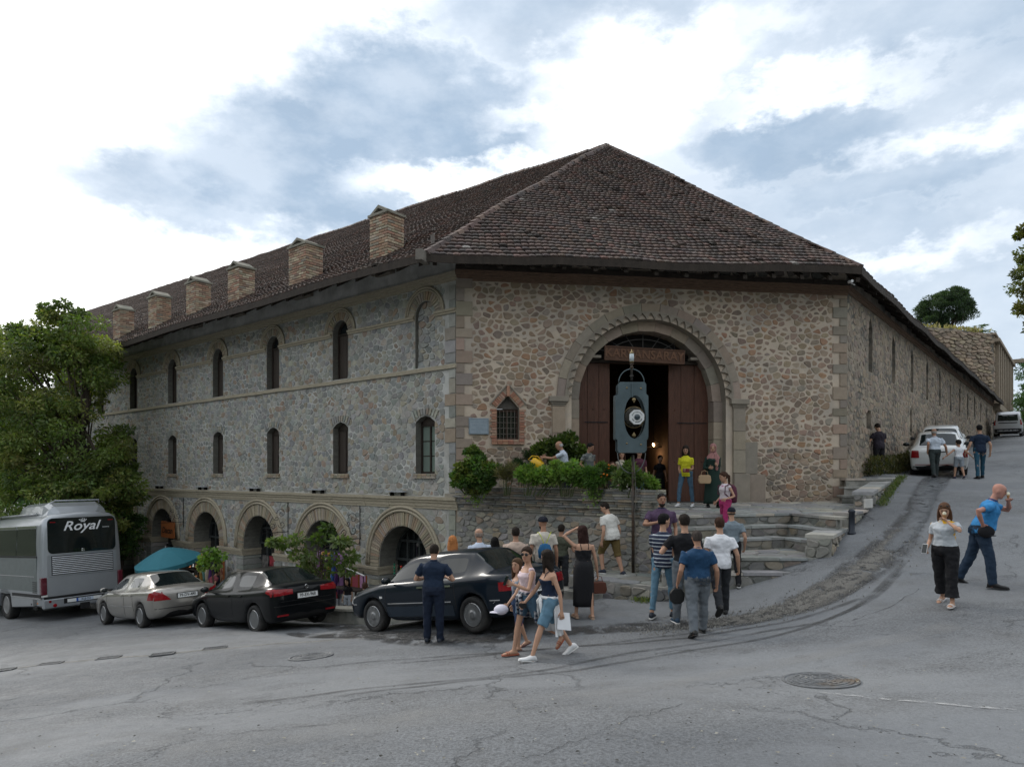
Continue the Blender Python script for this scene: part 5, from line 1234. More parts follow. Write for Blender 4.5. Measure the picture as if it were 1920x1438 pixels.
tree('leafy_tree', 'large leafy green tree rising behind the coach at the left edge', C3(150, 1120, 28), 11,
     [(C3(95, 700, 28), (2.4, 2.2, 2.0), 60, .62), (C3(150, 640, 28), (1.3, 1.2, 1.0), 26, .50), (C3(20, 760, 27.5), (2.5, 2.2, 2.4), 60, .65), (C3(120, 830, 27.5), (2.6, 2.2, 1.7), 60, .62),
      (C3(190, 930, 27.3), (1.35, 1.5, 1.6), 40, .52), (C3(70, 950, 27), (2.8, 2.0, 1.5), 50, .60), (C3(-90, 850, 28), (2.4, 2.2, 3.6), 70, .7), (C3(120, 590, 28), (.8, .8, .45), 12, .32), (C3(30, 635, 28), (1.4, 1, .6), 18, .4), (C3(205, 880, 27.6), (.9, 1, 1.0), 18, .42)],
     210, .15, PAL_G1, 4, .30, .55, .5, limbs=60)
tree('leafy_tree', 'darker leafy tree standing further back behind the coach', C3(-160, 1110, 38), 12, [(C3(-60, 800, 38), (5.0, 3, 4.2), 120, .9), (C3(60, 860, 40), (4.0, 3, 3.4), 90, .9), (C3(-280, 800, 38), (5, 3, 5), 80, 1.1)], 150, .22, PAL_G2, 9, .3, .6, .3)
tree('leafy_tree', 'shadowy low-branched tree between the coach and the shops', C3(225, 1120, 29.5), 6, [(C3(205, 1000, 29.5), (1.2, 1.4, 1.1), 34, .5), (C3(110, 1010, 31), (3.0, 1.4, 1.6), 50, .6)], 170, .15, PAL_G2, 12, .14, .6, .5)
tree('row_tree', 'distant dark tree beyond the coach, cut by the left edge of the photo', (-44, 52, -6.5), 10, [((-44, 52, -1), (9, 4, 4.5), 110, 1.3)], 120, .32, PAL_G2, 19, .3)
sp = place('young_tree', 'young tree with fresh green leaves growing before the shop arches', 'tree', C3(600, 1140, 18.6))
rng = np.random.default_rng(31); cs = []
for px, py, r in ((600, 1010, .30), (555, 1012, .26), (530, 1018, .16), (640, 1015, .26), (585, 1045, .36), (630, 1048, .34), (560, 1040, .26), (660, 1042, .2), (600, 1075, .34), (650, 1068, .2), (570, 1070, .25), (615, 990, .18), (510, 1014, .1)):
 cs.append((np.array(px2(px, py, 18.6 + rng.normal() * .25)), r))
P, D, C = clumps(cs, 120, .16, [(.10, .15, .04), (.12, .18, .05), (.075, .12, .035), (.14, .19, .07)], rng, .5, .5); obj('crown', leaves_mesh('crown', P, D, .15, C, .5, rng), sp)
mb = MB(); b = Vector(C3(603, 1145, 18.6)); branchy(mb, b, C3(600, 1020, 18.6), [c[0] for c in cs], .05, rng, 6); mb.build('trunk', M_bark, sp, smooth=True)
sp = place('climbing_plant', 'small leafy shrub hanging beside the teal parasol at the second arch', 'shrub', C3(400, 1100, 21.6)); cs = [(np.array(px2(px, py, 21.6)), r) for px, py, r in ((395, 1035, .22), (410, 1042, .2), (385, 1047, .18), (403, 1058, .2), (380, 1060, .12))]
P, D, C = clumps(cs, 90, .15, PAL_LG, rng, .7, .4); obj('foliage', leaves_mesh('foliage', P, D, .14, C, .6, rng), sp)
mb = MB(); mb.tube([C3(402, 1110, 21.6), C3(398, 1070, 21.6), C3(396, 1045, 21.6)], [.03, .02, .01], 6); mb.build('stem', M_bark, sp)
tree('pine_tree', 'dark round-topped pine rising above the ruined stone building', C3(1775, 800, 78), 14, [(C3(1775, 580, 78), (3.0, 2.5, 1.7), 90, .62), (C3(1785, 556, 78), (1.7, 1.5, 1.0), 40, .5), (C3(1745, 605, 78), (2.0, 2, 1.2), 40, .5)], 300, .22, [(0.038, 0.066, 0.034), (0.049, 0.083, 0.041), (0.030, 0.054, 0.028)], 41, .35, .6, -.2, 'tree', 24, aspect=.25)
pt = place('palm_tree', 'small palm crown peeping over the ruined stone building', 'palm', C3(1835, 700, 66)); rng = np.random.default_rng(3)
mb = MB(); b = Vector(C3(1832, 622, 66)); mb.tube([b + Vector((0, 0, -5)), b], .25, 8); mb.build('trunk', M_bark, pt)
for k in range(13):
 a = k * 2.4; e = .3 + .9 * rng.random(); P = []; D = [];
 for j in range(26):
  s = j / 25 * 1.6; q = b + Vector((math.cos(a) * s * math.cos(e), math.sin(a) * s * math.cos(e), s * math.sin(e) - .35 * s * s)); w = (-1) ** j
  P.append(tuple(q)); D.append((-math.sin(a) * w + math.cos(a) * .6, math.cos(a) * w + math.sin(a) * .6, -.25))
 P = np.array(P); D = np.array(D); obj('frond', leaves_mesh('frond', P, D, .5, np.tile(np.array([[.06, .10, .035]]), (len(P), 1)) * rng.uniform(.7, 1.3, (len(P), 1)), .14, rng), pt)
tree('broadleaf_tree', 'yellow-green tree whose branches reach in from the right edge of the photo', C3(2120, 830, 36), 15, [(C3(2010, 540, 34), (2.3, 2, 2.8), 60, .6), (C3(1935, 510, 33.5), (.9, .8, 1.2), 20, .34), (C3(1928, 590, 33.5), (.55, .6, .7), 10, .3), (C3(1918, 430, 33.5), (.4, .5, .5), 6, .2), (C3(2120, 500, 36), (4, 3, 4), 60, .9)], 170, .16, [(.11, .13, .035), (.09, .12, .03), (.14, .14, .045), (.07, .095, .025)], 51, .25, .6, .3, limbs=50)
tree('conifer_tree', 'dark green conifer at the right edge beyond the ruined building', C3(1930, 830, 74), 12, [(C3(1945, 770, 74), (2.9, 2.5, 3.0), 60, .8), (C3(1945, 700, 74), (1.7, 1.6, 2.4), 36, .6), (C3(1925, 800, 72), (2.0, 2, 1.6), 34, .7)], 150, .26, [(0.056, 0.112, 0.048), (0.072, 0.136, 0.056), (0.048, 0.088, 0.045)], 61, .3, .5, .4, aspect=.35)
tree('conifer_tree', 'broad deep green tree standing lower behind the silver van', C3(1960, 830, 60), 8, [(C3(1975, 780, 60), (3.4, 2.5, 2.4), 60, .8)], 150, .22, [(0.072, 0.136, 0.048), (0.088, 0.160, 0.056)], 62, .3, .5, .4)
def scrub(name, label, pts, n, size, pal, seed, h=.4, cat='plants', kind=None, stemm=True, aspect=.3, spread=.25, up=1.2):
 rng = np.random.default_rng(seed); pts = np.array(pts); i = rng.integers(0, len(pts), n); P = pts[i] + rng.normal(size=(n, 3)) * np.array([spread, spread, 0]); z = rng.uniform(0, 1, n) ** 1.3 * h; P[:, 2] += z
 D = rng.normal(size=(n, 3)) * .6 + np.array([0, 0, up]); C = np.array(pal)[rng.integers(0, len(pal), n)] * rng.uniform(.7, 1.3, (n, 1))
 c = pts.mean(0); t = place(name, label, cat, tuple(c), kind=kind)
 return obj('foliage', leaves_mesh('foliage', P, D, size, C, aspect, rng), t, **({'kind': 'stuff'} if kind else {}))
scrub('dry_undergrowth', 'dry brown-green weeds along the foot of the side wall by the street', [tuple(FR.p(2.0 + .12 * i, 0, .18) + Vector((0, 0, gz(*FR.p(2.0 + .12 * i, 0, .5).to_2d())))) for i in range(60)], 5200, .13, [(.09, .085, .035), (.07, .075, .03), (.12, .10, .05), (.05, .06, .025)], 71, .55, 'weeds', 'stuff', spread=.14)
scrub('ruin_weeds', 'dry yellow grass growing on top of the ruined building wall', [tuple(FW.p(1 + .2 * i, 11.1, -.4)) for i in range(55)], 500, .35, [(.30, .25, .14), (.26, .22, .12), (.16, .15, .08)], 72, .22, 'weeds', 'stuff')
scrub('weed_strip', 'green weeds in the joint between the climbing low wall and the street', [tuple(Vector((8.95 + 2.6 * t + .12, 16.98 + 3.7 * t - .08, gz(8.95 + 2.6 * t + .2, 16.98 + 3.7 * t - .1)))) for t in [i / 40 for i in range(41)]], 1400, .07, [(.07, .11, .03), (.10, .13, .045), (.13, .14, .06)], 73, .10, 'weeds', 'stuff', spread=.05)
scrub('weed_tuft', 'small green weed tuft at the foot of the raised stone platform', [(2.45, 13.35, -2.52), (2.6, 13.25, -2.5)], 240, .07, PAL_G1, 74, .10, 'weed', spread=.07)
def bush(name, label, blobs, per, size, pal, seed, aspect=.45, flat=.8, droop=.1, cat='bush', flowers=None, stems=True):
 rng = np.random.default_rng(seed); cs = []
 for px, py, Y, r, n in blobs:
  for _ in range(n):
   d = rng.normal(size=3); d /= np.linalg.norm(d); cs.append((np.array(px2(px, py, Y)) + d * r * rng.uniform(.2, 1) * np.array([1, .8, .9]), r * .42))
 base = Vector(px2(blobs[0][0], 915, blobs[0][2])); base.z = -.52
 t = place(name, label, cat, base); P, D, C = clumps(cs, per, size, pal, rng, flat, droop)
 keep = P[:, 2] > -.50; P, D, C = P[keep], D[keep], C[keep]
 obj('foliage', leaves_mesh('foliage', P, D, size, C, aspect, rng), t)
 mb = MB()
 for c, r in cs[::3]: mb.tube([(c[0] + (base.x - c[0]) * .5, c[1] + (base.y - c[1]) * .3, -.53), tuple(c)], [.014, .005], 4)
 if mb.v: mb.build('stem', M_stem, t, kind='stuff')
 if flowers:
  k = rng.integers(0, len(P), flowers[1]); mb = MB()
  for i in k: mb.ell(P[i] + np.array([0, -.03, .03]), (.022, .022, .014), 6, 4)
  mb.build('flower', mat('petal_' + name, flowers[0], .7, var=.2), t, kind='stuff')
 return t
DK = [(0.070, 0.133, 0.031), (0.091, 0.161, 0.039), (0.056, 0.105, 0.028), (0.119, 0.175, 0.042), (0.140, 0.168, 0.042)]
bush('hydrangea_bush', 'big dark green bush at the left end of the planted bed', [(893, 870, 17.35, .36, 16), (870, 885, 17.3, .30, 12), (915, 885, 17.1, .30, 12), (890, 848, 17.5, .20, 7), (858, 897, 17.4, .18, 6), (890, 903, 17.2, .26, 12), (868, 905, 17.2, .2, 8), (915, 905, 17.1, .2, 8)], 130, .085, DK, 81, .6, flowers=((.17, .16, .05), 60))
bush('dry_plant', 'dry straw-coloured tuft right of the big dark green bush', [(948, 888, 16.75, .26, 16)], 110, .16, [(.17, .15, .075), (.13, .12, .06), (.10, .10, .045)], 82, .07, droop=-1.6)
bush('wall_shrub', 'rounded leafy shrub against the gate wall behind the man watering', [(1035, 838, 18.2, .34, 14), (1065, 835, 18.25, .36, 14), (1088, 852, 18.2, .28, 10), (1013, 845, 18.1, .22, 8), (1092, 880, 18.1, .3, 8), (1040, 870, 18.2, .3, 8)], 110, .10, [(.07, .11, .025), (.10, .14, .035), (.055, .085, .02)], 83, .5)
bush('cypress_shrub', 'small dark feathery shrub against the wall below the window', [(975, 870, 18.0, .22, 8), (985, 855, 18.1, .16, 5)], 130, .10, [(.03, .06, .02), (.04, .075, .025)], 84, .12, droop=-.6)
bush('leafy_plant', 'bright green leafy plants below the yellow watering can', [(985, 890, 16.4, .24, 12), (1012, 892, 16.3, .24, 12), (1040, 890, 16.2, .26, 12)], 110, .10, PAL_LG, 85, .4, droop=-.3, cat='plant', flowers=((.55, .55, .5), 10))
bush('leafy_plant', 'tall bright green plants hiding the legs of the man watering', [(1060, 885, 15.95, .30, 14), (1085, 900, 15.85, .2, 8), (1045, 872, 16.1, .16, 5)], 110, .10, PAL_LG, 86, .4, droop=-.3, cat='plant')
bush('fern_plant', 'feathery mid-green fern clump left of the orange flowers', [(1108, 893, 15.6, .24, 14), (1120, 905, 15.5, .16, 6)], 130, .12, [(.075, .15, .035), (.09, .17, .04)], 87, .16, droop=-.2, cat='plant')
bush('marigold_plant', 'dark green plant with small orange flowers in the bed', [(1140, 885, 15.6, .22, 12), (1128, 875, 15.8, .14, 5)], 120, .07, DK, 88, .3, flowers=((.75, .22, .02), 26), cat='flowering plant')
bush('leafy_plant', 'pale green long-leaved plants behind the clock pole', [(1168, 893, 15.25, .24, 12), (1192, 898, 15.1, .2, 10), (1180, 880, 15.4, .14, 5)], 110, .13, [(.13, .20, .06), (.16, .22, .08), (.10, .16, .045)], 89, .22, droop=-.2, cat='plant')
bush('leafy_plant', 'last low green plants at the right end of the planted bed', [(1215, 903, 14.95, .14, 8), (1228, 908, 14.9, .1, 5)], 90, .10, PAL_LG, 90, .22, droop=.2, cat='plant')
def trail(label, px, py, Y, n, seed):
 rng = np.random.default_rng(seed); P = [];
 b = Vector(px2(px, py, Y))
 t = place('trailing_plant', label, 'plant', b);
 P = np.array([tuple(b + Vector((rng.normal() * .10, rng.normal() * .03, -abs(rng.normal()) * .16))) for _ in range(n)]); D = rng.normal(size=(n, 3)) * .6 + np.array([-.2, -.5, -.5]); C = np.array(PAL_LG)[rng.integers(0, 4, n)]
 obj('foliage', leaves_mesh('foliage', P, D, .07, C, .5, rng), t)
trail('green tendrils hanging over the parapet under the big dark bush', 893, 917, 17.35, 300, 91)
trail('short green tendrils hanging over the parapet under the fern clump', 1115, 917, 15.55, 200, 92)
# ================================================================ vehicles (x forward, y left, z up in their own space)
def paint(name, col, metal=.5, rough=.28, coat=.8):
 return mat(name, col, rough, var=.06, vscale=1.5, metal=metal, spec=.5, coat=coat)
M_tyre = mat('tyre_rubber_wall', (.022, .022, .022), .85, var=.3, vscale=9, col2=(.06, .055, .05), c2lo=.55, c2hi=.8)
M_rim = mat('alloy', (.24, .245, .25), .38, var=.1, metal=.85)
M_carglass = mat('tinted_glass', (.008, .012, .012), .04, var=0, spec=.45, coat=.1)
M_trim = mat('black_trim', (.015, .015, .016), .45, var=.1)
M_chrome = mat('chrome', (.6, .61, .62), .12, var=0, metal=1)
M_red = mat('tail_lens', (.22, .006, .010), .2, var=.3, vscale=20, coat=.3)
M_white_lens = mat('clear_lens', (.62, .62, .6), .1, var=.1, coat=.8)
M_amber = mat('amber_lens', (.7, .22, .02), .2, var=0, coat=.5)
M_plate = mat('number_plate', (.66, .67, .66), .4, var=.05)
M_platetxt = mat('plate_black', (.01, .01, .01), .6, var=0)
M_under = mat('underbody', (.012, .012, .012), .95, var=0)
def wheel(root, x, y, r, w, style, label=None):
 s = 1 if y > 0 else -1
 h = bpy.data.objects.new('wheel', None); link(h, root); h.location = (x, y, r)
 mb = MB(); rr_ = r * (.66 if style != 'bus' else .60)
 mb.lathe((0, -w / 2, 0), [(rr_, .01), (r * .93, 0), (r * .985, w * .12), (r, w * .3), (r, w * .7), (r * .985, w * .88), (r * .93, w), (rr_, w - .01), (rr_ * .97, w * .5), (rr_, .01)], (0, 1, 0), 32)
 mb.build('tyre', M_tyre, h, smooth=True)
 mb = MB(); o = s * (w / 2 - .012)
 mb.lathe((0, o, 0), [(rr_, .0), (rr_ * .95, .012 * s), (rr_ * .90, -.012 * s), (rr_ * .86, -.05 * s), (rr_ * .86, -w * .6 * s), (rr_ * .99, -w * .7 * s)], (0, 1, 0), 32)
 n = {'cap': 10, 'five': 5, 'ten': 10, 'bus': 8}[style]
 if style == 'cap':
  mb.lathe((0, o, 0), [(.01, .016 * s), (rr_ * .25, .016 * s), (rr_ * .42, .002 * s), (rr_ * .70, -.004 * s), (rr_ * .70, -.02 * s)], (0, 1, 0), 24)
  for k in range(n):
   a = k * 2 * math.pi / n; R = Matrix.Rotation(a, 3, 'Y'); mb.box(R @ Vector((rr_ * .80, 0, 0)) + Vector((0, o - .006 * s, 0)), (rr_ * .28, .022, rr_ * .30), R)
 elif style == 'bus':
  mb.lathe((0, o, 0), [(.01, -.03 * s), (rr_ * .35, -.03 * s), (rr_ * .4, -.07 * s), (rr_ * .88, -.05 * s)], (0, 1, 0), 24)
  for k in range(n): a = k * math.pi / 4; mb.lathe((rr_ * .6 * math.cos(a), o - .055 * s, rr_ * .6 * math.sin(a)), [(.02, 0), (.02, .03 * s), (.005, .035 * s)], (0, 1, 0), 8)
 else:
  mb.lathe((0, o, 0), [(.005, .0), (rr_ * .16, -.002 * s), (rr_ * .2, -.03 * s)], (0, 1, 0), 16)
  for k in range(n):
   a = k * 2 * math.pi / n
   for da in ((-.13, .13) if style == 'five' else (0,)):
    R = Matrix.Rotation(a + da, 3, 'Y'); mb.box(R @ Vector((rr_ * .52, 0, 0)) + Vector((0, o - .022 * s, 0)), (rr_ * .80, .022, rr_ * (.11 if style == 'five' else .12)), R)
 mb.build('rim', M_rim if style != 'bus' else mat('steel_wheel', (.25, .25, .25), .5, metal=.5), h)
 mb = MB(); mb.lathe((0, o - .07 * s, 0), [(.01, 0), (rr_ * .86, 0)], (0, 1, 0), 24); mb.build('brake_disc', M_trim, h)
 return h
def car(name, label, cat, pos, heading, spec, group=None):
 """spec: dims and station tables; returns the Empty. heading: world direction of travel (x, y)"""
 S = spec; root = thing(name, label, cat, pos, math.atan2(heading[1], heading[0]), group)
 if S.get('pitch'): root.rotation_euler = (0, S['pitch'], math.atan2(heading[1], heading[0]))
 L_, W = S['L'], S['W'] / 2; wx = S['wx']; wr = S['wr']; zl = S.get('sill', .20)
 st = sorted(S['st'], key=lambda a: a[0])
 xs = [a[0] for a in st]
 R_ = wr * 1.17
 extra = []
 for w in wx:
  for k in (-1.12, -1.0, -.78, -.42, 0, .42, .78, 1.0, 1.12): extra.append(w + k * R_)
 allx = sorted(set([round(x, 3) for x in xs + extra]))
 keep = []
 for x in allx:
  if keep and x - keep[-1] < .05:
   if x in [round(a, 3) for a in xs]: keep[-1] = x
   continue
  keep.append(x)
 def itp(x, i):
  for a, b in zip(st, st[1:]):
   if a[0] <= x <= b[0]: t = (x - a[0]) / (b[0] - a[0] + 1e-9); return a[i] + (b[i] - a[i]) * t
  return st[0][i] if x < st[0][0] else st[-1][i]
 rings = []
 for x in keep:
  zs, ws, zt, wt, zlo, wf = [itp(x, i) for i in range(1, 7)]
  low = zlo; under = zlo + .0
  for w in wx:
   d = abs(x - w)
   if d < R_ * 1.001: low = max(low, wr * .98 + math.sqrt(max(0, R_ * R_ - d * d)) * 1.0)
  hw = W * wf; mid = max((zs * .62 + zlo * .38), low + .05) if low < zs - .12 else zs - .06
  pts = [(0, low), (hw * .80, low), (hw * .965, low + .008), (hw * 1.0, min(mid, zs - .05)), (hw * .985, zs - .055 if zs - .055 > low else zs - .03), (W * ws, zs), (W * wt, zt - .04 if zt > zs + .2 else zt - .008), (W * wt * .78, zt), (0, zt + S.get('crown', .02))]
  rings.append([Vector((x, y, z)) for y, z in pts] + [Vector((x, -y, z)) for y, z in pts[1:-1]][::-1])
 n = len(rings[0]); bm = bmesh.new(); ly = bm.faces.layers.int.new('grp'); VV = [[bm.verts.new(p) for p in r] for r in rings]; F_ = {}
 for i in range(len(rings) - 1):
  for k in range(n): F_[i, k] = bm.faces.new((VV[i][k], VV[i + 1][k], VV[i + 1][(k + 1) % n], VV[i][(k + 1) % n]))
 bm.faces.new(VV[0]); bm.faces.new(VV[-1][::-1])
 gm = {}
 def idx(a, b): return [i for i in range(len(keep) - 1) if keep[i] >= a - .03 and keep[i + 1] <= b + .03]
 groups = []
 for a, b in S['side_win']:
  for k in (5, n - 6): groups.append(('side_window', [F_[i, k] for i in idx(a, b)]))
 for nm, (a, b) in (('windscreen', S['wind']), ('rear_window', S['rear'])): groups.append((nm, [F_[i, k] for i in idx(a, b) for k in (6, 7, n - 8, n - 7)]))
 groups = [(a, f) for a, f in groups if f]
 for gi, (nm, fs) in enumerate(groups):
  try: bmesh.ops.inset_region(bm, faces=fs, thickness=S.get('pillar', .035), use_even_offset=True, use_boundary=True)
  except Exception: pass
  for f in fs: f.material_index = 2
  gm[gi] = nm
 for (i, k), f in F_.items():
  if f.is_valid and k in (0, n - 1): f.material_index = 1
 for gi, (nm, fs) in enumerate(groups):
  for f in fs: f[ly] = gi + 1
 bmesh.ops.recalc_face_normals(bm, faces=bm.faces)
 me = bpy.data.meshes.new('body'); bm.to_mesh(me); bm.free()
 t = bpy.data.objects.new('tmp', me); COL.objects.link(t); md = t.modifiers.new('s', 'SUBSURF'); md.levels = 2; md.render_levels = 2; md.boundary_smooth = 'PRESERVE_CORNERS'
 dg = bpy.context.evaluated_depsgraph_get(); me2 = bpy.data.meshes.new_from_object(t.evaluated_get(dg)); bpy.data.objects.remove(t)
 bm = bmesh.new(); bm.from_mesh(me2); ly = bm.faces.layers.int.get('grp')
 P = S['paint']
 def extract(test, name, mats, parent=None, keepmi=False, sm=True):
  fs = [f for f in bm.faces if test(f)]
  if not fs: return None
  vi = {}; V = []; Fc = []; MI = []
  for f in fs:
   q = []
   for v in f.verts:
    if v.index not in vi: vi[v.index] = len(V); V.append(v.co.copy())
    q.append(vi[v.index])
   Fc.append(q); MI.append(f.material_index if keepmi else 0)
  return obj(name, new_mesh(name, V, Fc, mats, MI, smooth=sm), parent or root)
 body = extract(lambda f: f[ly] == 0, 'body', [P, M_under, P], keepmi=True)
 names = {'side_window': 'side_window', 'windscreen': 'windscreen', 'rear_window': 'rear_window'}
 for gi, nm in gm.items():
  g = extract(lambda f: f[ly] == gi + 1, nm, [M_carglass])
 bv = BVHTree.FromBMesh(bm); bm.free()
 def patch(nm, quad, d, m_, off_=.008, nx=8, ny=5, th=.0, parent=None, rad=0.0):
  """a piece that follows the body: quad of 4 points thrown along d"""
  d = Vector(d).normalized(); q = [Vector(p) for p in quad]; V = []; Fc = []
  for j in range(ny + 1):
   for i in range(nx + 1):
    s, t_ = i / nx, j / ny
    p = q[0].lerp(q[1], s).lerp(q[3].lerp(q[2], s), t_); h = bv.ray_cast(p - d * 2.0, d)
    V.append((h[0] if h[0] is not None else bv.find_nearest(p)[0]) - d * off_)
  nn = (nx + 1) * (ny + 1)
  for j in range(ny):
   for i in range(nx): a = j * (nx + 1) + i; Fc.append((a, a + 1, a + nx + 2, a + nx + 1))
  edge = [i for i in range(nx + 1)] + [(j + 1) * (nx + 1) + nx for j in range(ny)] + [ny * (nx + 1) + nx - 1 - i for i in range(nx)] + [(ny - 1 - j) * (nx + 1) for j in range(ny - 1)]
  V += [v + d * (off_ + .02) for v in V[:nn]]
  for a, b in zip(edge, edge[1:] + edge[:1]): Fc.append((b, a, a + nn, b + nn))
  return obj(nm, new_mesh(nm, V, Fc, [m_], smooth=False), parent or root)
 for sy in (1, -1):
  for sx in wx: wheel(root, sx, sy * (W - .125), wr, .215, S['wheel'])
  d = (0, -sy, 0)
  for xa, xb in S['gaps']:
   patch('door_gap', [(xa - .006, sy, zl + .08), (xa + .006, sy, zl + .08), (xb + .006, sy, S['belt'] - .02), (xb - .006, sy, S['belt'] - .02)], d, M_trim, .003, 1, 8)
  for xh in S['handles']:
   patch('door_handle', [(xh - .09, sy, S['belt'] - .13), (xh + .09, sy, S['belt'] - .13), (xh + .09, sy, S['belt'] - .10), (xh - .09, sy, S['belt'] - .10)], d, S.get('hmat', P), .03, 4, 2)
  for a, b, z, h_, m_ in S.get('strips', []):
   patch('side_strip', [(a, sy, z), (b, sy, z), (b, sy, z + h_), (a, sy, z + h_)], d, m_, .012, 20, 1)
  xm = S['mirror']; mb = MB(); mb.ell((xm, sy * (W + .11), S['belt'] + .05), (.06, .11, .072), 12, 8); mb.box((xm - .0, sy * (W + .0), S['belt'] + .01), (.05, .12, .03))
  mb.build('wing_mirror', S.get('mmat', P), root, smooth=True)
  mb = MB(); mb.ell((xm - .045, sy * (W + .11), S['belt'] + .05), (.02, .09, .058), 10, 6); mb.build('mirror_glass', M_carglass, root, smooth=True)
  for nm, quad, m_ in S.get('rear_lights', []):
   qq = [(-L_ / 2 - .3, sy * y, z) for y, z in quad];
   patch(nm, qq, (1, 0, 0), m_, .012, 8, 5)
  for nm, quad, m_ in S.get('side_lights', []):
   patch(nm, [(x, sy, z) for x, z in quad], d, m_, .012, 6, 4)
  for nm, quad, m_ in S.get('front_lights', []):
   patch(nm, [(L_ / 2 + .3, sy * y, z) for y, z in quad], (-1, 0, 0), m_, .012, 8, 5)
 for nm, quad, m_ in S.get('rear_parts', []): patch(nm, [(-L_ / 2 - .3, y, z) for y, z in quad], (1, 0, 0), m_, .010, 12, 4)
 for nm, quad, m_ in S.get('front_parts', []): patch(nm, [(L_ / 2 + .3, y, z) for y, z in quad], (-1, 0, 0), m_, .010, 12, 4)
 if S.get('plate'):
  txt, yp, zp = S['plate']; h = bv.ray_cast(Vector((-L_ / 2 - 1, yp, zp)), Vector((1, 0, 0))); x = (h[0].x if h[0] else -L_ / 2) - .018
  mb = MB(); mb.box((x, yp, zp), (.012, .52, .115)); pl = mb.build('number_plate', M_plate, root)
  mb = MB()
  for z in (-.064, .064): mb.box((x, yp, zp + z), (.02, .55, .014))
  for y in (-.268, .268): mb.box((x, yp + y, zp), (.02, .014, .114))
  mb.build('plate_frame', M_trim, pl)
  text_obj('plate_text', txt, .105, frame_matrix((x - .0065, yp, zp), (0, -1, 0), (0, 0, 1)), M_platetxt, pl, .001, sx=.9, bold=.002)
 if S.get('badge'):
  h = bv.ray_cast(Vector((-L_ / 2 - 1, 0, S['badge'])), Vector((1, 0, 0))); x = h[0].x if h[0] else -L_ / 2
  mb = MB(); mb.lathe((x - .012, 0, S['badge']), [(.045, 0), (.05, .006), (.04, .008), (.038, 0)], (-1, 0, 0), 20); mb.box((x - .015, 0, S['badge']), (.008, .07, .012)); mb.build('badge', M_chrome, root)
 return root
def sedan(L_=4.5, W=1.75, roof=1.43, hood=.90, belt=.94, deck=1.02, wx=(-1.32, 1.36), wr=.31, A=(.95, .35), B=-.30, C=(-1.25, -1.72), rearw=None, **k):
 """station table of a three-box car. A: cowl x, roof front x; C: roof end x, deck start x"""
 h = L_ / 2; st = [(-h, deck - .18, .60, deck - .17, .52, .42, .80), (-h + .05, deck - .07, .80, deck - .045, .62, .33, .93), (-h + .22, deck - .02, .86, deck + .015, .70, .26, .985),
  (C[1], deck - .02, .89, deck + .02, .72, .22, 1.0), (C[0], belt + .03, .90, roof - .035, .63, .20, 1.0), (C[0] + .35, belt + .01, .905, roof - .01, .66, .20, 1.0), (B - .05, belt, .905, roof + .0, .665, .20, 1.0), (B + .05, belt, .905, roof, .665, .20, 1.0),
  (A[1], belt - .01, .905, roof - .035, .65, .20, 1.0), (A[0], belt - .02, .90, hood + .06, .78, .20, 1.0), (A[0] + .12, hood - .0, .89, hood + .03, .74, .20, 1.0), (h - .55, hood - .09, .86, hood - .04, .70, .22, .99), (h - .20, hood - .17, .80, hood - .12, .64, .26, .95), (h - .04, hood - .30, .70, hood - .27, .58, .32, .86), (h, hood - .40, .62, hood - .39, .50, .38, .78)]
 d = dict(L=L_, W=W, st=st, wx=wx, wr=wr, belt=belt, side_win=[(B + .05, A[0]), (C[0], B - .05)], wind=(A[1], A[0]), rear=(C[1], C[0]), gaps=[(A[0] - .02, A[0] - .10), (B, B + .0), (-.98 if wx[0] < -1.3 else -.9, C[0] + .28)], handles=(B + .18, C[0] + .42), mirror=A[0] - .28)
 d.update(k); return d
def park(rear_px, front_xy_dir, wxr, W): pass
def place_car(rw, dirv, wx, W, side=1):
 """rw: ground point of the rear wheel on the viewer's side (left = +1)"""
 d = Vector(dirv).normalized(); lft = Vector((-d.y, d.x)); c = Vector(rw[:2]) - d * wx[0] - lft * side * (W / 2 - .12)
 f = c + d * wx[1]; r = c + d * wx[0]; zf, zr = gz(f.x, f.y), gz(r.x, r.y); pitch = -math.atan2(zf - zr, wx[1] - wx[0])
 z = (zf * (0 - wx[0]) + zr * wx[1]) / (wx[1] - wx[0]); return (c.x, c.y, z + .005), pitch
Pn = mat('navy_paint', (.004, .009, .016), .3, var=.05, spec=.15, coat=.32); Pb = mat('black_paint', (.003, .004, .005), .3, var=.05, spec=.1, coat=.3); Ps = paint('silver_beige_paint', (.30, .285, .26), .7, .32); Pw = paint('white_paint', (.62, .63, .62), 0, .3); Psl = paint('silver_paint', (.45, .46, .48), .6, .32)
wx = (-1.33, 1.36); d = (-.775, .632); rw = (-.585, 12.02)
pos, pit = place_car(rw, d, wx, 1.72)
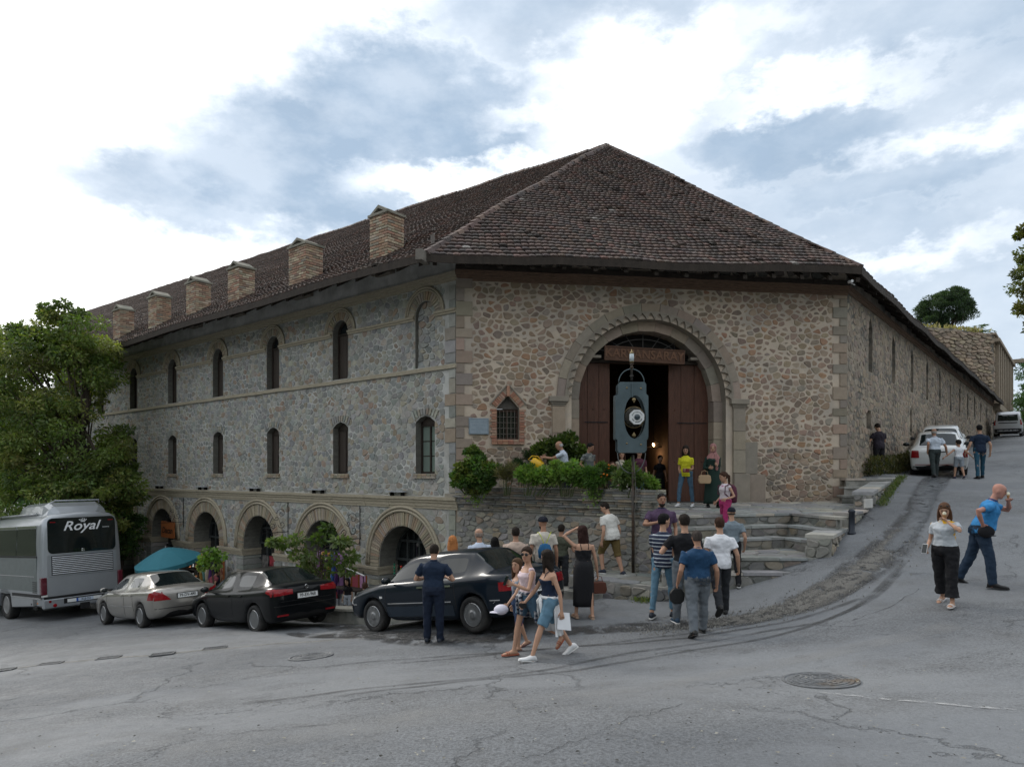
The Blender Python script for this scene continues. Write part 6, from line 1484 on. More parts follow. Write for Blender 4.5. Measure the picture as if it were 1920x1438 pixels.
car('parked_car', 'dark navy saloon car with chrome side strips parked nearest, beside the man in navy', 'car', pos, d, sedan(4.49, 1.72, 1.44, .93, .95, 1.02, wx, .315, (1.0, .42), -.28, (-1.22, -1.78), paint=Pn, wheel='cap', pitch=pit,
 strips=[(-2.0, -1.78, .545, .018, M_chrome), (-.86, .86, .545, .018, M_chrome), (1.84, 2.02, .545, .018, M_chrome), (-.9, .92, .30, .19, mat('navy_cladding', (.016, .026, .04), .4, var=.1))], hmat=M_chrome,
 rear_lights=[('tail_light', [(.80, .70), (.50, .70), (.50, .86), (.80, .86)], M_red)], side_lights=[('tail_light', [(-2.24, .70), (-2.0, .70), (-2.0, .85), (-2.22, .85)], M_red), ('side_repeater', [(1.02, .66), (1.09, .66), (1.09, .70), (1.02, .70)], M_white_lens)],
 front_lights=[('headlight', [(.42, .56), (.80, .56), (.78, .72), (.42, .72)], M_white_lens)], front_parts=[('grille', [(-.3, .5), (.3, .5), (.3, .73), (-.3, .73)], M_trim), ('bumper', [(-.86, .28), (.86, .28), (.86, .45), (-.86, .45)], mat('navy_cladding', (.016, .026, .04)))],
 rear_parts=[('bumper_strip', [(-.84, .50), (.84, .50), (.84, .535), (-.84, .535)], M_chrome)], plate=('10-DK-207', 0, .66), mmat=Pn, pillar=.03))
wx = (-1.33, 1.37); d = (-.745, .667); rw = (-5.83, 15.85); pos, pit = place_car(rw, d, wx, 1.78)
car('parked_car', 'shiny black saloon car with wide red tail lights parked between the silver and navy cars', 'car', pos, d, sedan(4.56, 1.78, 1.445, .90, .96, 1.06, wx, .325, (1.12, .30), -.30, (-1.15, -1.85), paint=Pb, wheel='five', pitch=pit, hmat=Pb,
 rear_lights=[('tail_light', [(.80, .84), (.36, .86), (.36, .97), (.80, 1.0)], M_red), ('rear_reflector', [(.74, .38), (.48, .38), (.48, .42), (.74, .42)], M_red)], side_lights=[('tail_light', [(-2.22, .84), (-1.92, .93), (-1.96, 1.0), (-2.2, 1.0)], M_red)],
 front_lights=[('headlight', [(.45, .60), (.80, .62), (.80, .74), (.45, .70)], M_white_lens)], front_parts=[('grille', [(-.4, .55), (.4, .55), (.4, .66), (-.4, .66)], M_trim)], plate=('99-EX-968', 0, .80), badge=.985, pillar=.028,
 rear_parts=[('bumper_crease', [(-.80, .60), (.80, .60), (.80, .615), (-.80, .615)], M_trim), ('boot_gap', [(-.66, .70), (.66, .70), (.66, .708), (-.66, .708)], M_trim)]))
wx = (-1.38, 1.42); d = (-.745, .667); rw = (-9.86, 18.45); pos, pit = place_car(rw, d, wx, 1.80)
car('parked_car', 'silver beige saloon car with red triangular tail lights parked beside the coach', 'car', pos, d, sedan(4.80, 1.80, 1.45, .92, .97, 1.04, wx, .325, (1.12, .38), -.30, (-1.20, -1.86), paint=Ps, wheel='ten', pitch=pit, hmat=Ps,
 strips=[(-.92, .95, .56, .016, M_chrome)], rear_lights=[('tail_light', [(.83, .72), (.42, .72), (.62, .90), (.83, .98)], M_red)], side_lights=[('tail_light', [(-2.34, .74), (-1.98, .74), (-2.08, .93), (-2.3, .95)], M_red)],
 front_lights=[('headlight', [(.45, .58), (.80, .6), (.78, .76), (.5, .76)], M_white_lens)], front_parts=[('grille', [(-.4, .5), (.4, .5), (.4, .7), (-.4, .7)], M_trim)], plate=('99-DV-480', 0, .80), pillar=.03,
 rear_parts=[('bumper_crease', [(-.82, .50), (.82, .50), (.82, .515), (-.82, .515)], M_trim)]))
wx = (-1.22, 1.26); d = (.50, .866)
pos, pit = place_car((13.85, 23.75), d, wx, 1.68, 1)
car('parked_car', 'white saloon car with dark tinted rear window parked on the slope by the side wall', 'car', pos, d, sedan(4.26, 1.68, 1.46, .90, .92, .99, wx, .30, (.98, .35), -.26, (-1.15, -1.80), paint=Pw, wheel='ten', pitch=pit, mmat=M_trim,
 rear_lights=[('tail_light', [(.80, .66), (.56, .66), (.58, .90), (.78, .90)], M_red)], rear_parts=[('bumper_crease', [(-.8, .42), (.8, .42), (.8, .44), (-.8, .44)], M_red), ('boot_grip', [(-.25, .84), (.25, .84), (.25, .87), (-.25, .87)], M_trim), ('lower_skirt', [(-.74, .22), (.74, .22), (.74, .38), (-.74, .38)], M_trim)], plate=None, pillar=.03))
d = (.55, .835); wx = (-1.2, 1.25); pos, pit = place_car((16.1, 27.3), d, wx, 1.7, 1)
car('parked_car', 'white car with a blue-tinted windscreen mostly hidden behind the white saloon', 'car', pos, (-d[0], -d[1]), sedan(4.3, 1.72, 1.47, .95, .98, 1.06, wx, .30, (1.0, .30), -.28, (-1.15, -1.65), paint=Pw, wheel='ten', pitch=-pit, mmat=M_trim, front_lights=[('headlight', [(.45, .58), (.80, .6), (.78, .74), (.45, .72)], M_white_lens)], front_parts=[('grille', [(-.35, .5), (.35, .5), (.35, .66), (-.35, .66)], M_trim)], pillar=.03))
h = 2.1; wx = (-1.32, 1.42); d = (.62, .785); c = gp(1889, 822); c = Vector((.7235 * 50, 50)); pos, pit = place_car((c.x - .7, c.y + .5), d, wx, 1.75, 1)
st = [(-h, .96, .80, 1.0, .74, .34, .9), (-h + .04, 1.0, .93, 1.62, .78, .28, .97), (-h + .16, 1.0, .94, 1.78, .78, .22, 1.0), (-1.3, .98, .94, 1.82, .79, .2, 1.0), (-.3, .98, .94, 1.83, .79, .2, 1.0), (-.2, .98, .94, 1.83, .79, .2, 1.0), (.55, .98, .94, 1.78, .77, .2, 1.0), (1.25, 1.0, .92, 1.08, .8, .2, 1.0), (1.9, .86, .86, .9, .7, .25, .96), (h, .6, .7, .62, .6, .32, .8)]
van = dict(L=4.2, W=1.75, st=st, wx=wx, wr=.32, belt=.98, side_win=[(-.2, 1.25), (-1.3, -.3), (-h + .16, -1.3)], wind=(.55, 1.25), rear=(5, 6), gaps=[(1.1, 1.0), (-.25, -.25)], handles=(0,), mirror=.85, paint=Psl, wheel='ten', pitch=pit, mmat=M_trim,
 rear_lights=[('tail_light', [(.84, .86), (.72, .86), (.74, 1.22), (.84, 1.22)], M_red)], rear_parts=[('rear_window', [(-.60, 1.16), (.60, 1.16), (.56, 1.60), (-.56, 1.60)], M_carglass), ('number_strip', [(-.55, .98), (.55, .98), (.55, 1.05), (-.55, 1.05)], M_trim), ('bumper', [(-.80, .30), (.80, .30), (.80, .60), (-.80, .60)], M_trim), ('bumper_plate', [(-.6, .42), (.6, .42), (.6, .50), (-.6, .50)], Psl)])
car('parked_van', 'silver van seen from behind at the top of the street by the ruined building', 'van', pos, d, van)
def coach():
 d = Vector((-.80, .60)).normalized(); lft = Vector((-d.y, d.x)); rc = Vector((-15.02, 22.0))      # rear left corner
 Wd, Ln, Ht = 2.5, 11.5, 3.42
 o = rc + d * (Ln / 2) - lft * (Wd / 2); z0 = gz(*(rc + d * 3)); zf = gz(*(rc + d * 9)); pit = -math.atan2(zf - z0, 6.0)
 root = thing('coach', 'silver coach with a dark rear window lettered Royal, parked at the left edge', 'coach', (o.x, o.y, z0 + (zf - z0) * .45), math.atan2(d.y, d.x)); root.rotation_euler = (0, pit, math.atan2(d.y, d.x))
 Pc = paint('coach_silver', (.33, .35, .37), .55, .36, .5); Pd = mat('coach_grey_green', (.10, .125, .122), .35, var=.2, metal=.2, coat=.4)
 h = Ln / 2; W = Wd / 2
 def sec(x, ins, ztop, lowz):
  w = W - ins; r = .26
  pts = [(0, lowz), (w * .9, lowz), (w, lowz + .05), (w, .9), (w + .0, 1.5), (w - .03, 2.3), (w - .08, ztop - .32), (w - .16, ztop - .14), (w - .34, ztop - .03), (w - .7, ztop + .01), (0, ztop + .03)]
  return [Vector((x, y, z)) for y, z in pts] + [Vector((x, -y, z)) for y, z in pts[1:-1]][::-1]
 wxs = (-2.55, 3.2); xs = [-h, -h + .03, -h + .1, -h + .25, h - .4, h - .12, h]
 wr = .50; Rw = .60; ex = [w + k * Rw for w in wxs for k in (-1.06, -1, -.92, -.7, -.35, 0, .35, .7, .92, 1, 1.06)]
 rings = []
 for x in sorted(xs + ex):
  e = min(x + h, h - x); ins = .12 if e < .01 else (.05 if e < .05 else (.015 if e < .12 else 0)); zt = 3.10 - (.10 if e < .01 else .04 if e < .05 else 0)
  low = .42 if x > -h + .8 or True else .42
  for w in wxs:
   dd = abs(x - w)
   if dd < Rw * 1.001: low = max(low, wr + math.sqrt(max(0, Rw * Rw - dd * dd)))
  if x < -h + .3: low = .55
  rings.append(sec(x, ins, zt, low))
 mb = MB(); mb.loft(rings); me = mb.mesh('body', [Pc], smooth=True); autosmooth(me, 40); obj('body', me, root)
 mb = MB(); R2 = []
 for x, w, z in ((-h + .25, .70, 3.12), (-h + .35, .84, 3.30), (-h + .7, .86, 3.42), (-h + 2.6, .84, 3.42), (-h + 3.4, .70, 3.10)):
  R2.append([Vector((x, -w - .1, 3.02)), Vector((x, -w, z - .08)), Vector((x, -w + .16, z)), Vector((x, w - .16, z)), Vector((x, w, z - .08)), Vector((x, w + .1, 3.02))])
 mb.loft(R2); obj('roof_pod', mb.mesh('roof_pod', [Pc]), root); mb = MB()
 mb.tube([(-h + .5, -.75, 3.40), (-h + .34, -.68, 3.46), (-h + .32, .68, 3.46), (-h + .5, .75, 3.40)], .025, 6); mb.build('roof_rail', Pc, root)
 for s in (-1, 1): mb = MB(); mb.tube([(-h + 1, s * .98, 3.12), (h - 1, s * .98, 3.12)], .03, 6); mb.build('roof_rail', Pc, root)
 def bx(nm, x0, x1, y0, y1, z0, z1, m_, par=None, bv=0):
  mb = MB(); mb.box(((x0 + x1) / 2, (y0 + y1) / 2, (z0 + z1) / 2), (x1 - x0, y1 - y0, z1 - z0)); o_ = mb.build(nm, m_, par or root)
  if bv: bevel(o_, bv, 3)
  return o_
 xr = -h
 def rear_plate(nm, y0, y1, z0, z1, m_, d0=.012, d1=.03, r=.10):
  c = [];
  for cy, cz, a0 in ((y1 - r, z1 - r, 0), (y0 + r, z1 - r, 90), (y0 + r, z0 + r, 180), (y1 - r, z0 + r, 270)):
   for k in range(5): a = math.radians(a0 + k * 22.5); c.append((cy + r * math.cos(a), cz + r * math.sin(a)))
  mb = MB(); mb.prism([Vector((xr - d0 + (.1 if 0 else 0), y, z)) for y, z in c], [Vector((xr - d1, y, z)) for y, z in c]); return mb.build(nm, m_, root)
 gw = rear_plate('rear_window', -1.03, 1.03, 2.02, 2.98, M_carglass, -.06, .03, .14)
 rear_plate('engine_cover', -1.05, 1.05, 1.40, 1.985, Pc, -.05, .022, .03)
 rear_plate('luggage_hatch', -1.05, 1.05, .885, 1.385, Pc, -.05, .024, .03)
 mb = MB()
 for k in range(10):
  z = 1.47 + k * .050; c = Vector((xr - .034, 0, z)); mb.box(c, (.030, 1.84, .020), Matrix.Rotation(.5, 3, 'Y'))
 mb.build('louvre', paint('louvre_silver', (.55, .57, .59), .5, .35), root, kind='stuff')
 bx('louvre_recess', xr - .026, xr - .022, -.94, .94, 1.44, 1.96, M_trim)
 bx('black_band', xr - .028, xr + .06, -1.17, 1.17, .80, .868, M_trim)
 bx('bumper', xr - .06, xr + .12, -1.2, 1.2, .50, .79, Pc, None, .03)
 bx('bumper_edge', xr - .07, xr, -1.19, 1.19, .475, .497, M_chrome)
 bx('plate_recess', xr - .066, xr - .058, -.62, .62, .60, .77, M_trim)
 pl = bx('number_plate', xr - .075, xr - .067, -.52, .52, .625, .735, M_plate); bx('plate_centre', xr - .078, xr - .0755, -.26, .26, .627, .733, mat('plate_blue_white', (.45, .52, .62), .4, var=.1), pl); bx('plate_band', xr - .080, xr - .0785, .20, .26, .627, .733, mat('plate_blue', (.02, .08, .35), .4, var=0), pl)
 text_obj('plate_text', '35-JS-252', .10, frame_matrix((xr - .0785, -.03, .68), (0, -1, 0), (0, 0, 1)), M_platetxt, pl, .001, sx=.75, bold=.002)
 for s in (-1, 1):
  bx('tail_light', xr - .03, xr + .14, *sorted((s * 1.07, s * 1.245)), .93, 1.40, mat('coach_tail_lens', (.09, .008, .018), .15, coat=.8), None, .03)
  bx('tail_light_base', xr - .03, xr + .14, *sorted((s * 1.07, s * 1.24)), .88, .925, M_white_lens)
  mb = MB(); mb.lathe((xr - .06, s * .88, .58), [(.001, .012), (.05, .012), (.062, 0)], (-1, 0, 0), 16); mb.build('fog_light', M_red, root)
  bx('rear_reflector', xr - .068, xr - .06, *sorted((s * .98, s * 1.05)), .68, .75, M_red)
  bx('high_brake_light', xr - .034, xr - .03, *sorted((s * .80, s * .96)), 2.86, 2.885, M_red)
 bx('tow_cover', xr - .09, xr - .06, -.14, .14, .36, .56, M_trim)
 m_let = mat('white_vinyl', (.72, .73, .74), .5, var=.04)
 text_obj('lettering', 'Royal', .36, frame_matrix((xr - .032, .05, 2.74), (0, -1, 0), (0, 0, 1)), m_let, gw, .002, shear=.35, sx=1.35, bold=.004)
 text_obj('lettering', 'tours', .06, frame_matrix((xr - .032, -.72, 2.68), (0, -1, 0), (0, 0, 1)), m_let, gw, .002, shear=.3, sx=1.6)
 mb = MB()
 for k in range(5): a = (k - 2) * .28; mb.tube([(xr - .034, -.02 - .02 * (k - 2), 2.86), (xr - .034, -.02 - .055 * (k - 2), 2.86 + .075 - .012 * abs(k - 2))], .009, 4); mb.ell((xr - .034, -.02 - .055 * (k - 2), 2.94 - .012 * abs(k - 2)), (.004, .012, .012), 6, 4)
 mb.box((xr - .034, -.02, 2.855), (.006, .12, .014)); mb.build('crown_emblem', m_let, gw)
 mb = MB(); mb.lathe((xr - .031, 0, 2.07), [(.045, 0), (.05, .006), (.042, .008), (.04, 0)], (-1, 0, 0), 20)
 for k in range(3): a = math.pi / 2 + k * 2 * math.pi / 3; mb.tube([(xr - .036, 0, 2.07), (xr - .036, .042 * math.cos(a), 2.07 + .042 * math.sin(a))], .004, 4)
 mb.build('badge', M_chrome, gw)
 for s in (1, -1):
  y = s * W
  for k in range(6):
   x0 = -h + .34 + k * 1.78; x1 = min(x0 + 1.74, h - .5)
   mb = MB(); q = [(x0, 1.98), (x1, 1.98), (x1, 2.72), (x0 + (.12 if k == 0 else 0), 2.72)]
   mb.prism([Vector((x, y - s * .10, z)) for x, z in q], [Vector((x, y - s * (.003 if z < 2.3 else .055), z)) for x, z in q]); mb.build('side_window', M_carglass, root)
   bx('window_top_strip', x0 + .05, x1 - .02, *sorted((y - s * .085, y - s * .045)), 2.735, 2.80, M_chrome)
  bx('window_sill', -h + .3, h - .5, *sorted((y - s * .02, y + s * .006)), 1.935, 1.97, M_trim)
  bx('flank_panel', -h + .3, h - .4, *sorted((y - s * .03, y + s * .004)), 1.02, 1.93, Pd)
  bx('chrome_line', -h + .5, h - .6, *sorted((y - s * .02, y + s * .014)), 1.42, 1.435, M_chrome)
  for a, b in ((-h + .02, wxs[0] - .66), (wxs[0] + .66, wxs[1] - .66), (wxs[1] + .66, h - .3)):
   bx('black_band', a, b, *sorted((y - s * .02, y + s * .008)), .86, .95, M_trim); bx('chrome_strip', a, b, *sorted((y - s * .02, y + s * .012)), .82, .845, M_chrome)
  mb = MB()
  for k in range(6): mb.box((-h + .50, y + s * .006, 1.0 + k * .055), (.34, .016, .022))
  for k in range(8): mb.box((-h + .50, y + s * .006, .48 + k * .042), (.34, .016, .018))
  mb.build('side_louvre', M_trim, root, kind='stuff')
  for xx in (-h + .80, -h + 3.9): bx('latch', xx, xx + .04, *sorted((y - s * .01, y + s * .01)), .60, .66, M_trim)
  bx('side_marker', -h + .26, -h + .32, *sorted((y - s * .01, y + s * .012)), .66, .70, M_amber)
  for w in wxs: wheel(root, w, s * (W - .17), wr, .30, 'bus')
 def stretch(o_):
  for c_ in o_.children:
   if c_.name.startswith('wheel'): continue
   if c_.type == 'MESH':
    for v in c_.data.vertices: v.co.z = v.co.z if v.co.z < .9 else .9 + (v.co.z - .9) * 1.2
   stretch(c_)
 bx('windscreen', h - .03, h + .02, -1.1, 1.1, 1.2, 2.9, M_carglass, None, .02)
 bpy.context.view_layer.update(); stretch(root)
coach()
# ================================================================ people
SKIN = mat('skin', (.42, .245, .165), .55, var=.08, vscale=10, spec=.3); SKIN2 = mat('skin_tanned', (.34, .185, .12), .55, var=.08, vscale=10, spec=.3)
M_lips = mat('lips', (.33, .09, .08), .5, var=0); M_eye = mat('eye', (.03, .02, .018), .2, var=0); M_brow = mat('brow_dark', (.025, .018, .014), .8, var=0)
def cloth(name, col, **k): return mat('cloth_' + name, col, k.pop('rough', .85), var=k.pop('var', .18), vscale=k.pop('vscale', 5), bump=k.pop('bump', .5), bscale=k.pop('bscale', 9), **k)
def striped(name, a, b, n=18.0, w=.5, tilt=0.0, checks=False):
 if name in MATS: return MATS[name]
 m = bpy.data.materials.new(name); m.use_nodes = True; MATS[name] = m; nt = m.node_tree; L = nt.links.new; bs = nt.nodes['Principled BSDF']; bs.inputs['Roughness'].default_value = .85
 tc = N(nt, 'ShaderNodeTexCoord'); sp = N(nt, 'ShaderNodeSeparateXYZ'); L(tc.outputs['Object'], sp.inputs[0])
 def st(sock):
  m1 = N(nt, 'ShaderNodeMath', operation='MULTIPLY'); L(sock, m1.inputs[0]); m1.inputs[1].default_value = n
  f = N(nt, 'ShaderNodeMath', operation='FRACT'); L(m1.outputs[0], f.inputs[0]); g = N(nt, 'ShaderNodeMath', operation='GREATER_THAN'); L(f.outputs[0], g.inputs[0]); g.inputs[1].default_value = w; return g.outputs[0]
 s = st(sp.outputs['Z'])
 if checks:
  s2 = st(sp.outputs['X']); ad = N(nt, 'ShaderNodeMath', operation='ADD'); L(s, ad.inputs[0]); L(s2, ad.inputs[1]); h = N(nt, 'ShaderNodeMath', operation='MULTIPLY'); L(ad.outputs[0], h.inputs[0]); h.inputs[1].default_value = .5; s = h.outputs[0]
 mx = N(nt, 'ShaderNodeMix', data_type='RGBA'); L(s, mx.inputs['Factor']); mx.inputs['A'].default_value = (*a, 1); mx.inputs['B'].default_value = (*b, 1); L(mx.outputs['Result'], bs.inputs['Base Color']); return m
TODO = []     # (object, extra geometry, materials) finished together in one pass
def ringpts(c, ax, ay, rx, ry, n=12, sq=1.0):
 out = []
 for k in range(n):
  a = 2 * math.pi * k / n; ca, sa = math.cos(a), math.sin(a); ca = math.copysign(abs(ca) ** sq, ca); sa = math.copysign(abs(sa) ** sq, sa); out.append(c + ax * rx * ca + ay * ry * sa)
 return out
def limb(mb, pts, rs, n=10, flat=1.0, side=None):
 pts = [Vector(p) for p in pts]; rings = []
 P = [pts[0]]; R_ = [rs[0]]
 for i in range(1, len(pts)): P.append(pts[i]); R_.append(rs[i])
 for i, p in enumerate(P):
  t = (P[min(i + 1, len(P) - 1)] - P[max(i - 1, 0)])
  if t.length < 1e-5: t = Vector((0, 0, 1))
  t.normalize(); s = (side or Vector((1, 0, 0))); a = s - t * s.dot(t)
  if a.length < .1: a = Vector((0, 1, 0)) - t * t.y
  a.normalize(); b = t.cross(a); rings.append(ringpts(p, a, b, R_[i], R_[i] * flat, n))
 mb.loft(rings)
def ik(a, target, l1, l2, pole):
 d = target - a; L_ = min(d.length, (l1 + l2) * .995); d = d.normalized() if d.length > 1e-6 else Vector((0, 0, -1)); x = (l1 * l1 - l2 * l2 + L_ * L_) / (2 * L_); h = math.sqrt(max(0, l1 * l1 - x * x))
 p = pole - d * pole.dot(d); p = p.normalized() if p.length > 1e-5 else Vector((0, 1, 0)); return a + d * x + p * h, a + d * L_
def person(label, x, y, z, face, H=1.75, sex='m', legs=((.0, 0), (.0, 0)), lean=0.0, side_lean=0.0, hands=(None, None), poles=(None, None), head=(0, 0), build=1.0, skin=None, hair=('short', (.02, .014, .01)), top=('tee', None), bottom=('trousers', None), shoes=('shoe', (.02, .02, .02)),
           belly=0.0, beard=None, extras=None, vox=.0125, group=None, twist=0.0, open_hand=False, hipz=None, glasses=False, cat='person'):
 """face: world heading in degrees (0 = +x, 90 = away from the eye, -90 = towards it). hands: targets in the body's own space
 (x right-to-left is +x = the person's left, y forward, z up from the feet), metres for a 1.75 m figure"""
 S = H / 1.75; f = sex == 'f'; skin = skin or SKIN
 root = thing('person', label, cat, (x, y, z), math.radians(face - 90), group)   # local +y = forward
 X = Vector((-1, 0, 0))    # person's left when facing +y is -x
 sh = .162 if f else .188; hipw = .095 if f else .088; b_ = build
 thigh, shin = .43, .42; kn = []; an = []; hp = []
 for i, s in enumerate((1, -1)):   # 0: left, 1: right
  a, k = math.radians(legs[i][0]), math.radians(legs[i][1]); spread = math.radians(legs[i][2]) if len(legs[i]) > 2 else math.radians(2.5)
  h = Vector((-s * hipw, 0, 0)); u = Vector((-s * math.sin(spread), math.sin(a) * math.cos(spread), -math.cos(a) * math.cos(spread))); K = h + u * thigh
  v = Vector((-s * math.sin(spread) * .6, math.sin(a - k), -math.cos(a - k))).normalized(); A = K + v * shin; hp.append(h); kn.append(K); an.append((A, v, a - k))
 feet_up = []
 drop = min(A[0].z - (.075 if abs(A[2]) < .5 else .10) for A in an); hz = -drop if hipz is None else hipz
 T = lambda p: Vector((p.x, p.y, p.z + hz)) * S
 hp = [T(p) for p in hp]; kn = [T(p) for p in kn]; an = [(T(A[0]), A[1], A[2]) for A in an]
 pel = Vector((0, 0, hz)) * S
 ln, sl, tw = math.radians(lean), math.radians(side_lean), math.radians(twist)
 Rt = Matrix.Rotation(-sl, 3, 'Y') @ Matrix.Rotation(-ln, 3, 'X') @ Matrix.Rotation(tw, 3, 'Z')
 def TB(x_, y_, z_): return pel + Rt @ (Vector((x_, y_, z_)) * S)   # in the torso's space
 ax, ay = Rt @ Vector((1, 0, 0)), Rt @ Vector((0, 1, 0))
 pax, pay = Vector((1, 0, 0)), Vector((0, 1, 0))
 def torso(mb, g=0.0, z0=-.10, z1=.50, n=16, skirt=None):
  prof = [(-.10, .150, .105, 0), (-.02, .165 if f else .158, .118, -.005), (.06, .150 if f else .155, .108, .0), (.15, .122 if f else .145, .092, .01), (.24, .135 if f else .160, .100, .012), (.32, .150 if f else .178, .112, .012), (.375, .148 if f else .176, .103, .004), (.415, .118 if f else .140, .082, -.004), (.448, .078 if f else .088, .062, -.004), (.475, .056, .054, -.002), (.50, .050, .052, 0.0)]
  rings = []
  for z_, rx, ry, oy in prof:
   if z_ < z0 - .001 or z_ > z1 + .001: continue
   bl = belly * math.exp(-((z_ - .08) / .11) ** 2); bust = (.028 * math.exp(-((z_ - .30) / .05) ** 2)) if f else 0
   rings.append(ringpts(TB(0, oy + bl * .5 + bust * .5, z_), ax if z_ > .0 else ax.lerp(pax, .5), ay if z_ > 0 else ay.lerp(pay, .5), (rx * b_ + g) * S, (ry * b_ + g + bl * .55 + bust * .5) * S, n, .86))
  mb.loft(rings)
 nb = TB(0, .0, .485); hy, hpch = math.radians(head[0]), math.radians(head[1])
 Rh = Rt @ Matrix.Rotation(hy, 3, 'Z') @ Matrix.Rotation(hpch + ln * .55, 3, 'X') if ln else Rt @ Matrix.Rotation(hy, 3, 'Z') @ Matrix.Rotation(hpch, 3, 'X')
 hs = S ** .35 if S < .9 else S   # children have larger heads
 hc = nb + Rt @ Vector((0, .012, .075 * S)) + Rh @ Vector((0, .022, .085)) * hs
 HD = lambda x_, y_, z_: hc + Rh @ (Vector((x_, y_, z_)) * hs)
 hx, hyv, hzv = Rh @ Vector((1, 0, 0)), Rh @ Vector((0, 1, 0)), Rh @ Vector((0, 0, 1))
 shl = [TB(s * -1 * sh * b_ ** .5, 0, .385) for s in (1, -1)]
 arms = []; MOUTH = HD(0, .155, -.10)
 for i, s in enumerate((1, -1)):
  t = hands[i]
  if t is None: t = (s * -1 * (sh + .075 + belly * .5), .03 + (.02 if i else 0), .80)
  tg = MOUTH + Vector((-s * .05, 0, -.03)) if t == 'mouth' else Vector((t[0], t[1], t[2] - .93 + hz)) * S
  pole = Vector(poles[i]) if poles[i] else Vector((-s * .35, -1, -.3)); e, w = ik(shl[i], tg, .285 * S, .25 * S, pole); arms.append((shl[i], e, w))
 mb = MB(); torso(mb)
 limb(mb, [nb + Rt @ Vector((0, -.005, -.05)) * S, nb + Rt @ Vector((0, .004, .04)) * S, HD(0, -.02, -.05)], [.062 * S * (.88 if f else 1), .052 * S * (.88 if f else 1), .052 * hs], 10)
 hr = [(-.118, .022, .022, .045), (-.100, .042, .045, .030), (-.075, .056, .066, .014), (-.04, .066, .084, .004), (0, .073, .094, .0), (.04, .075, .096, -.002), (.075, .066, .085, -.006), (.100, .044, .058, -.008), (.113, .015, .02, -.008)]
 mb.loft([ringpts(HD(0, oy, z_), hx, hyv, rx * hs, ry * hs, 14) for z_, rx, ry, oy in hr])
 mb.loft([ringpts(HD(0, y_, z_), hx, hzv, rx * hs, rz * hs, 6) for y_, z_, rx, rz in ((.07, .0, .010, .02), (.098, -.012, .012, .022), (.113, -.024, .011, .010), (.112, -.030, .004, .004))])
 for s in (-1, 1): mb.ell(HD(s * .076, -.006, -.008), (.011 * hs, .022 * hs, .032 * hs), 8, 6, Rh)
 for i in (0, 1):
  m_ = .9 if f else 1.0; m_ *= b_ ** .6
  limb(mb, [hp[i] + Vector((0, 0, .03)), hp[i].lerp(kn[i], .25), hp[i].lerp(kn[i], .7), kn[i], kn[i].lerp(an[i][0], .28), kn[i].lerp(an[i][0], .7), an[i][0]], [.088 * S * m_ ** .8, .084 * S * m_, .062 * S * m_, .053 * S * m_, .055 * S * m_, .040 * S * m_, .036 * S * m_])
  fd = Vector((0, math.cos(an[i][2] * .6) if abs(an[i][2]) > .3 else 1, math.sin(an[i][2]) * (1 if an[i][2] < -.3 else .6) if abs(an[i][2]) > .3 else 0)).normalized(); A = an[i][0]
  if abs(an[i][2]) <= .3: fd = Vector((0, 1, 0))
  fu = Vector((1, 0, 0)).cross(fd); fo = (-.18 if i == 0 else .18); fd = Matrix.Rotation(-fo if False else (.12 if i == 0 else -.12), 3, 'Z') @ fd; fx = fd.cross(fu).normalized()
  an[i] = (*an[i], fd, fu, fx)
  mb.loft([ringpts(A + fd * a_ * S + fu * h_ * S, fx, fu, rx * S, rz * S, 10) for a_, h_, rx, rz in ((-.06, -.045, .025, .022), (-.03, -.035, .034, .036), (.04, -.035, .038, .034), (.11, -.048, .043, .022), (.16, -.052, .036, .016), (.185, -.054, .018, .010))])
  a, e, w = arms[i]; q = .86 if f else 1.0; q *= b_ ** .5
  limb(mb, [a.lerp(TB(0, 0, .40), .3), a, a.lerp(e, .35), e, e.lerp(w, .3), w], [.045 * S * q, .052 * S * q, .044 * S * q, .037 * S * q, .038 * S * q, .025 * S * q])
 ex = MB()   # fingers, eyes, brows, lips join the same mesh
 ex.cur = 0
 for i in (0, 1):
  a, e, w = arms[i]; fwd = (w - e).normalized(); s = 1 if i == 0 else -1
  inn = Vector((s, 0, 0)); inn = (inn - fwd * inn.dot(fwd)); inn = inn.normalized() if inn.length > .2 else Vector((0, 0, 1)); wid = fwd.cross(inn).normalized()
  if wid.y < 0 and abs(fwd.z) > .5: wid = -wid
  pal = [ringpts(w + fwd * d_ * S - inn * .0, wid, inn, rw * S, rt * S, 10) for d_, rw, rt in ((-.01, .024, .021), (.025, .034, .019), (.06, .041, .017), (.085, .036, .013))]
  mb.loft(pal)
  for k in range(4):
   o = (k - 1.5) * .020; l = (.062, .074, .070, .054)[k]; p0 = w + (fwd * .078 + wid * -o) * S; c1 = (fwd * .9 + inn * .35).normalized(); c2 = (fwd * .5 + inn * .85).normalized(); c3 = (fwd * .05 + inn).normalized()
   if open_hand: c1 = c2 = c3 = fwd
   p1 = p0 + c1 * l * .45 * S; p2 = p1 + c2 * l * .33 * S; p3 = p2 + c3 * l * .25 * S; ex.tube([p0 - fwd * .02 * S, p0, p1, p2, p3], [.0085 * S, .009 * S, .0085 * S, .0075 * S, .005 * S], 6)
  p0 = w + (fwd * .02 + wid * .028) * S; p1 = p0 + (fwd * .7 + wid * .7).normalized() * .035 * S; p2 = p1 + (fwd * .85 + inn * .3 + wid * .2).normalized() * .032 * S; ex.tube([p0 - wid * .01, p0, p1, p2], [.011 * S, .012 * S, .010 * S, .006 * S], 6)
 for s in (-1, 1):
  ex.cur = 1; ex.ell(HD(s * .030, .083, .008), (.013 * hs, .007 * hs, .0065 * hs), 8, 5, Rh)
  ex.cur = 2; ex.box(HD(s * .031, .090, .030), (.030 * hs, .008 * hs, .006 * hs), Rh)
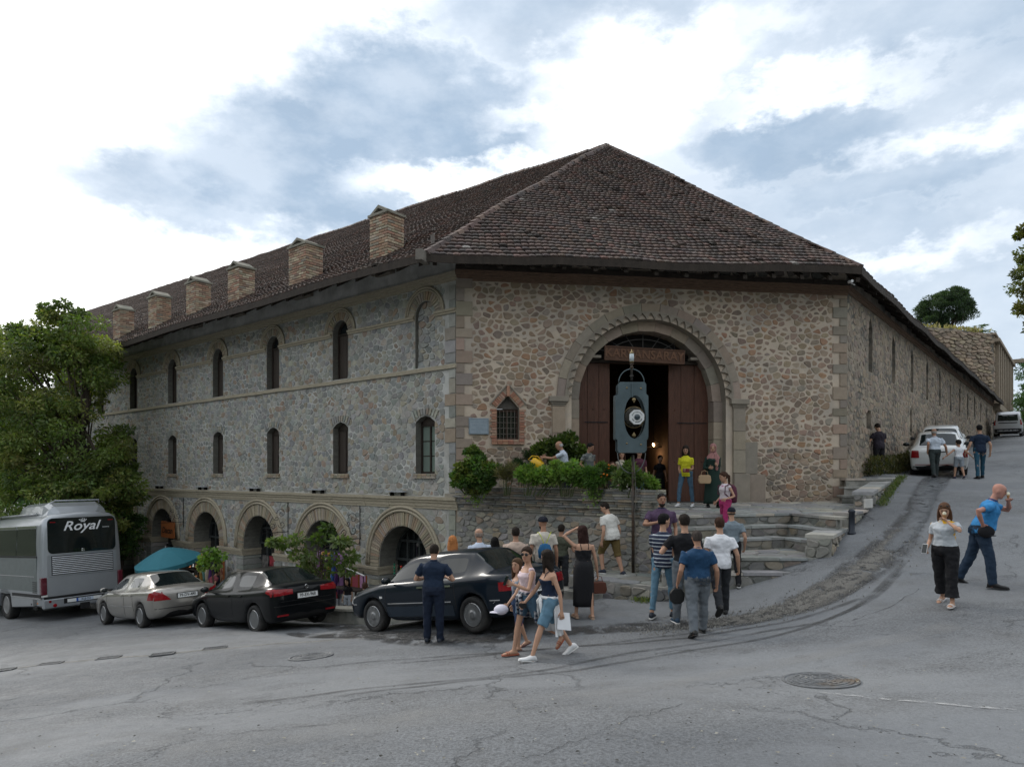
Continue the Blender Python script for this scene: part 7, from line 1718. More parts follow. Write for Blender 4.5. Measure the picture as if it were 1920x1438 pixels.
 ex.cur = 3; ex.ell(HD(0, .094, -.055), (.021 * hs, .008 * hs, .006 * hs), 8, 5, Rh)
 o = mb.build('body', [skin, M_eye, mat('brow_' + hair[0], tuple(c * .8 for c in hair[1]), .8, var=0) if hair[0] != 'bald' else M_brow, M_lips], root)
 TODO.append((o, vox * S, 3, ex))
 def soft(mb, name, m_, vx=1.15, it=2, ex_=None, **k):
  o = mb.build(name, m_ if isinstance(m_, list) else [m_], root, **k); TODO.append((o, vox * S * vx, it, ex_)); return o
 def trousers(name, m_, length=1.0, g=.014, loose=1.0, waist=.10, flare=0.0):
  mb = MB(); torso(mb, g + .004, -.10, waist if waist < .5 else .5)
  for i in (0, 1):
   A = an[i][0] + Vector((0, 0, -.02 * S)); K = kn[i]; Hh = hp[i]; P = [Hh + Vector((0, 0, .05 * S)), Hh.lerp(K, .3), Hh.lerp(K, .7), K, K.lerp(A, .35), K.lerp(A, .7), A]; R_ = [.100, .097 * loose, .080 * loose, .070 * loose, .069 * loose, (.060 + flare * .5) * loose, (.056 + flare) * loose]
   tot = 6 * length; n_ = int(math.floor(tot)); fr_ = tot - n_; PP = P[:n_ + 1]; RR = R_[:n_ + 1]
   if fr_ > .02 and n_ < 6: PP = PP + [P[n_].lerp(P[n_ + 1], fr_)]; RR = RR + [R_[n_] + (R_[n_ + 1] - R_[n_]) * fr_ + .006]
   limb(mb, PP, [(r * (b_ ** .5) + g - .012) * S for r in RR], 12)
  return soft(mb, name, m_)
 def sleeve(mb, i, k, r0=.064, r1=.056, fl=0.0):
  a, e, w = arms[i]; q = (.88 if f else 1.0) * b_ ** .5; P = [a.lerp(TB(0, 0, .405), .35), a + Vector((0, 0, .002)), a.lerp(e, min(k, 1) * .6), a.lerp(e, min(k, 1))]; R_ = [.054, r0 * .94, (r0 + r1) / 2 + fl * .5, r1 + fl]
  if k > 1: P += [e.lerp(w, .35), e.lerp(w, min(k - 1, .97))]; R_ += [.048, .036]
  limb(mb, P, [r * S * q for r in R_], 10)
 def shirt(name, m_, g=.014, hem=-.06, neck=.475, sl=.55, tuck=False, collar=False, loose=0.0, slr=None):
  mb = MB(); torso(mb, g + loose, hem, neck)
  for i in (0, 1):
   if sl > 0: sleeve(mb, i, sl, *(slr or (.064, .058)))
   else: limb(mb, [arms[i][0].lerp(TB(0, 0, .43), .45), arms[i][0].lerp(TB(0, 0, .43), .12)], [.055 * S, .05 * S], 10)
  o = soft(mb, name, m_)
  if collar:
   mb = MB(); rr_ = [ringpts(TB(0, .004, .462), ax, ay, .072 * S, .074 * S, 16), ringpts(TB(0, .0, .502), ax, ay, .060 * S, .062 * S, 16), ringpts(TB(0, .0, .503), ax, ay, .056 * S, .058 * S, 16), ringpts(TB(0, 0, .462), ax, ay, .062 * S, .064 * S, 16)]
   mb.loft(rr_, caps=False, closed=True); mb.build('collar', collar if not isinstance(collar, bool) else m_, root, smooth=True)
  return o
 def skirt(name, m_, z_top=.12, z_bot=-.45, r_top=.15, r_bot=.22, ry=.82, waves=5, amp=.012):
  mb = MB(); n = 28; rings = []
  for j in range(9):
   t = j / 8; z_ = z_top + (z_bot - z_top) * t; ring = []
   mid = (kn[0] + kn[1]) * .5 if z_ < -.43 else pel.lerp((kn[0] + kn[1]) * .5, max(0, -z_ / .43)); c = TB(0, 0, z_) if z_ > 0 else Vector((mid.x, mid.y * (1 if z_ < 0 else 0), pel.z + z_ * S))
   for k in range(n): a = 2 * math.pi * k / n; hipk = min(1, t / .22); r = (.150 + (r_top - .150) * hipk * hipk * (3 - 2 * hipk) if t < .22 else r_top + (r_bot - r_top) * (t - .22) / .78) * (1 + amp / r_top * t * math.sin(a * waves + 1)); ring.append(c + Vector((math.cos(a) * r, math.sin(a) * r * ry, 0)) * S)
   rings.append(ring)
  mb.loft(rings); return mb.build(name, m_, root, smooth=True)
 kind, tm = top[0], top[1]
 if kind == 'tee': shirt('t_shirt', tm, sl=.58, hem=-.10, slr=(.066, .064), loose=top[2] if len(top) > 2 else .004)
 elif kind == 'polo': shirt('polo_shirt', tm, sl=.62, hem=-.10, collar=top[2] if len(top) > 2 and top[2] else True, slr=(.066, .062), loose=.004)
 elif kind == 'polo_tucked': shirt('polo_shirt', tm, sl=.62, hem=-.02, collar=True, slr=(.066, .064))
 elif kind == 'tank': shirt('tank_top', tm, g=.008, sl=0, hem=top[2] if len(top) > 2 else -.04, neck=.40)
 elif kind == 'strap':
  mb = MB(); torso(mb, .008, top[2] if len(top) > 2 else -.06, .34); soft(mb, 'camisole', tm)
  for s in (-1, 1): mb = MB(); mb.tube([TB(s * .075, .118, .33), TB(s * .08, .085, .41), TB(s * .08, .02, .462), TB(s * .075, -.07, .42), TB(s * .065, -.105, .33)], .007 * S, 5); mb.build('strap', tm, root)
 elif kind == 'sleeveless': shirt('sleeveless_top', tm, sl=.12, hem=-.10, slr=(.06, .06))
 elif kind == 'long': shirt('long_sleeved_top', tm, sl=1.95, hem=-.12, loose=.008)
 kind, bm_ = bottom[0], bottom[1]
 if kind == 'trousers': trousers('trousers', bm_, 1.0, loose=bottom[2] if len(bottom) > 2 else 1.0)
 elif kind == 'jeans': trousers('jeans', bm_, bottom[2] if len(bottom) > 2 else .97, .011, .88)
 elif kind == 'wide': trousers('wide_trousers', bm_, .88, .016, 1.12, flare=.045)
 elif kind == 'shorts': trousers('shorts', bm_, bottom[2] if len(bottom) > 2 else .42, .016, 1.04)
 elif kind == 'dress': skirt('dress', bm_, .12, bottom[2] if len(bottom) > 2 else -.62, .192, bottom[3] if len(bottom) > 3 else .20)
 for i in (0, 1):
  A, v, _, fd, fu, fx = an[i]; P = lambda a_, h_: A + fd * a_ * S + fu * h_ * S
  kind, sc_ = shoes[0], shoes[1]; sm = mat('shoe_%s_%.2f_%.2f' % (kind, sc_[0], sc_[2]), sc_, .5, var=.15); sole = mat('sole_white', (.6, .6, .58), .6, var=.1) if kind in ('sneaker', 'shoe_ws') else mat('sole_dark', (.03, .03, .03), .7, var=.1)
  if kind in ('shoe', 'sneaker', 'shoe_ws'):
   mb = MB(); mb.loft([ringpts(P(a_, h_), fx, fu, rx * S, rz * S, 12) for a_, h_, rx, rz in ((-.080, -.040, .022, .020), (-.065, -.025, .036, .040), (-.01, -.012, .043, .055), (.04, -.028, .044, .042), (.10, -.044, .050, .028), (.165, -.050, .046, .022), (.205, -.055, .026, .014))]); sh_ = mb.build('shoe', sm, root, smooth=True)
   mb = MB(); mb.loft([ringpts(P(a_, -.066), fx, fu, rx * S, .011 * S, 12) for a_, rx in ((-.088, .02), (-.07, .040), (0, .044), (.10, .053), (.17, .048), (.212, .022))]); mb.build('sole', sole, sh_)
  else:
   mb = MB(); mb.loft([ringpts(P(a_, -.070), fx, fu, rx * S, (.012 if kind == 'flat' else .018) * S, 10) for a_, rx in ((-.08, .02), (-.065, .036), (0, .038), (.10, .048), (.17, .042), (.20, .02))]); sd_ = mb.build('sandal', sm, root, smooth=True)
   mb = MB()
   for a_, r in ((.09, .046), (.12, .044)): mb.tube([P(a_, -.066) + fx * r * S * math.cos(t) + fu * .045 * S * math.sin(t) for t in [math.pi * j / 6 for j in range(7)]], .008 * S, 5)
   if kind == 'sandal': mb.tube([P(-.03, -.03) + (fx * math.cos(t) + fd * -math.sin(t)) * .042 * S for t in [math.pi * j / 6 for j in range(7)]], .006 * S, 5)
   mb.build('strap', sm, sd_)
 hk, hcl = hair[0], hair[1]; hm = mat('hair_%.2f_%.2f_%.2f' % hcl, hcl, .75, var=.45, vscale=14, stretch=(3, 3, .6), bump=.6, bscale=40, spec=.15)
 def cap(mb, g=.009, front=.034, low=-.03):
  rings = []
  for z_, rx, ry, oy in [(-.05, .064, .076, -.022), (-.015, .075, .088, -.016), (.02, .079, .096, -.012), (.055, .078, .096, -.008), (.085, .066, .084, -.008), (.108, .044, .058, -.010), (.122, .015, .02, -.010)]:
   if z_ < low: continue
   ring = []
   for k in range(18):
    a = 2 * math.pi * k / 18; px_, py_ = math.cos(a) * (rx + g * .4), math.sin(a) * (ry + g) + oy
    if py_ > front + (z_ - .02) * .9 and z_ < .09: py_ = front + (z_ - .02) * .9
    ring.append(HD(px_, py_, z_))
   rings.append(ring)
  mb.loft(rings)
 if hk in ('short', 'boy'): mb = MB(); cap(mb, .008 if hk == 'short' else .014, .04, -.052); soft(mb, 'hair', hm, .8, 1)
 elif hk == 'fringe':       # grey fringe round a bald crown
  mb = MB()
  for z_ in (-.04, -.02, .0, .02): mb.tube([HD(.074 * math.cos(a), .092 * math.sin(a) - .004, z_) for a in [math.pi * (.98 + 1.04 * j / 12) for j in range(13)]], .011 * hs, 6)
  soft(mb, 'hair', hm, .8, 1)
 elif hk in ('long', 'shoulder', 'ponytail', 'bun'):
  mb = MB(); cap(mb, .014, .05, -.052)
  L_ = {'long': .42, 'shoulder': .27, 'ponytail': .30, 'bun': .02}[hk]
  if hk in ('long', 'shoulder'):
   down = Vector((0, 0, -1)); r0 = []
   for j in range(7):
    t = j / 6; c = HD(0, -.045, -.02) + down * L_ * t * S + ay * (-.035 * t) * S * (0 if ln > .3 else 1); r0.append(ringpts(c, hx.lerp(ax, t).normalized(), hyv.lerp(ay, t).normalized(), (.080 + .02 * math.sin(t * 2.6) - .025 * t ** 3) * hs, (.062 - .022 * t) * hs, 12))
   mb.loft(r0)
   for s in (-1, 1): limb(mb, [HD(s * .070, .01, .03), HD(s * .082, .005, -.05), HD(s * .085, -.01, -.11) + down * .02, HD(s * .085, .0, -.11) + down * L_ * .45 * S], [.02 * hs, .026 * hs, .028 * hs, .014 * hs], 8)
  elif hk == 'ponytail':
   b0 = HD(0, -.10, .03); limb(mb, [b0, b0 + Vector((0, 0, 0)) - hyv * .04 - hzv * .03, b0 - hyv * .05 - Vector((0, 0, .14)), b0 - hyv * .045 - Vector((0, 0, .32))], [.022, .032, .030, .010], 8)
  else: mb.ell(HD(0, -.085, .075), (.035 * hs,) * 3, 10, 8)
  soft(mb, 'hair', hm, .85, 1)
 elif hk == 'hijab':
  mb = MB(); mb.loft([ringpts(HD(0, oy, z_), hx, hyv, rx * hs, ry * hs, 14) for z_, rx, ry, oy in ((-.12, .085, .085, -.03), (-.07, .082, .088, -.028), (0, .088, .100, -.022), (.05, .088, .105, -.016), (.09, .074, .092, -.014), (.125, .03, .04, -.012))])
  mb.loft([ringpts(TB(0, .01, z_), ax, ay, rx * S, ry * S, 14) for z_, rx, ry in ((.30, .175, .13), (.38, .185, .135), (.45, .14, .11), (.52, .085, .085))])
  for t in range(7): a = math.pi * 2 * t / 7; pass
  limb(mb, [HD(-.06, .05, -.13), TB(-.08, .15, .36), TB(-.07, .165, .20), TB(-.06, .16, .05)], [.04, .05, .045, .03], 8, .5)
  soft(mb, 'headscarf', hm, 1, 1)
  mb = MB(); mb.tube([HD(.074 * math.cos(a), .066 - .012 * abs(math.cos(a)), .088 * math.sin(a) - .010) for a in [2 * math.pi * j / 20 for j in range(21)]], .014 * hs, 6); mb.build('scarf_edge', hm, root, smooth=True)
 elif hk == 'cap':
  mb = MB(); cap(mb, .016, .09, .02); mb.loft([ringpts(HD(0, .075 + d_, .045 - .12 * d_), hx, hzv, rx * hs, .006 * hs, 10) for d_, rx in ((0, .07), (.04, .065), (.075, .035))]); soft(mb, 'cap', hm, .8, 1)
  mb = MB(); mb.tube([HD(.073 * math.cos(a), .088 * math.sin(a) - .004, -.02) for a in [math.pi * (1.0 + 1.0 * j / 10) for j in range(11)]], .014 * hs, 6); mb.build('hair', mat('hair_short_dark', (.02, .015, .012), .7, var=.3), root, smooth=True)
 elif hk == 'turban':
  mb = MB(); cap(mb, .024, .11, .0); soft(mb, 'turban', hm, .8, 1)
 if beard:
  mb = MB(); bmat = mat('beard_%.2f' % beard[0], beard, .9, var=.3); mb.loft([ringpts(HD(0, oy, z_), hx, hyv, rx * hs, ry * hs, 12) for z_, rx, ry, oy in ((-.132, .025, .025, .045), (-.112, .048, .050, .032), (-.085, .062, .068, .020), (-.066, .064, .060, .016))]); mb.ell(HD(0, .094, -.040), (.028 * hs, .008 * hs, .007 * hs), 8, 5, Rh); soft(mb, 'beard', bmat, .7, 1)
 if glasses:
  mb = MB(); z_, y_ = (.008, .093) if glasses == 'on' else (.085, .060)
  for s in (-1, 1): mb.ell(HD(s * .032, y_, z_), (.027 * hs, .008 * hs, .023 * hs), 12, 6, Rh); mb.tube([HD(s * .058, y_ - .004, z_ + .008), HD(s * .080, y_ - .05, z_ + .008), HD(s * .078, y_ - .10, z_)], .003 * hs, 4)
  mb.box(HD(0, y_ + .002, z_ + .006), (.02 * hs, .006 * hs, .005 * hs), Rh); mb.build('sunglasses', mat('sunglass', (.008, .008, .01), .08, var=0, coat=.6), root, smooth=True)
 info = dict(root=root, TB=TB, HD=HD, S=S, arms=arms, an=an, kn=kn, hp=hp, pel=pel, ax=ax, ay=ay, shirt=shirt, trousers=trousers, skirt=skirt, soft=soft, sleeve=sleeve, torso=torso, limb=limb, Rt=Rt, Rh=Rh)
 if extras: extras(info)
 return info
def held(info, name, label, cat, mb_fn, i=0, mats=None, group=None, off=(0, 0, 0)):
 """a thing held in or hung from a hand: its own top-level object in world space"""
 r = info['root']; M = Matrix.Translation(r.location) @ r.rotation_euler.to_matrix().to_4x4(); a, e, w = info['arms'][i]; p = w + (w - e).normalized() * .07 * info['S'] + Vector(off); wp = M @ p
 t = thing(name, label, cat, wp, r.rotation_euler.z, group); mb_fn(t, info); return t
def finish_people():
 dgo = []
 for o, vx, it, ex in TODO:
  m1 = o.modifiers.new('r', 'REMESH'); m1.mode = 'VOXEL'; m1.voxel_size = max(vx, .006); m1.use_smooth_shade = True
  m2 = o.modifiers.new('s', 'SMOOTH'); m2.iterations = it; m2.factor = .5
  if it == 2 or o.name.startswith('hair'):
   h_ = o.name.startswith('hair'); tn = 'hair_strands' if h_ else 'cloth_folds'; tx = bpy.data.textures.get(tn) or bpy.data.textures.new(tn, 'CLOUDS'); tx.noise_scale = .028 if h_ else .085; tx.noise_depth = 3
   m3 = o.modifiers.new('f', 'DISPLACE'); m3.texture = tx; m3.texture_coords = 'GLOBAL'; m3.strength = .012 if h_ else .034; m3.mid_level = .5
 dg = bpy.context.evaluated_depsgraph_get()
 for o, vx, it, ex in TODO:
  me = bpy.data.meshes.new_from_object(o.evaluated_get(dg)); mats = [m for m in o.data.materials]; o.modifiers.clear(); old = o.data; nm = old.name
  me.materials.clear()
  for m in mats: me.materials.append(m)
  if ex is not None and ex.v:
   bm = bmesh.new(); bm.from_mesh(me); vs = [bm.verts.new(v) for v in ex.v]
   for f_, mi in zip(ex.f, ex.m):
    try: q = bm.faces.new([vs[i] for i in f_]); q.material_index = mi; q.smooth = True
    except ValueError: pass
   bm.to_mesh(me); bm.free()
  o.data = me; bpy.data.meshes.remove(old); me.name = nm
 TODO.clear()
def who(label, px, Y, head_y, face, z=None, X=None, **k):
 X = (px - 960) / F * Y if X is None else X; z = gz(X, Y) if z is None else z
 H = max(.95, min(1.92, ((888 - head_y) / F * Y - z) * k.pop('hk', 1.0))); return person(label, X, Y, z, face, H, **k)
tee_w = cloth('white', (.62, .62, .62)); tee_cream = cloth('cream', (.52, .48, .42)); navy = cloth('navy', (.010, .020, .042)); navy2 = cloth('navy_trousers', (.008, .014, .030)); blk = cloth('black', (.010, .010, .012)); drk = cloth('charcoal', (.022, .024, .028)); grey = cloth('grey_trousers', (.12, .135, .15)); denim = cloth('denim_light', (.10, .19, .26)); denim_d = cloth('denim_dark', (.015, .03, .055)); denim_m = cloth('denim_mid', (.06, .115, .17)); khaki = cloth('khaki', (.12, .085, .03)); sky = cloth('pale_blue', (.30, .42, .55)); purple = cloth('dull_purple', (.075, .045, .085)); blue = cloth('bright_blue', (.035, .20, .44)); yellow = cloth('yellow', (.52, .50, .02)); tan_ = cloth('tan', (.42, .32, .26)); bluegrey = cloth('blue_grey', (.17, .21, .24)); dgreen = cloth('dark_green', (.012, .03, .024)); pinkish = cloth('pale_pink', (.60, .48, .50)); magenta = cloth('magenta', (.33, .03, .12)); polo_dk = cloth('dark_navy_polo', (.012, .045, .10)); lblue = cloth('pale_shirt', (.45, .50, .57))
HB = (.018, .013, .010); HBR = (.045, .022, .014); HBLK = (.008, .007, .007)
who('man in navy polo and navy trousers seen from behind beside the navy car', 813, 11.72, 1013, 84, legs=((1, 0), (-1, 0)), head=(0, -14), hands=((-.17, .24, 1.08), (.17, .24, 1.10)), poles=((-.9, -.6, -.6), (.9, -.6, -.6)), hair=('short', HB), top=('polo_tucked', navy), bottom=('trousers', navy2), shoes=('shoe', (.015, .02, .03)), build=1.08)
plaid = striped('plaid', (.50, .50, .52), (.02, .03, .06), 16, .5, checks=True)
def tied(m_, name='tied_shirt', drop=-.36, r=.20):
 def fn(I):
  S = I['S']; mb = MB(); n = 22; rings = []
  for j in range(7):
   t = j / 6; z_ = .07 + (drop - .07) * t; c = I['TB'](0, 0, .07) if z_ > 0 else Vector((0, -.02 * t, I['pel'].z + z_ * S)); ring = []
   for k in range(n): a = math.pi * (1.02 + .96 * k / (n - 1)) ; rr = (.165 + (r - .165) * t) * (1 + .10 * t * math.sin(k * 1.9)); ring.append(c + Vector((math.cos(a) * rr, math.sin(a) * rr * .85, 0)) * S)
   rings.append(ring + [p + Vector((0, .018, 0)) * S for p in ring[::-1]])
  mb.loft(rings); mb.tube([I['TB'](.16 * math.cos(a), .125 * math.sin(a), .06) for a in [math.pi * (-.1 + 1.2 * k / 14) for k in range(15)]], .024 * S, 7)
  for s in (-1, 1): mb.tube([I['TB'](0, .13, .06), I['TB'](s * .05, .16, .0), I['TB'](s * .07, .15, -.14), I['TB'](s * .06, .14, -.26)], [.028 * S, .03 * S, .026 * S, .02 * S], 7)
  mb.build(name, m_, I['root'], smooth=True)
 return fn
def phone(t, I, m_=None):
 mb = MB(); mb.box((0, .02, .03), (.075, .010, .15), Matrix.Rotation(.4, 3, 'X')); bevel(mb.build('case', m_ or mat('phone_black', (.01, .01, .012), .25, var=0), t), .004); mb = MB(); mb.box((0, .027, .032), (.066, .002, .135), Matrix.Rotation(.4, 3, 'X')); mb.build('screen', M_carglass, t)
w2 = who('smiling woman in sunglasses and pale pink vest with a checked shirt round her waist', 990, 10.0, 1014, 205, sex='f', legs=((-20, 38), (14, 4)), head=(42, -2), hands=((-.16, .33, 1.16), (.30, -.05, .86)), hair=('ponytail', (.03, .018, .012)), glasses='on', top=('tank', pinkish, -.06), bottom=('shorts', denim_m, .34), shoes=('flip', (.30, .09, .05)), extras=tied(plaid))
held(w2, 'mobile_phone', 'dark phone held up by the woman in sunglasses', 'phone', phone, 0, off=(0, .02, 0))
w3 = who('dark-haired woman in navy strappy top and denim shorts turning her head away', 1030, 9.72, 1014, 198, sex='f', legs=((25, 6), (-24, 10)), head=(-62, -5), hands=((-.24, -.10, .80), (.18, .36, .84)), hair=('shoulder', (.022, .013, .010)), top=('strap', cloth('navy_camisole', (.010, .018, .04)), -.08), bottom=('shorts', denim, .44), shoes=('sneaker', (.60, .60, .60)), extras=tied(tee_w, 'tied_jacket', -.50, .21))
def paper(t, I):
 mb = MB(); mb.hexa([(-.02, -.10, -.16), (.0, .10, -.13), (.004, .10, -.13), (-.016, -.10, -.16)], [(.02, -.09, .08), (.03, .08, .10), (.034, .08, .10), (.024, -.09, .08)]); mb.build('sheet', mat('paper', (.72, .73, .75), .7, var=.04), t)
 mb = MB(); mb.tube([(.012, -.09, -.09), (.02, -.03, .0), (.016, .04, -.05), (.022, .07, .03)], .004, 4); mb.build('printed_line', mat('ink', (.03, .04, .06), .7, var=0), t)
held(w3, 'folded_paper', 'white folded paper held low by the woman in the navy top', 'paper', paper, 0, off=(0, -.03, -.04))
held(w3, 'compact_camera', 'small black camera held in front by the woman in the navy top', 'camera', lambda t, I: (MB().box((0, 0, 0), (.05, .11, .07)).build('body', M_trim, t), MB().lathe((0, .0, .0), [(.026, 0), (.026, .05), (.018, .052)], (1, 0, 0), 14).build('lens', M_carglass, t)), 1)
w4 = who('girl in dark blue print shorts half hidden behind the woman in sunglasses', 972, 10.55, 1042, 205, sex='f', legs=((6, 4), (-10, 12)), head=(30, 0), hands=((-.30, .42, .84), (.24, .0, .80)), hair=('long', (.07, .04, .022)), top=('tank', cloth('grey_print', (.25, .28, .33), col2=(.05, .07, .12), c2scale=9)), bottom=('shorts', cloth('navy_print', (.02, .04, .09), col2=(.35, .12, .14), c2scale=10, c2lo=.6, c2hi=.66), .52), shoes=('flip', (.10, .05, .05)))
def suncap(t, I):
 mb = MB(); mb.ell((-.02, .03, -.02), (.10, .11, .075), 16, 8); mb.build('crown', mat('cap_white', (.60, .58, .66), .8, var=.08), t, smooth=True); mb = MB(); mb.loft([[Vector((-.02 + math.cos(a) * r, .12 + d_ + math.sin(a) * .0, -.05 + math.sin(a) * .008)) for a in [2 * math.pi * k / 12 for k in range(12)]] for r, d_ in ((.09, -.04), (.085, .02), (.05, .07), (.01, .09))]); mb.build('brim', mat('cap_white', (.6, .58, .66)), t, smooth=True)
held(w4, 'sun_hat', 'white cap held out to the left by the half-hidden girl', 'hat', suncap, 0, off=(-.02, .06, 0))
who('woman with long orange hair and a pale blue top behind the navy car', 848, 14.3, 998, 75, sex='f', hair=('long', (.42, .17, .06)), top=('tank', sky), bottom=('jeans', denim_d), head=(10, 0), legs=((4, 2), (-4, 2)))
who('bald man in a pale tee with small print on the back, behind the navy car', 899, 14.6, 984, 110, hair=('fringe', (.25, .2, .17)), skin=SKIN, top=('tee', cloth('pale_tee', (.46, .52, .62))), bottom=('jeans', denim_d), head=(15, 0), legs=((8, 3), (-8, 6)))
who('dark-haired person in a white top with black straps behind the navy car', 928, 14.9, 1003, 95, sex='f', hair=('shoulder', HBLK), top=('tank', tee_w), bottom=('jeans', drk), skin=SKIN2)
who('broad man in a tan shirt behind the navy car', 967, 13.7, 982, 92, hair=('short', HB), skin=SKIN2, top=('tee', tan_, .02), bottom=('trousers', drk), build=1.12)
w9 = who('tall man in a cream tee and dark turban wearing a drawstring bag', 1019, 14.0, 962, 96, hair=('turban', (.012, .014, .022)), skin=SKIN2, beard=(.012, .01, .01), top=('tee', tee_cream, .015), bottom=('trousers', drk), head=(22, 0))
def dbag(t, I):
 mb = MB(); R = [[Vector((math.cos(a) * rx, math.sin(a) * ry, z_)) for a in [2 * math.pi * k / 14 for k in range(14)]] for z_, rx, ry in ((-.17, .06, .03), (-.15, .13, .06), (0, .145, .075), (.11, .10, .05), (.14, .03, .02))]; mb.loft(R); mb.build('pouch', cloth('bag_blue', (.02, .10, .22)), t, smooth=True)
 mb = MB()
 for s in (-1, 1): mb.tube([(s * .02, 0, .13), (s * .08, -.01, .28), (s * .13, .04, .36), (s * .14, .14, .34)], .008, 5)
 mb.build('cord', mat('yellow_cord', (.50, .55, .04), .7, var=0), t)
def on_back(info, name, label, cat, fn, z_=.22, y_=-.19):
 r = info['root']; M = Matrix.Translation(r.location) @ r.rotation_euler.to_matrix().to_4x4(); wp = M @ info['TB'](0, y_, z_); t = thing(name, label, cat, wp, r.rotation_euler.z); fn(t, info); return t
on_back(w9, 'drawstring_bag', 'blue drawstring bag with yellow-green cords on the back of the turbaned man', 'bag', dbag, .14)
who('person in an olive tee partly hidden behind the turbaned man', 1052, 14.9, 978, 70, hair=('short', HB), top=('tee', cloth('olive', (.06, .065, .045))), bottom=('trousers', drk), skin=SKIN2, hands=(None, (.28, .25, 1.05)))
w11 = who('woman in a long black strappy dress holding her hand to her hair', 1094, 12.55, 978, 100, sex='f', legs=((6, 6), (-8, 4)), head=(25, -6), hands=((-.13, .10, 1.62), (.28, .05, .80)), poles=((-1, .3, .2), None), hair=('shoulder', (.028, .012, .010)), top=('strap', blk, -.08), bottom=('dress', blk, -.70, .19), shoes=('sandal', (.40, .28, .20)))
def handbag(m_):
 def fn(t, I):
  mb = MB(); mb.loft([[Vector((x_ * w_, y_ * .06, z_)) for x_, y_ in ((-1, -1), (1, -1), (1, 1), (-1, 1))] for z_, w_ in ((-.30, .13), (-.22, .16), (-.10, .14), (-.085, .10))]); bevel(mb.build('body', m_, t), .02); mb = MB(); mb.tube([(-.09, 0, -.10), (-.07, 0, .0), (0, 0, .03), (.07, 0, .0), (.09, 0, -.10)], .007, 5); mb.build('handle', m_, t)
 return fn
held(w11, 'handbag', 'brown leather handbag hanging from the hand of the woman in black', 'bag', handbag(mat('brown_leather', (.10, .035, .022), .5, var=.2)), 1)
who('man in a white tee and khaki shorts stepping along the stone platform', 1146, 14.75, 936, 128, z=-2.17, legs=((30, 40), (-12, 8)), lean=12, head=(35, -20), hair=('short', HB), top=('tee', cloth('white_tee_b', (.58, .57, .53)), .02), bottom=('shorts', khaki, .56), shoes=('shoe_ws', (.02, .025, .04)), build=1.12, hk=1.03)
who('bearded man in a purple polo with sunglasses on his head, facing the square', 1240, 13.65, 918, -98, z=-2.17, legs=((2, 2, 3), (-2, 2, 3)), head=(10, -4), hands=((-.26, .06, .84), (.10, .24, 1.16)), poles=(None, (1, -.4, -.3)), hair=('short', HB), beard=(.02, .015, .012), glasses='up', top=('polo', purple, cloth('navy_collar', (.02, .03, .06))), bottom=('trousers', denim_d), shoes=('sandal', (.10, .04, .03)), build=1.12, skin=SKIN2)
w14 = who('young man in a navy striped tee and light blue jeans holding a water bottle', 1243, 12.1, 954, 62, legs=((-10, 2, 4), (12, 10, 4)), head=(-40, 0), hands=((-.10, .26, 1.22), (.05, .24, .98)), hair=('short', HBLK), top=('tee', striped('navy_stripes', (.014, .022, .05), (.42, .46, .50), 15, .74)), bottom=('jeans', denim, .90), shoes=('shoe_ws', (.015, .02, .03)), build=.93)
def bottle(t, I):
 mb = MB(); mb.lathe((0, 0, -.10), [(.001, 0), (.034, .002), (.034, .15), (.03, .17), (.014, .20), (.014, .215)], n=16); mb.build('bottle', mat('clear_blue_plastic', (.35, .60, .68), .15, var=0, trans=.6), t, smooth=True); mb = MB(); mb.lathe((0, 0, .115), [(.001, 0), (.017, 0), (.017, .02), (.001, .022)], n=12); mb.build('bottle_cap', mat('cap_plastic', (.6, .62, .6), .4), t)
held(w14, 'water_bottle', 'clear blue plastic water bottle held by the young man in stripes', 'bottle', bottle, 1)
who('man in a black tee and grey trousers with his arm round the striped man', 1284, 11.6, 955, 88, legs=((4, 2), (-6, 10)), head=(12, 0), hands=((-.30, .26, 1.12), None), hair=('short', HB), top=('tee', blk), bottom=('trousers', grey), shoes=('shoe_ws', (.03, .06, .10)))
w16 = who('heavy man in a dark blue polo and grey trousers walking away in the middle', 1308, 10.8, 985, 92, legs=((-12, 12, 4), (12, 3, 4)), head=(0, -6), hands=((-.31, .04, .84), (.32, .02, .82)), hair=('short', (.05, .04, .035)), top=('polo', polo_dk), bottom=('trousers', grey, 1.08), shoes=('shoe', (.015, .015, .015)), build=1.22, belly=.05, skin=SKIN2)
def pouch(t, I):
 mb = MB(); mb.loft([[Vector((x_ * w_, y_ * .04, z_)) for x_, y_ in ((-1, -1), (1, -1), (1, 1), (-1, 1))] for z_, w_ in ((-.27, .05), (-.22, .11), (-.10, .12), (-.02, .06))]); bevel(mb.build('pouch', cloth('black_nylon', (.012, .012, .012), rough=.5), t), .02); mb = MB(); mb.tube([(-.04, 0, -.04), (0, 0, .04), (.04, 0, -.04)], .008, 5); mb.build('wrist_strap', blk, t)
held(w16, 'pouch_bag', 'black pouch hanging from the left hand of the man in the blue polo', 'bag', pouch, 0)
who('man in a white tee and black trousers walking away beside the blue polo', 1350, 11.85, 962, 86, legs=((-26, 20, 2), (8, 2, 2)), head=(8, 0), hands=(None, (.32, .04, .82)), hair=('short', HBR), top=('tee', cloth('bright_white', (.66, .67, .70)), .01), bottom=('trousers', drk), shoes=('shoe', (.02, .02, .02)), build=1.05)
who('man in a blue-grey tee and dark cap in front of the lower steps', 1372, 13.35, 945, 80, legs=((6, 2), (-8, 6)), head=(10, 0), hands=(None, (.27, .06, .84)), hair=('cap', (.010, .014, .022)), top=('tee', bluegrey), bottom=('trousers', blk), shoes=('shoe_ws', (.02, .02, .02)))
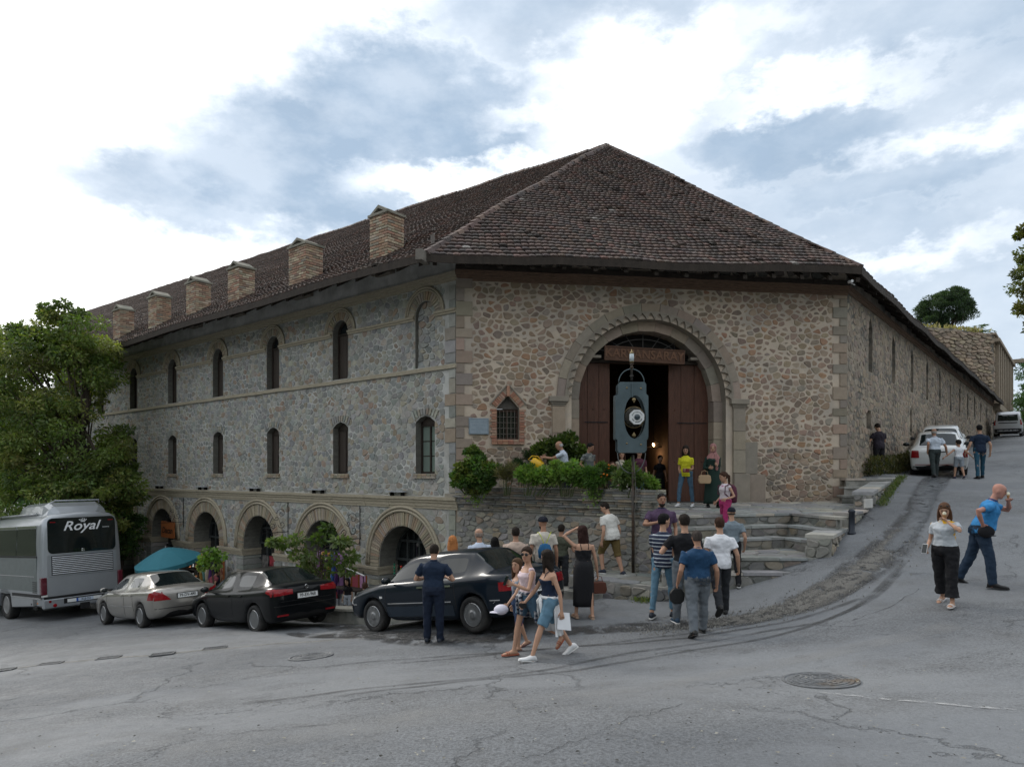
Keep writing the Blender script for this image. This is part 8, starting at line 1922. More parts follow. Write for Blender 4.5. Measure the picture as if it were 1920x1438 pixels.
w19 = who('woman in a white print top and magenta trousers coming down the steps', 1360, 15.55, 881, -158, z=-1.40, sex='f', legs=((12, 14), (-4, 4)), head=(-12, -10), hands=((-.22, .16, 1.0), (.25, .1, .9)), hair=('ponytail', HBR), top=('sleeveless', cloth('white_print', (.56, .50, .53), col2=(.33, .04, .20), c2scale=7, c2lo=.60, c2hi=.63)), bottom=('trousers', magenta), shoes=('sneaker', (.5, .5, .5)))
def rucksack(t, I):
 mb = MB(); mb.loft([[Vector((math.cos(a) * rx, math.sin(a) * ry, z_)) for a in [2 * math.pi * k / 16 for k in range(16)]] for z_, rx, ry in ((-.21, .10, .06), (-.19, .15, .09), (0, .155, .11), (.14, .13, .09), (.20, .06, .04))]); mb.build('bag', cloth('burgundy', (.09, .025, .045)), t, smooth=True)
 mb = MB()
 for s in (-1, 1): mb.tube([(s * .09, .05, .15), (s * .12, .13, .22), (s * .12, .27, .17), (s * .12, .28, .0), (s * .11, .1, -.12)], .014, 5)
 mb.build('shoulder_strap', cloth('burgundy', (.09, .025, .045)), t)
on_back(w19, 'rucksack', 'burgundy rucksack on the back of the woman on the steps', 'bag', rucksack, .20, -.20)
w20 = who('girl in a bright yellow tee and blue jeans standing in the gateway', 1286, 17.9, 829, -120, z=tz(17.9), sex='f', legs=((-6, 4, 5), (14, 10, 6)), head=(14, -20), hands=((-.10, .20, 1.02), (.12, .22, .98)), hair=('long', HB), top=('tee', yellow), bottom=('jeans', denim_m, .90), shoes=('sneaker', (.58, .58, .58)), build=.92)
held(w20, 'purse', 'small dark red purse in the hands of the girl in yellow', 'bag', lambda t, I: (bevel(MB().box((0, 0, -.02), (.17, .04, .10)).build('pouch', mat('red_leather', (.13, .02, .03), .5), t), .012), MB().tube([(-.08, 0, .03), (-.14, -.02, .0)], .005, 5).build('loop', mat('red_leather', (.13, .02, .03)), t)), 0)
w21 = who('woman in a pink headscarf and long dark green dress beside the gate', 1337, 17.6, 827, -95, z=tz(17.6), sex='f', legs=((2, 0), (-2, 0)), head=(-14, -4), hands=((-.06, .22, 1.12), (.14, .22, 1.05)), hair=('hijab', (.30, .15, .14)), top=('long', dgreen), bottom=('dress', dgreen, -.82, .24), shoes=('shoe', (.02, .02, .02)))
held(w21, 'tote_bag', 'tan tote bag hanging from the arm of the woman in the headscarf', 'bag', handbag(mat('tan_leather', (.36, .25, .15), .6, var=.15)), 1, off=(.14, -.05, -.10))
who('woman in a black dress standing in the dark gate hall', 1237, 21.6, 850, -90, z=-.80, sex='f', hair=('bun', HBLK), top=('tee', blk), bottom=('dress', blk, -.5, .2), head=(10, -8), hands=((-.26, .02, .80), (.26, .02, .80)), hk=.98)
who('person in a maroon top standing behind the clock pole', 1198, 19.0, 838, -80, z=-.80, sex='m', hair=('short', HB), top=('tee', cloth('maroon', (.07, .02, .035))), bottom=('jeans', denim_m), hk=1.0)
who('person in a cream top standing behind the clock pole on its left', 1166, 18.9, 842, -100, z=-.80, sex='f', hair=('shoulder', HBR), top=('sleeveless', cloth('cream_b', (.42, .38, .30))), bottom=('wide', tee_cream))
w24 = who('grey-haired man in a white shirt watering the planted bed', 1062, 17.0, 825, 172, z=-.72, legs=((4, 2), (-4, 2)), lean=14, head=(10, -12), hands=((-.12, .60, 1.22), (.10, .56, 1.24)), poles=((-.5, 0, -1), (.5, -.2, -1)), hair=('fringe', (.35, .34, .33)), skin=SKIN2, top=('polo', lblue), bottom=('trousers', drk), hk=1.04)
def can(t, I):
 Rc = Matrix.Rotation(math.radians(-55), 3, 'X'); m_ = mat('yellow_plastic', (.62, .36, .01), .4, var=.08, coat=.3); T_ = lambda x, y, z: Rc @ Vector((x, y, z)) + Vector((0, .12, -.16))
 mb = MB(); mb.loft([[T_(math.cos(a) * r, math.sin(a) * r * 1.15, z) for a in [2 * math.pi * k / 20 for k in range(20)]] for z, r in ((-.16, .10), (-.14, .118), (.10, .10), (.15, .07))]); mb.build('tank', m_, t, smooth=True)
 mb = MB(); mb.tube([T_(0, .10, -.08), T_(0, .26, .04), T_(0, .42, .20)], [.03, .02, .016], 8); mb.build('spout', m_, t, smooth=True)
 mb = MB(); mb.lathe(T_(0, .42, .20), [(.016, 0), (.045, .04), (.02, .045)], Rc @ Vector((0, .7, .7)), 14); mb.build('rose', m_, t, smooth=True)
 mb = MB(); mb.tube([T_(0, .06, .14), T_(0, .02, .22), T_(0, -.10, .20), T_(0, -.17, .08), T_(0, -.12, -.10)], .014, 6); mb.build('handle', m_, t, smooth=True)
held(w24, 'watering_can', 'yellow plastic watering can tipped over the planted bed', 'watering can', can, 0)
who('boy in a camouflage tee standing in the planted bed', 1104, 17.3, 828, -60, z=-.60, legs=((2, 0), (-2, 0)), head=(20, -18), hands=((-.22, .14, .98), (.24, .12, .92)), hair=('boy', HBLK), top=('tee', cloth('camouflage', (.09, .10, .10), col2=(.20, .21, .19), c2scale=6, c2lo=.48, c2hi=.52)), bottom=('trousers', drk), build=.9, skin=SKIN2)
who('child with dark hair low behind the orange flowers', 1148, 17.2, 866, -90, z=-.75, hair=('boy', HBR), top=('tee', cloth('rust', (.16, .06, .03))), bottom=('trousers', drk), hk=1.0, build=.9)
w26 = who('woman in a grey and yellow print top and wide black trousers eating ice cream', 1772, 10.4, 933, 218, sex='f', legs=((4, 3, 2), (-13, 10, 3)), head=(16, -22), hands=('mouth', (.21, .16, .93)), poles=((-1, -.2, -.7), None), hair=('shoulder', (.09, .045, .025)), glasses='up', top=('tee', cloth('grey_print_tee', (.42, .45, .48), col2=(.60, .34, .02), c2scale=4.5, c2lo=.55, c2hi=.565)), bottom=('wide', blk), shoes=('flat', (.55, .52, .50)), build=1.05,
 extras=lambda I: print_patch(I) if False else None)
def ice(t, I):
 mb = MB(); mb.lathe((0, 0, -.03), [(.002, 0), (.012, .03), (.022, .09), (.024, .10)], n=12); mb.build('cone', mat('wafer', (.35, .19, .08), .8), t, smooth=True); mb = MB(); mb.ell((0, 0, .085), (.026, .026, .032), 12, 8); mb.build('scoop', mat('vanilla', (.72, .68, .52), .5, var=.05), t, smooth=True)
held(w26, 'ice_cream', 'vanilla ice cream at the mouth of the woman in black trousers', 'ice cream', ice, 0)
held(w26, 'mobile_phone', 'white phone held low by the woman eating ice cream', 'phone', lambda t, I: phone(t, I, mat('phone_white', (.7, .7, .7), .3, var=0)), 1, off=(0, .03, 0))
w27 = who('bald man in a bright blue polo bending forward to eat an ice cream', 1838, 11.25, 903, -28, legs=((-14, 10, 6), (14, 8, 6)), lean=20, head=(-6, -6), hands=('mouth', (.27, .0, 1.02)), poles=((-1, -.3, -.6), (1, -1, .1)), hair=('bald', (.2, .18, .16)), skin=mat('skin_ruddy', (.40, .20, .15), .5, var=.08), top=('polo', blue, cloth('deep_blue_collar', (.02, .05, .14))), bottom=('trousers', denim_d), shoes=('shoe', (.012, .012, .014)), build=1.15, belly=.06, hk=1.06)
held(w27, 'ice_cream', 'small ice cream in the raised hand of the bald man in blue', 'ice cream', ice, 0)
held(w27, 'cloth_cap', 'black cloth cap held at the hip by the bald man in blue', 'cap', lambda t, I: (MB().ell((0, .03, -.06), (.05, .12, .10), 14, 8).build('crown', blk, t, smooth=True), MB().ell((0, .10, -.12), (.045, .07, .012), 12, 6).build('peak', drk, t, smooth=True)), 1)
who('man in a dark shirt and black trousers looking down beside the side wall', 1648, 22.4, 789, 105, legs=((2, 0, 3), (-2, 0, 3)), head=(0, -25), hands=((-.10, .24, 1.05), (.12, .24, 1.05)), poles=((-1, -.4, -.5), (1, -.4, -.5)), hair=('short', HB), top=('tee', cloth('dark_plum', (.022, .018, .026)), .01), bottom=('trousers', blk), shoes=('shoe', (.012, .012, .012)), build=1.08)
who('older man in a pale shirt and dark trousers holding a child by the hand', 1752, 21.9, 799, 82, legs=((-16, 4, 3), (14, 8, 3)), head=(0, 0), hands=((-.26, -.10, .92), (.42, .06, .86)), hair=('fringe', (.3, .28, .26)), skin=SKIN2, top=('polo_tucked', lblue), bottom=('trousers', cloth('dark_green_grey', (.03, .04, .04))), shoes=('shoe', (.02, .02, .02)), build=1.15, belly=.03)
who('small boy in a white vest and grey shorts between two men', 1798, 21.9, 823, 90, legs=((10, 4), (-6, 14)), hands=((-.62, .05, .95), (.62, .05, .98)), hair=('boy', HB), top=('sleeveless', cloth('bright_white', (.66, .67, .70))), bottom=('shorts', cloth('grey_shorts', (.22, .25, .28)), .46), shoes=('shoe_ws', (.02, .02, .05)), build=1.0, vox=.012)
who('young man in a navy tee and blue jeans walking hand in hand with the boy', 1837, 21.9, 791, 78, legs=((-12, 2, 3), (22, 8, 8)), head=(0, 0), hands=((-.36, .04, .84), (.28, -.02, .82)), hair=('short', HBLK), top=('tee', navy), bottom=('jeans', cloth('blue_jeans', (.02, .07, .11))), shoes=('shoe', (.015, .015, .015)), build=1.0)
bz = Vector((-4.05, 17.0, -3.5));
who('boy in a navy and white striped tee sitting by the shop goods', 684, 17.2, 1090, 100, z=-3.55, hipz=.30, legs=((70, 80, 12), (75, 85, 12)), hands=((-.22, .25, .55), (.22, .25, .55)), hair=('short', HBR), top=('tee', striped('navy_stripes_b', (.014, .022, .08), (.58, .60, .64), 17, .5)), bottom=('shorts', denim_m), shoes=('flip', (.05, .05, .05)), build=.95, hk=1.55)
who('person in a dull red top bending among the copper goods of the second shop', 395, 22.3, 1078, 60, z=-4.3, lean=30, hair=('short', HBLK), top=('tee', cloth('dull_red', (.20, .05, .06))), bottom=('trousers', drk), hk=1.25, skin=SKIN2)
who('shop keeper in dark clothes standing half inside the third arch', 652, 19.4, 1100, -110, z=-4.0, sex='f', hair=('shoulder', HBLK), top=('tee', blk), bottom=('shorts', cloth('pale_grey', (.4, .43, .46)), .5), hk=1.3)
finish_people()
# ================================================================ street furniture and shop goods
M_steel = mat('blue_grey_steel', (.085, .115, .125), .45, var=.2, vscale=3, metal=.35, bump=.1, col2=(.12, .12, .09), c2lo=.6, c2hi=.75)
M_brass = mat('aged_brass', (.25, .19, .10), .4, var=.4, vscale=8, metal=.7)
M_pole = mat('rusty_pole', (.06, .055, .05), .7, var=.4, vscale=7, metal=.3, bump=.3, col2=(.09, .06, .04))
base = Vector(px2(1187, 1073, 14.95)); ck = place('street_clock', 'tall pole clock with blue-grey steel plates and a white octagonal dial before the gate', 'clock', base)
bx_, by_ = base.x, base.y
mb = MB(); mb.tube([(bx_, by_, base.z - .2), (bx_, by_, .42)], .034, 12); mb.tube([(bx_ - .03, by_, 2.02), (bx_ - .03, by_, 2.62)], .026, 10); mb.build('pole', M_pole, ck, smooth=True)
q = lambda px, py, d=0: Vector(((px - 960) / F * by_, by_ + d, (888 - py) / F * by_))
def plate(nm, pts, d0, d1, m_, hole=None, bv=.012):
 if hole:
  pl = [[Vector((p.x, p.z, 0)) for p in pts], [Vector((p.x, p.z, 0)) for p in hole]]; tr_ = geometry.tessellate_polygon(pl); fl = pl[0] + pl[1]; n = len(fl)
  V = [Vector((p.x, by_ + d0, p.y)) for p in fl] + [Vector((p.x, by_ + d1, p.y)) for p in fl]; fs = [tuple(t) for t in tr_] + [tuple(i + n for i in t)[::-1] for t in tr_]
  o = 0
  for l in pl:
   for i in range(len(l)): a, b = o + i, o + (i + 1) % len(l); fs.append((a, b, b + n, a + n))
   o += len(l)
  return obj(nm, new_mesh(nm, V, fs, [m_]), ck)
 mb = MB(); mb.prism([Vector((p.x, by_ + d0, p.z)) for p in pts], [Vector((p.x, by_ + d1, p.z)) for p in pts]); return mb.build(nm, m_, ck)
def rr(px0, px1, py0, py1, r=4):
 out = []
 for cx, cy, a0 in ((px1 - r, py0 + r, -90), (px1 - r, py1 - r, 0), (px0 + r, py1 - r, 90), (px0 + r, py0 + r, 180)):
  for k in range(4): a = math.radians(a0 + k * 30); out.append(q(cx + r * math.cos(a), cy + r * math.sin(a)))
 return out
eye = [q(1188 + 20 * math.sin(a) * (abs(math.cos(a / 2 * 0)) or 1), 783 - 40 * math.cos(a)) for a in [2 * math.pi * k / 28 for k in range(28)]]
outline = [q(*p) for p in ((1161, 718), (1206, 718), (1209, 722), (1209, 740), (1213, 744), (1213, 820), (1210, 824), (1210, 844), (1206, 849), (1159, 849), (1156, 845), (1156, 826), (1152, 822), (1152, 744), (1157, 740), (1157, 722))]
for d0, d1 in ((-.16, -.11), (.11, .16)): plate('face_plate', outline, d0, d1, M_steel, eye)
for px in (1153, 1212): mb = MB(); a = q(px, 742); b = q(px, 824); mb.box(((a.x + b.x) / 2, by_, (a.z + b.z) / 2), (.03, .22, a.z - b.z)); mb.build('side_plate', M_steel, ck)
mb = MB(); mb.box((q(1183, 0).x, by_, q(0, 719).z), (.5, .30, .03)); mb.box((q(1183, 0).x, by_, q(0, 848).z), (.5, .30, .03)); mb.box((q(1183, 0).x, by_ - .175, (q(0, 722).z + q(0, 745).z) / 2), (.035, .03, .30)); mb.build('frame_plate', M_steel, ck)
for px, py in ((1173, 729), (1199, 730), (1173, 832), (1199, 834)): mb = MB(); p = q(px, py); mb.lathe((p.x, by_ - .16, p.z), [(.022, 0), (.018, .012), (.004, .018)], (0, -1, 0), 12); mb.build('rivet', M_brass, ck, smooth=True)
cdr = q(1187, 783); mb = MB(); mb.lathe((cdr.x, by_ - .04, cdr.z), [(.02, .0), (.225, .0), (.235, .02), (.225, .05), (.20, .13), (.17, .15), (.02, .15)], (0, -1, 0), 32); mb.build('drum', mat('dark_bronze', (.028, .026, .02), .5, var=.6, vscale=14, metal=.3), ck, smooth=True)
mb = MB()
for k in range(18): a = 2 * math.pi * k / 18; mb.ell((cdr.x + .195 * math.cos(a), by_ - .17, cdr.z + .195 * math.sin(a)), (.014, .01, .014), 8, 5)
mb.build('stud', M_pole, ck, kind='stuff')
mb = MB(); mb.tube([(cdr.x + .226 * math.cos(a), by_ - .10, cdr.z + .226 * math.sin(a)) for a in [2 * math.pi * k / 36 for k in range(37)]], .010, 6); mb.build('brass_rim', M_brass, ck, smooth=True)
dx, dz = cdr.x + .035, cdr.z - .01
oct_ = [(.165 * math.cos(math.pi / 8 + k * math.pi / 4), .165 * math.sin(math.pi / 8 + k * math.pi / 4)) for k in range(8)]
mb = MB(); mb.prism([Vector((dx + a, by_ - .19, dz + b)) for a, b in oct_], [Vector((dx + a, by_ - .29, dz + b)) for a, b in oct_]); mb.build('dial', mat('dial_white', (.60, .61, .60), .5, var=.06), ck)
mb = MB(); mb.lathe((dx, by_ - .288, dz), [(.062, 0), (.062, .02), (.05, .026), (.004, .03)], (0, -1, 0), 24); mb.build('lens', mat('dial_lens', (.02, .035, .045), .08, var=0, coat=.8), ck, smooth=True)
M_dl = mat('dial_letter', (.015, .017, .02), .6, var=0)
for word, a0, rad, flip in (('KARVANSARAY', math.radians(158), .108, 1), ('ŞƏKİ·AZƏRBAYCAN', math.radians(205), .108, -1)):
 n = len(word)
 for i, c_ in enumerate(word):
  if c_ == '·': continue
  a = a0 - i * math.radians(136 / (n - 1)) if flip > 0 else a0 + i * math.radians(130 / (n - 1)); u = Vector((math.cos(a), 0, math.sin(a))); up_ = u * flip; rt = Vector((0, -1, 0)).cross(up_) * -1
  rt = Vector((up_.z, 0, -up_.x)); text_obj('dial_letter', c_, .030, frame_matrix(Vector((dx, by_ - .2915, dz)) + u * rad, rt, up_), M_dl, ck, .001, bold=.001)
for py, s in ((751, 1), (817, -1)): mb = MB(); p = q(1186, py); mb.ell((p.x, by_ - .17, p.z), (.045, .03, .04), 14, 8); mb.ell((p.x, by_ - .17, p.z - s * .04), (.02, .02, .03), 10, 6); mb.build('brass_knob', M_brass, ck, smooth=True)
mb = MB(); mb.tube([q(1160 + 24 - 24 * math.cos(a) , 718 - 26 * math.sin(a)) for a in [math.pi * k / 16 for k in range(17)]], .012, 6); mb.build('top_hoop', M_steel, ck, smooth=True)
mb = MB(); mb.tube([q(1184 - 26 * math.cos(a), 849 + 38 * math.sin(a)) for a in [math.pi * k / 16 for k in range(17)]], .011, 6); mb.build('bottom_hoop', mat('grey_hoop', (.12, .13, .13), .5), ck, smooth=True)
for z in (2.10, 2.28, 2.36): mb = MB(); mb.lathe((bx_ - .03, by_, z), [(.028, 0), (.045, .01), (.045, .025), (.028, .035)], n=14); mb.build('collar', M_pole, ck, smooth=True)
mb = MB(); mb.lathe((bx_ - .03, by_, 2.40), [(.028, 0), (.05, .03), (.05, .035)], n=14); mb.lathe((bx_ - .03, by_, 2.60), [(.05, 0), (.045, .03), (.012, .055), (.012, .09), (.002, .10)], n=14); mb.build('lantern_cap', M_brass, ck, smooth=True)
mb = MB(); mb.lathe((bx_ - .03, by_, 2.435), [(.046, 0), (.052, .08), (.048, .165)], n=14); mb.build('lantern_glass', mat('lantern_glass', (.45, .50, .52), .15, var=.1, coat=.5), ck, smooth=True)
mb = MB(); mb.tube([(bx_ + .0, by_ - .045, .40), (bx_ + .03, by_ - .05, .0), (bx_ + .06, by_ - .04, -.5), (bx_ + .02, by_ - .045, -.9), (bx_ + .05, by_ - .04, -1.3), (bx_ + .035, by_ - .04, base.z)], .009, 5); mb.build('cable', mat('pale_cable', (.14, .13, .115), .7), ck)
def bracket(px, label, Yk):
 u = Yk; t = place('iron_bracket', label, 'bracket', FL.p(u, -1.9, .3), group='wrought iron brackets between the shop arches')
 mb = MB(); mb.tube([FL.p(u, -.98, .04), FL.p(u, -2.2, .04)], .014, 5); mb.tube([FL.p(u, -1.98, .0), FL.p(u, -1.98, 1.05)], .012, 5); mb.build('bar', M_iron, t)
 for (d0, z0, r, tt) in ((.30, -1.35, .18, 1), (.28, -1.72, .14, -1), (.62, -1.78, .11, 1), (.48, -1.50, .09, -1), (.85, -1.88, .06, 1)):
  mb = MB(); mb.tube([FL.p(u, z0 + r * (1 - .045 * k) * math.sin(tt * k * .42), d0 + r * (1 - .045 * k) * math.cos(tt * k * .42)) for k in range(19)], .009, 5); mb.build('scroll', M_iron, t)
for u, l in ((4.05, 'black wrought iron scroll bracket between the first and second arches from the corner'), (7.95, 'black wrought iron scroll bracket between the second and third arches from the corner'), (15.6, 'black wrought iron scroll bracket between the fourth and fifth arches, by the orange sign')): bracket(0, l, u)
sg2 = place('shop_sign', 'orange wooden shop sign with dark lettering in the arch behind the teal parasol', 'sign', FL.p(16.5, -2.2, .35))
u0, z0 = 16.55, -2.35; shp = [(-.62, .28), (-.56, .36), (0, .33), (.56, .36), (.62, .26), (.56, 0), (.60, -.30), (.54, -.33), (-.56, -.33), (-.60, -.28), (-.56, 0)]
mb = MB(); mb.prism([FL.p(u0 + a, z0 + b, .22) for a, b in shp], [FL.p(u0 + a, z0 + b, .27) for a, b in shp]); mb.build('board', mat('orange_wood', (.30, .095, .028), .55, var=.25, stretch=(1, 1, 4)), sg2)
text_obj('lettering', 'Dacan', .36, frame_matrix(FL.p(u0 + .0, z0 - .03, .272), (-FL.u), (0, 0, 1)), mat('sign_dark', (.02, .01, .008), .6, var=0), sg2, .004, shear=.2, sx=1.05, bold=.008)
mb = MB(); mb.tube([FL.p(u0 - .4, z0 + .34, .24), FL.p(u0 - .4, z0 + .75, .1)], .01, 4); mb.tube([FL.p(u0 + .4, z0 + .34, .24), FL.p(u0 + .4, z0 + .75, .1)], .01, 4); mb.build('hanger', M_iron, sg2)
ap = px2(310, 1027, 22.6); ps = place('parasol', 'teal parasol tilted over the pavement behind the silver saloon car', 'parasol', (ap.x, ap.y, gz(ap.x, ap.y)))
Rp = Matrix.Rotation(math.radians(-7), 3, 'Y') @ Matrix.Rotation(math.radians(10), 3, 'X'); R0 = 1.02; M_teal = mat('teal_canvas', (.025, .14, .18), .75, var=.12, vscale=2)
for k in range(8):
 a0, a1 = k * math.pi / 4 + .2, (k + 1) * math.pi / 4 + .2; V = []; Fc = []
 for j in range(6):
  t = j / 5; r = R0 * t; z_ = -.44 * t ** 1.35
  for i in range(4): s = i / 3; a = a0 + (a1 - a0) * s; rr2 = r * (1 - .035 * math.sin(math.pi * s)); V.append(ap + Rp @ Vector((math.cos(a) * rr2, math.sin(a) * rr2, z_)))
 for j in range(5):
  for i in range(3): Fc.append((j * 4 + i, j * 4 + i + 1, j * 4 + 5 + i, j * 4 + 4 + i))
 b = len(V)
 for i in range(4): V.append(V[20 + i] + Rp @ Vector((0, 0, -.12)))
 for i in range(3): Fc.append((20 + i, 21 + i, b + i + 1, b + i))
 o_ = obj('canopy_panel', new_mesh('canopy_panel', V, Fc, [M_teal]), ps); sm_ = o_.modifiers.new('t', 'SOLIDIFY'); sm_.thickness = .008
mb = MB(); mb.tube([ap + Vector((0, 0, .05)), ap + Rp @ Vector((0, 0, -1.2)), Vector((ap.x + .1, ap.y, gz(ap.x, ap.y)))], .02, 8); mb.build('pole', mat('parasol_pole', (.5, .5, .5), .4, metal=.4), ps)
mb = MB()
for k in range(8): a = k * math.pi / 4 + .2; mb.tube([ap + Rp @ Vector((math.cos(a) * r, math.sin(a) * r, -.44 * (r / R0) ** 1.35 - .015)) for r in (.05, .5, 1.1)], .006, 4)
mb.build('rib', M_iron, ps)
rg = random.Random(77); GC = [(.28, .03, .05), (.05, .12, .30), (.45, .12, .05), (.08, .03, .12), (.30, .16, .32), (.12, .25, .22), (.5, .42, .3), (.03, .03, .05), (.35, .2, .05), (.55, .5, .52)]
def rack(label, u, d, w, z0, h, n, group=None):
 t = place('clothes_rack', label, 'rack', FL.p(u, z0, d)); mb = MB(); mb.tube([FL.p(u - w, z0 + h, d), FL.p(u + w, z0 + h, d)], .015, 6)
 for s in (-1, 1): mb.tube([FL.p(u + s * w, z0, d), FL.p(u + s * w, z0 + h, d)], .015, 6); mb.tube([FL.p(u + s * w, z0 + .02, d - .25), FL.p(u + s * w, z0 + .02, d + .25)], .015, 6)
 mb.build('frame', M_iron, t)
 for k in range(n):
  uu = u - w + .08 + (2 * w - .16) * k / (n - 1); c_ = rg.choice(GC); l = h * rg.uniform(.62, .82); mb = MB(); rings = []
  for j in range(6): tt = j / 5; ww = .05 + .04 * math.sin(j * 2.1 + k); rings.append([FL.p(uu + math.cos(a) * ww * .6, z0 + h - .02 - l * tt, d + math.sin(a) * (.16 + .03 * math.sin(j * 1.7 + k))) for a in [2 * math.pi * i / 10 for i in range(10)]])
  mb.loft(rings); sc = place('hanging_scarf', '%s cloth hanging on the rack %s' % (['first', 'second', 'third', 'fourth', 'fifth', 'sixth', 'seventh', 'eighth', 'ninth'][k], 'before the second arch' if u < 8 else 'at the fourth arch'), 'scarf', FL.p(uu, z0 + h, d), group='scarves on the racks'); mb.build('cloth', cloth('goods_%d' % GC.index(c_), c_), sc, smooth=True)
zg = lambda u, d: gz(*FL.p(u, 0, d).to_2d())
rack('black metal rack hung with coloured scarves before the second arch', 4.55, .7, .6, zg(4.5, .7) - .05, 1.75, 7)
rack('black metal rack hung with dark clothes at the fourth arch', 12.3, .6, .55, zg(12.3, .6) - .05, 1.7, 5)
tb = place('display_table', 'display table with cloths and a white edged sloping awning beside the pier', 'table', FL.p(3.4, -3.9, .8)); zt_ = zg(3.4, .8)
mb = MB(); FL.box(mb, 2.9, 4.05, zt_ + .62, zt_ + .66, .4, 1.1); mb.build('top', M_timber, tb)
for a, b in ((2.95, .45), (4.0, .45), (2.95, 1.05), (4.0, 1.05)): mb = MB(); FL.box(mb, a - .02, a + .02, zt_ - .05, zt_ + .62, b - .02, b + .02); mb.build('leg', M_timber, tb)
mb = MB(); mb.tube([FL.p(4.1, zt_ + 1.30, .85), FL.p(2.75, zt_ + 1.08, .9)], .022, 6); mb.build('awning_edge', mat('white_plastic_b', (.65, .65, .65), .5), tb)
mb = MB()
for u in (4.0, 2.85): mb.tube([FL.p(u, zt_ - .05, .85), FL.p(u, zt_ + 1.2, .86)], .015, 5)
mb.build('awning_post', M_iron, tb)
for k, (u, c_, l) in enumerate(((3.1, (.42, .22, .36), 'pink framed cloth standing on the display table'), (3.45, (.30, .06, .08), 'dark red cloth on the display table'), (3.8, (.20, .18, .25), 'grey violet cloth at the left of the display table'))):
 t = place('display_cloth', l, 'cloth', FL.p(u, zt_ + .66, .7)); mb = MB(); FL.box(mb, u - .14, u + .14, zt_ + .665, zt_ + 1.02, .66, .68); mb.build('cloth', cloth('disp_%d' % k, c_), t); mb = MB(); FL.box(mb, u - .16, u - .142, zt_ + .665, zt_ + 1.04, .65, .69); FL.box(mb, u + .142, u + .16, zt_ + .665, zt_ + 1.04, .65, .69); mb.build('edge', mat('orange_wood', (.3, .095, .028)), t)
cs_ = place('copper_stall', 'dark stepped stall loaded with copper pots before the fourth arch', 'stall', FL.p(13.7, -4.5, .5)); zc = zg(13.7, .5)
for j in range(4): mb = MB(); FL.box(mb, 13.0, 14.5, zc + .35 + .30 * j, zc + .38 + .30 * j, .15 + .02 * (3 - j), .75 - .13 * j); mb.build('shelf', M_timber, cs_)
mb = MB(); FL.box(mb, 12.96, 12.998, zc - .1, zc + 1.6, .12, .7); FL.box(mb, 14.502, 14.54, zc - .1, zc + 1.6, .12, .7); mb.build('side_board', M_timber, cs_)
M_cop = mat('copper', (.55, .22, .10), .25, var=.3, metal=.9); M_sil = mat('tin_plate', (.5, .48, .45), .25, var=.2, metal=.9)
k = 0; words_ = ['bottom', 'second', 'third', 'top']; side_ = ['far left', 'left', 'middle left', 'middle right', 'right', 'far right']
for j in range(4):
 for i in range(6):
  p = FL.p(14.35 - i * .25, zc + .38 + .30 * j, .60 - .13 * j); r = rg.uniform(.06, .10); hh = rg.uniform(.10, .2)
  t = place('copper_pot', '%s small %s on the %s shelf of the dark stepped stall' % (side_[i], 'copper pot' if (i + j) % 3 else 'tin jug', words_[j]), 'pot', p, group='pots on the copper stall')
  mb = MB(); mb.lathe(p, [(r * .5, 0), (r, hh * .35), (r * .9, hh * .6), (r * .35, hh * .8), (r * .5, hh)], n=12); mb.build('body', M_cop if (i + j) % 3 else M_sil, t, smooth=True); mb = MB(); mb.tube([p + Vector((r * .9, 0, hh * .3)), p + Vector((r * 1.3, 0, hh * .6)), p + Vector((r * .4, 0, hh * .9))], .008, 4); mb.build('handle', M_brass, t)
fp = place('framed_rug', 'small framed red rug leaning at the pier right of the copper stall', 'rug', FL.p(11.9, -3.9, .4)); z_ = zg(11.9, .4) + .5
mb = MB(); FL.box(mb, 11.7, 12.1, z_, z_ + .8, .35, .37); mb.build('rug', cloth('rug', (.20, .04, .04), col2=(.45, .30, .16), c2scale=8), fp); mb = MB(); FL.box(mb, 11.66, 11.698, z_ - .03, z_ + .83, .34, .39); FL.box(mb, 12.102, 12.14, z_ - .03, z_ + .83, .34, .39); FL.box(mb, 11.70, 12.10, z_ + .802, z_ + .83, .34, .39); FL.box(mb, 11.70, 12.10, z_ - .5, z_ - .002, .34, .39); mb.build('frame', mat('orange_wood', (.3, .095, .028)), fp)
for (u, z0_, n, lab, cols) in ((2.55, -2.75, 13, 'string of red, yellow and green beads hanging in the nearest arch', [(.6, .05, .03), (.6, .5, .05), (.05, .35, .08), (.65, .6, .55)]), (2.85, -2.72, 10, 'dark green string of beads left of the coloured beads in the nearest arch', [(.02, .16, .09), (.03, .22, .12)]), (2.25, -2.9, 8, 'short pale string of shells in the nearest arch', [(.5, .48, .42)])):
 t = place('bead_string', lab, 'beads', FL.p(u, z0_, -.3))
 mb = MB(); mb.tube([FL.p(u, z0_ + .1, -.3), FL.p(u, z0_ - n * .085, -.3)], .006, 4); mb.build('cord', M_iron, t)
 for k in range(n): mb = MB(); mb.ell(FL.p(u, z0_ - .085 * k, -.3), (.036, .036, .036), 8, 6); mb.build('bead', mat('bead_%d' % (int(cols[k % len(cols)][0] * 100) * 100 + int(cols[k % len(cols)][1] * 100)), cols[k % len(cols)], .4, var=0), t, smooth=True)
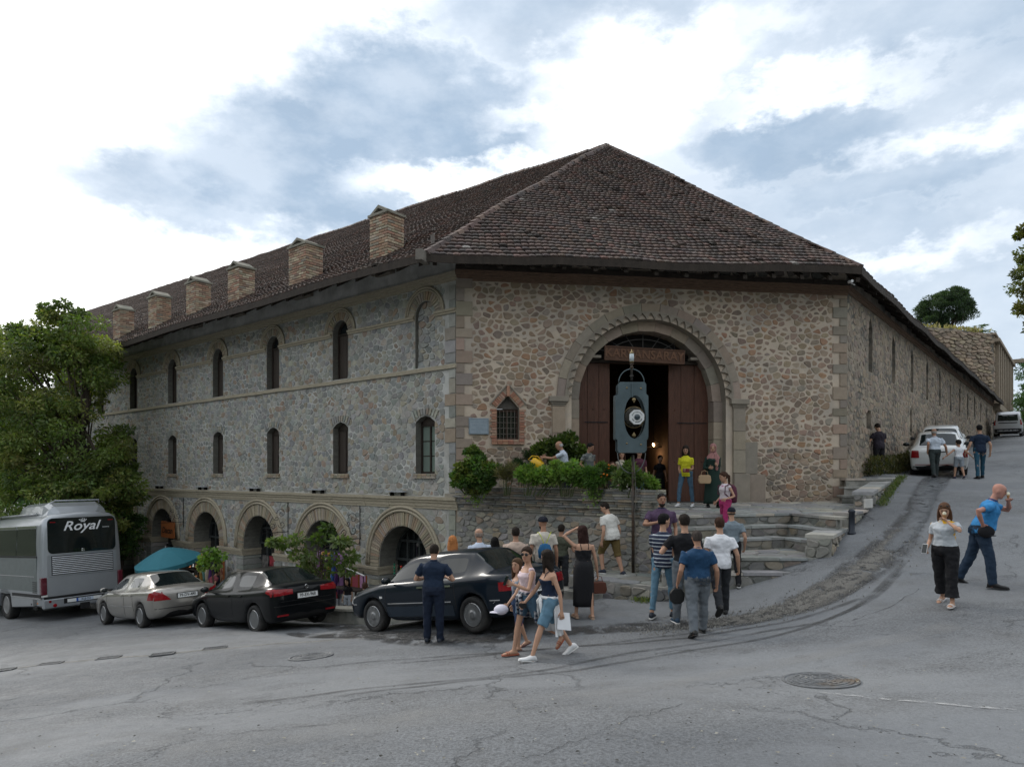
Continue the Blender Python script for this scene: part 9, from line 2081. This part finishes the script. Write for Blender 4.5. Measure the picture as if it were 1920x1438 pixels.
for k, (uu, c_, l) in enumerate(((1.65, (.02, .12, .08), 'green shawl hanging in the nearest arch'), (6.0, (.22, .03, .04), 'deep red shawl hanging in the second arch from the corner'), (6.5, (.28, .14, .05), 'ochre shawl hanging in the second arch from the corner'), (9.7, (.30, .04, .05), 'red rug hanging in the third arch'), (10.2, (.12, .11, .10), 'grey ribbed rug hanging in the third arch'), (9.2, (.32, .2, .06), 'golden cloth at the right of the third arch'))):
 t = place('hanging_rug', l, 'rug', FL.p(uu, -3.2, -.45)); mb = MB(); rings = []
 for j in range(8): z_ = -3.0 - .16 * j; rings.append([FL.p(uu + a * .18, z_, -.45 + .02 * math.sin(j * 1.3 + k) + b * .015 + .02 * math.sin(a * 5 + k)) for a, b in ((-1, -1), (-.3, -1), (.3, -1), (1, -1), (1, 1), (.3, 1), (-.3, 1), (-1, 1))])
 mb.loft(rings); mb.build('cloth', cloth('rugc_%d' % k, c_, col2=tuple(x * .4 for x in c_), c2scale=7), t); mb = MB(); mb.tube([FL.p(uu - .2, -2.98, -.45), FL.p(uu + .2, -2.98, -.45)], .01, 5); mb.build('rail', M_iron, t)
rngp = np.random.default_rng(8); path = [gp(*p) for p in ((1700, 990), (1640, 1055), (1560, 1108), (1450, 1150), (1300, 1172), (1200, 1180))]; V = []; Fc = []; Cc = []
for _ in range(2200):
 i = rngp.integers(0, len(path) - 1); p = path[i].lerp(path[i + 1], rngp.random()) + Vector((rngp.normal() * .22, rngp.normal() * .22, 0)); r = rngp.uniform(.006, .018); z = gz(p.x, p.y); o = len(V); g_ = .10 + .16 * rngp.random(); c = (g_, g_ * .97, g_ * .9)
 V += [(p.x + r, p.y, z), (p.x, p.y + r, z), (p.x - r, p.y, z), (p.x, p.y - r, z), (p.x, p.y, z + r * .9 + .02)]; V[-5:-1] = [(a, b, z) for a, b, _z in V[-5:-1]]; Fc += [(o, o + 1, o + 4), (o + 1, o + 2, o + 4), (o + 2, o + 3, o + 4), (o + 3, o, o + 4)]; Cc += [c] * 4
gv = obj('gravel', new_mesh('gravel', V, Fc, [M_stone], None, Cc), None, kind='stuff', label='loose gravel washed down the wet gutter across the street', category='gravel')
V = []; Fc = []; Cc = []
for _ in range(420):
 px_, py_ = rngp.uniform(0, 1920), 1200 + 238 * rngp.random() ** .8; p = gp(px_, py_); r = rngp.uniform(.005, .022); a = rngp.uniform(0, 6.28); o = len(V); z = gz(p.x, p.y) + .02; k = rngp.choice([.03, .05, .30, .20]); e = rngp.uniform(.3, .9)
 V += [(p.x + r * math.cos(a), p.y + r * math.sin(a), z), (p.x - r * e * math.sin(a), p.y + r * e * math.cos(a), z + .004), (p.x - r * math.cos(a), p.y - r * math.sin(a), z + .003), (p.x + r * e * math.sin(a), p.y - r * e * math.cos(a), z + .006)]; Fc += [(o, o + 1, o + 2, o + 3)]; Cc += [(k, k * .95, k * .8)]
obj('litter', new_mesh('litter', V, Fc, [M_stone], None, Cc), None, kind='stuff', label='specks of grit and dry leaf scattered over the asphalt square', category='litter')
flush_pieces(300)
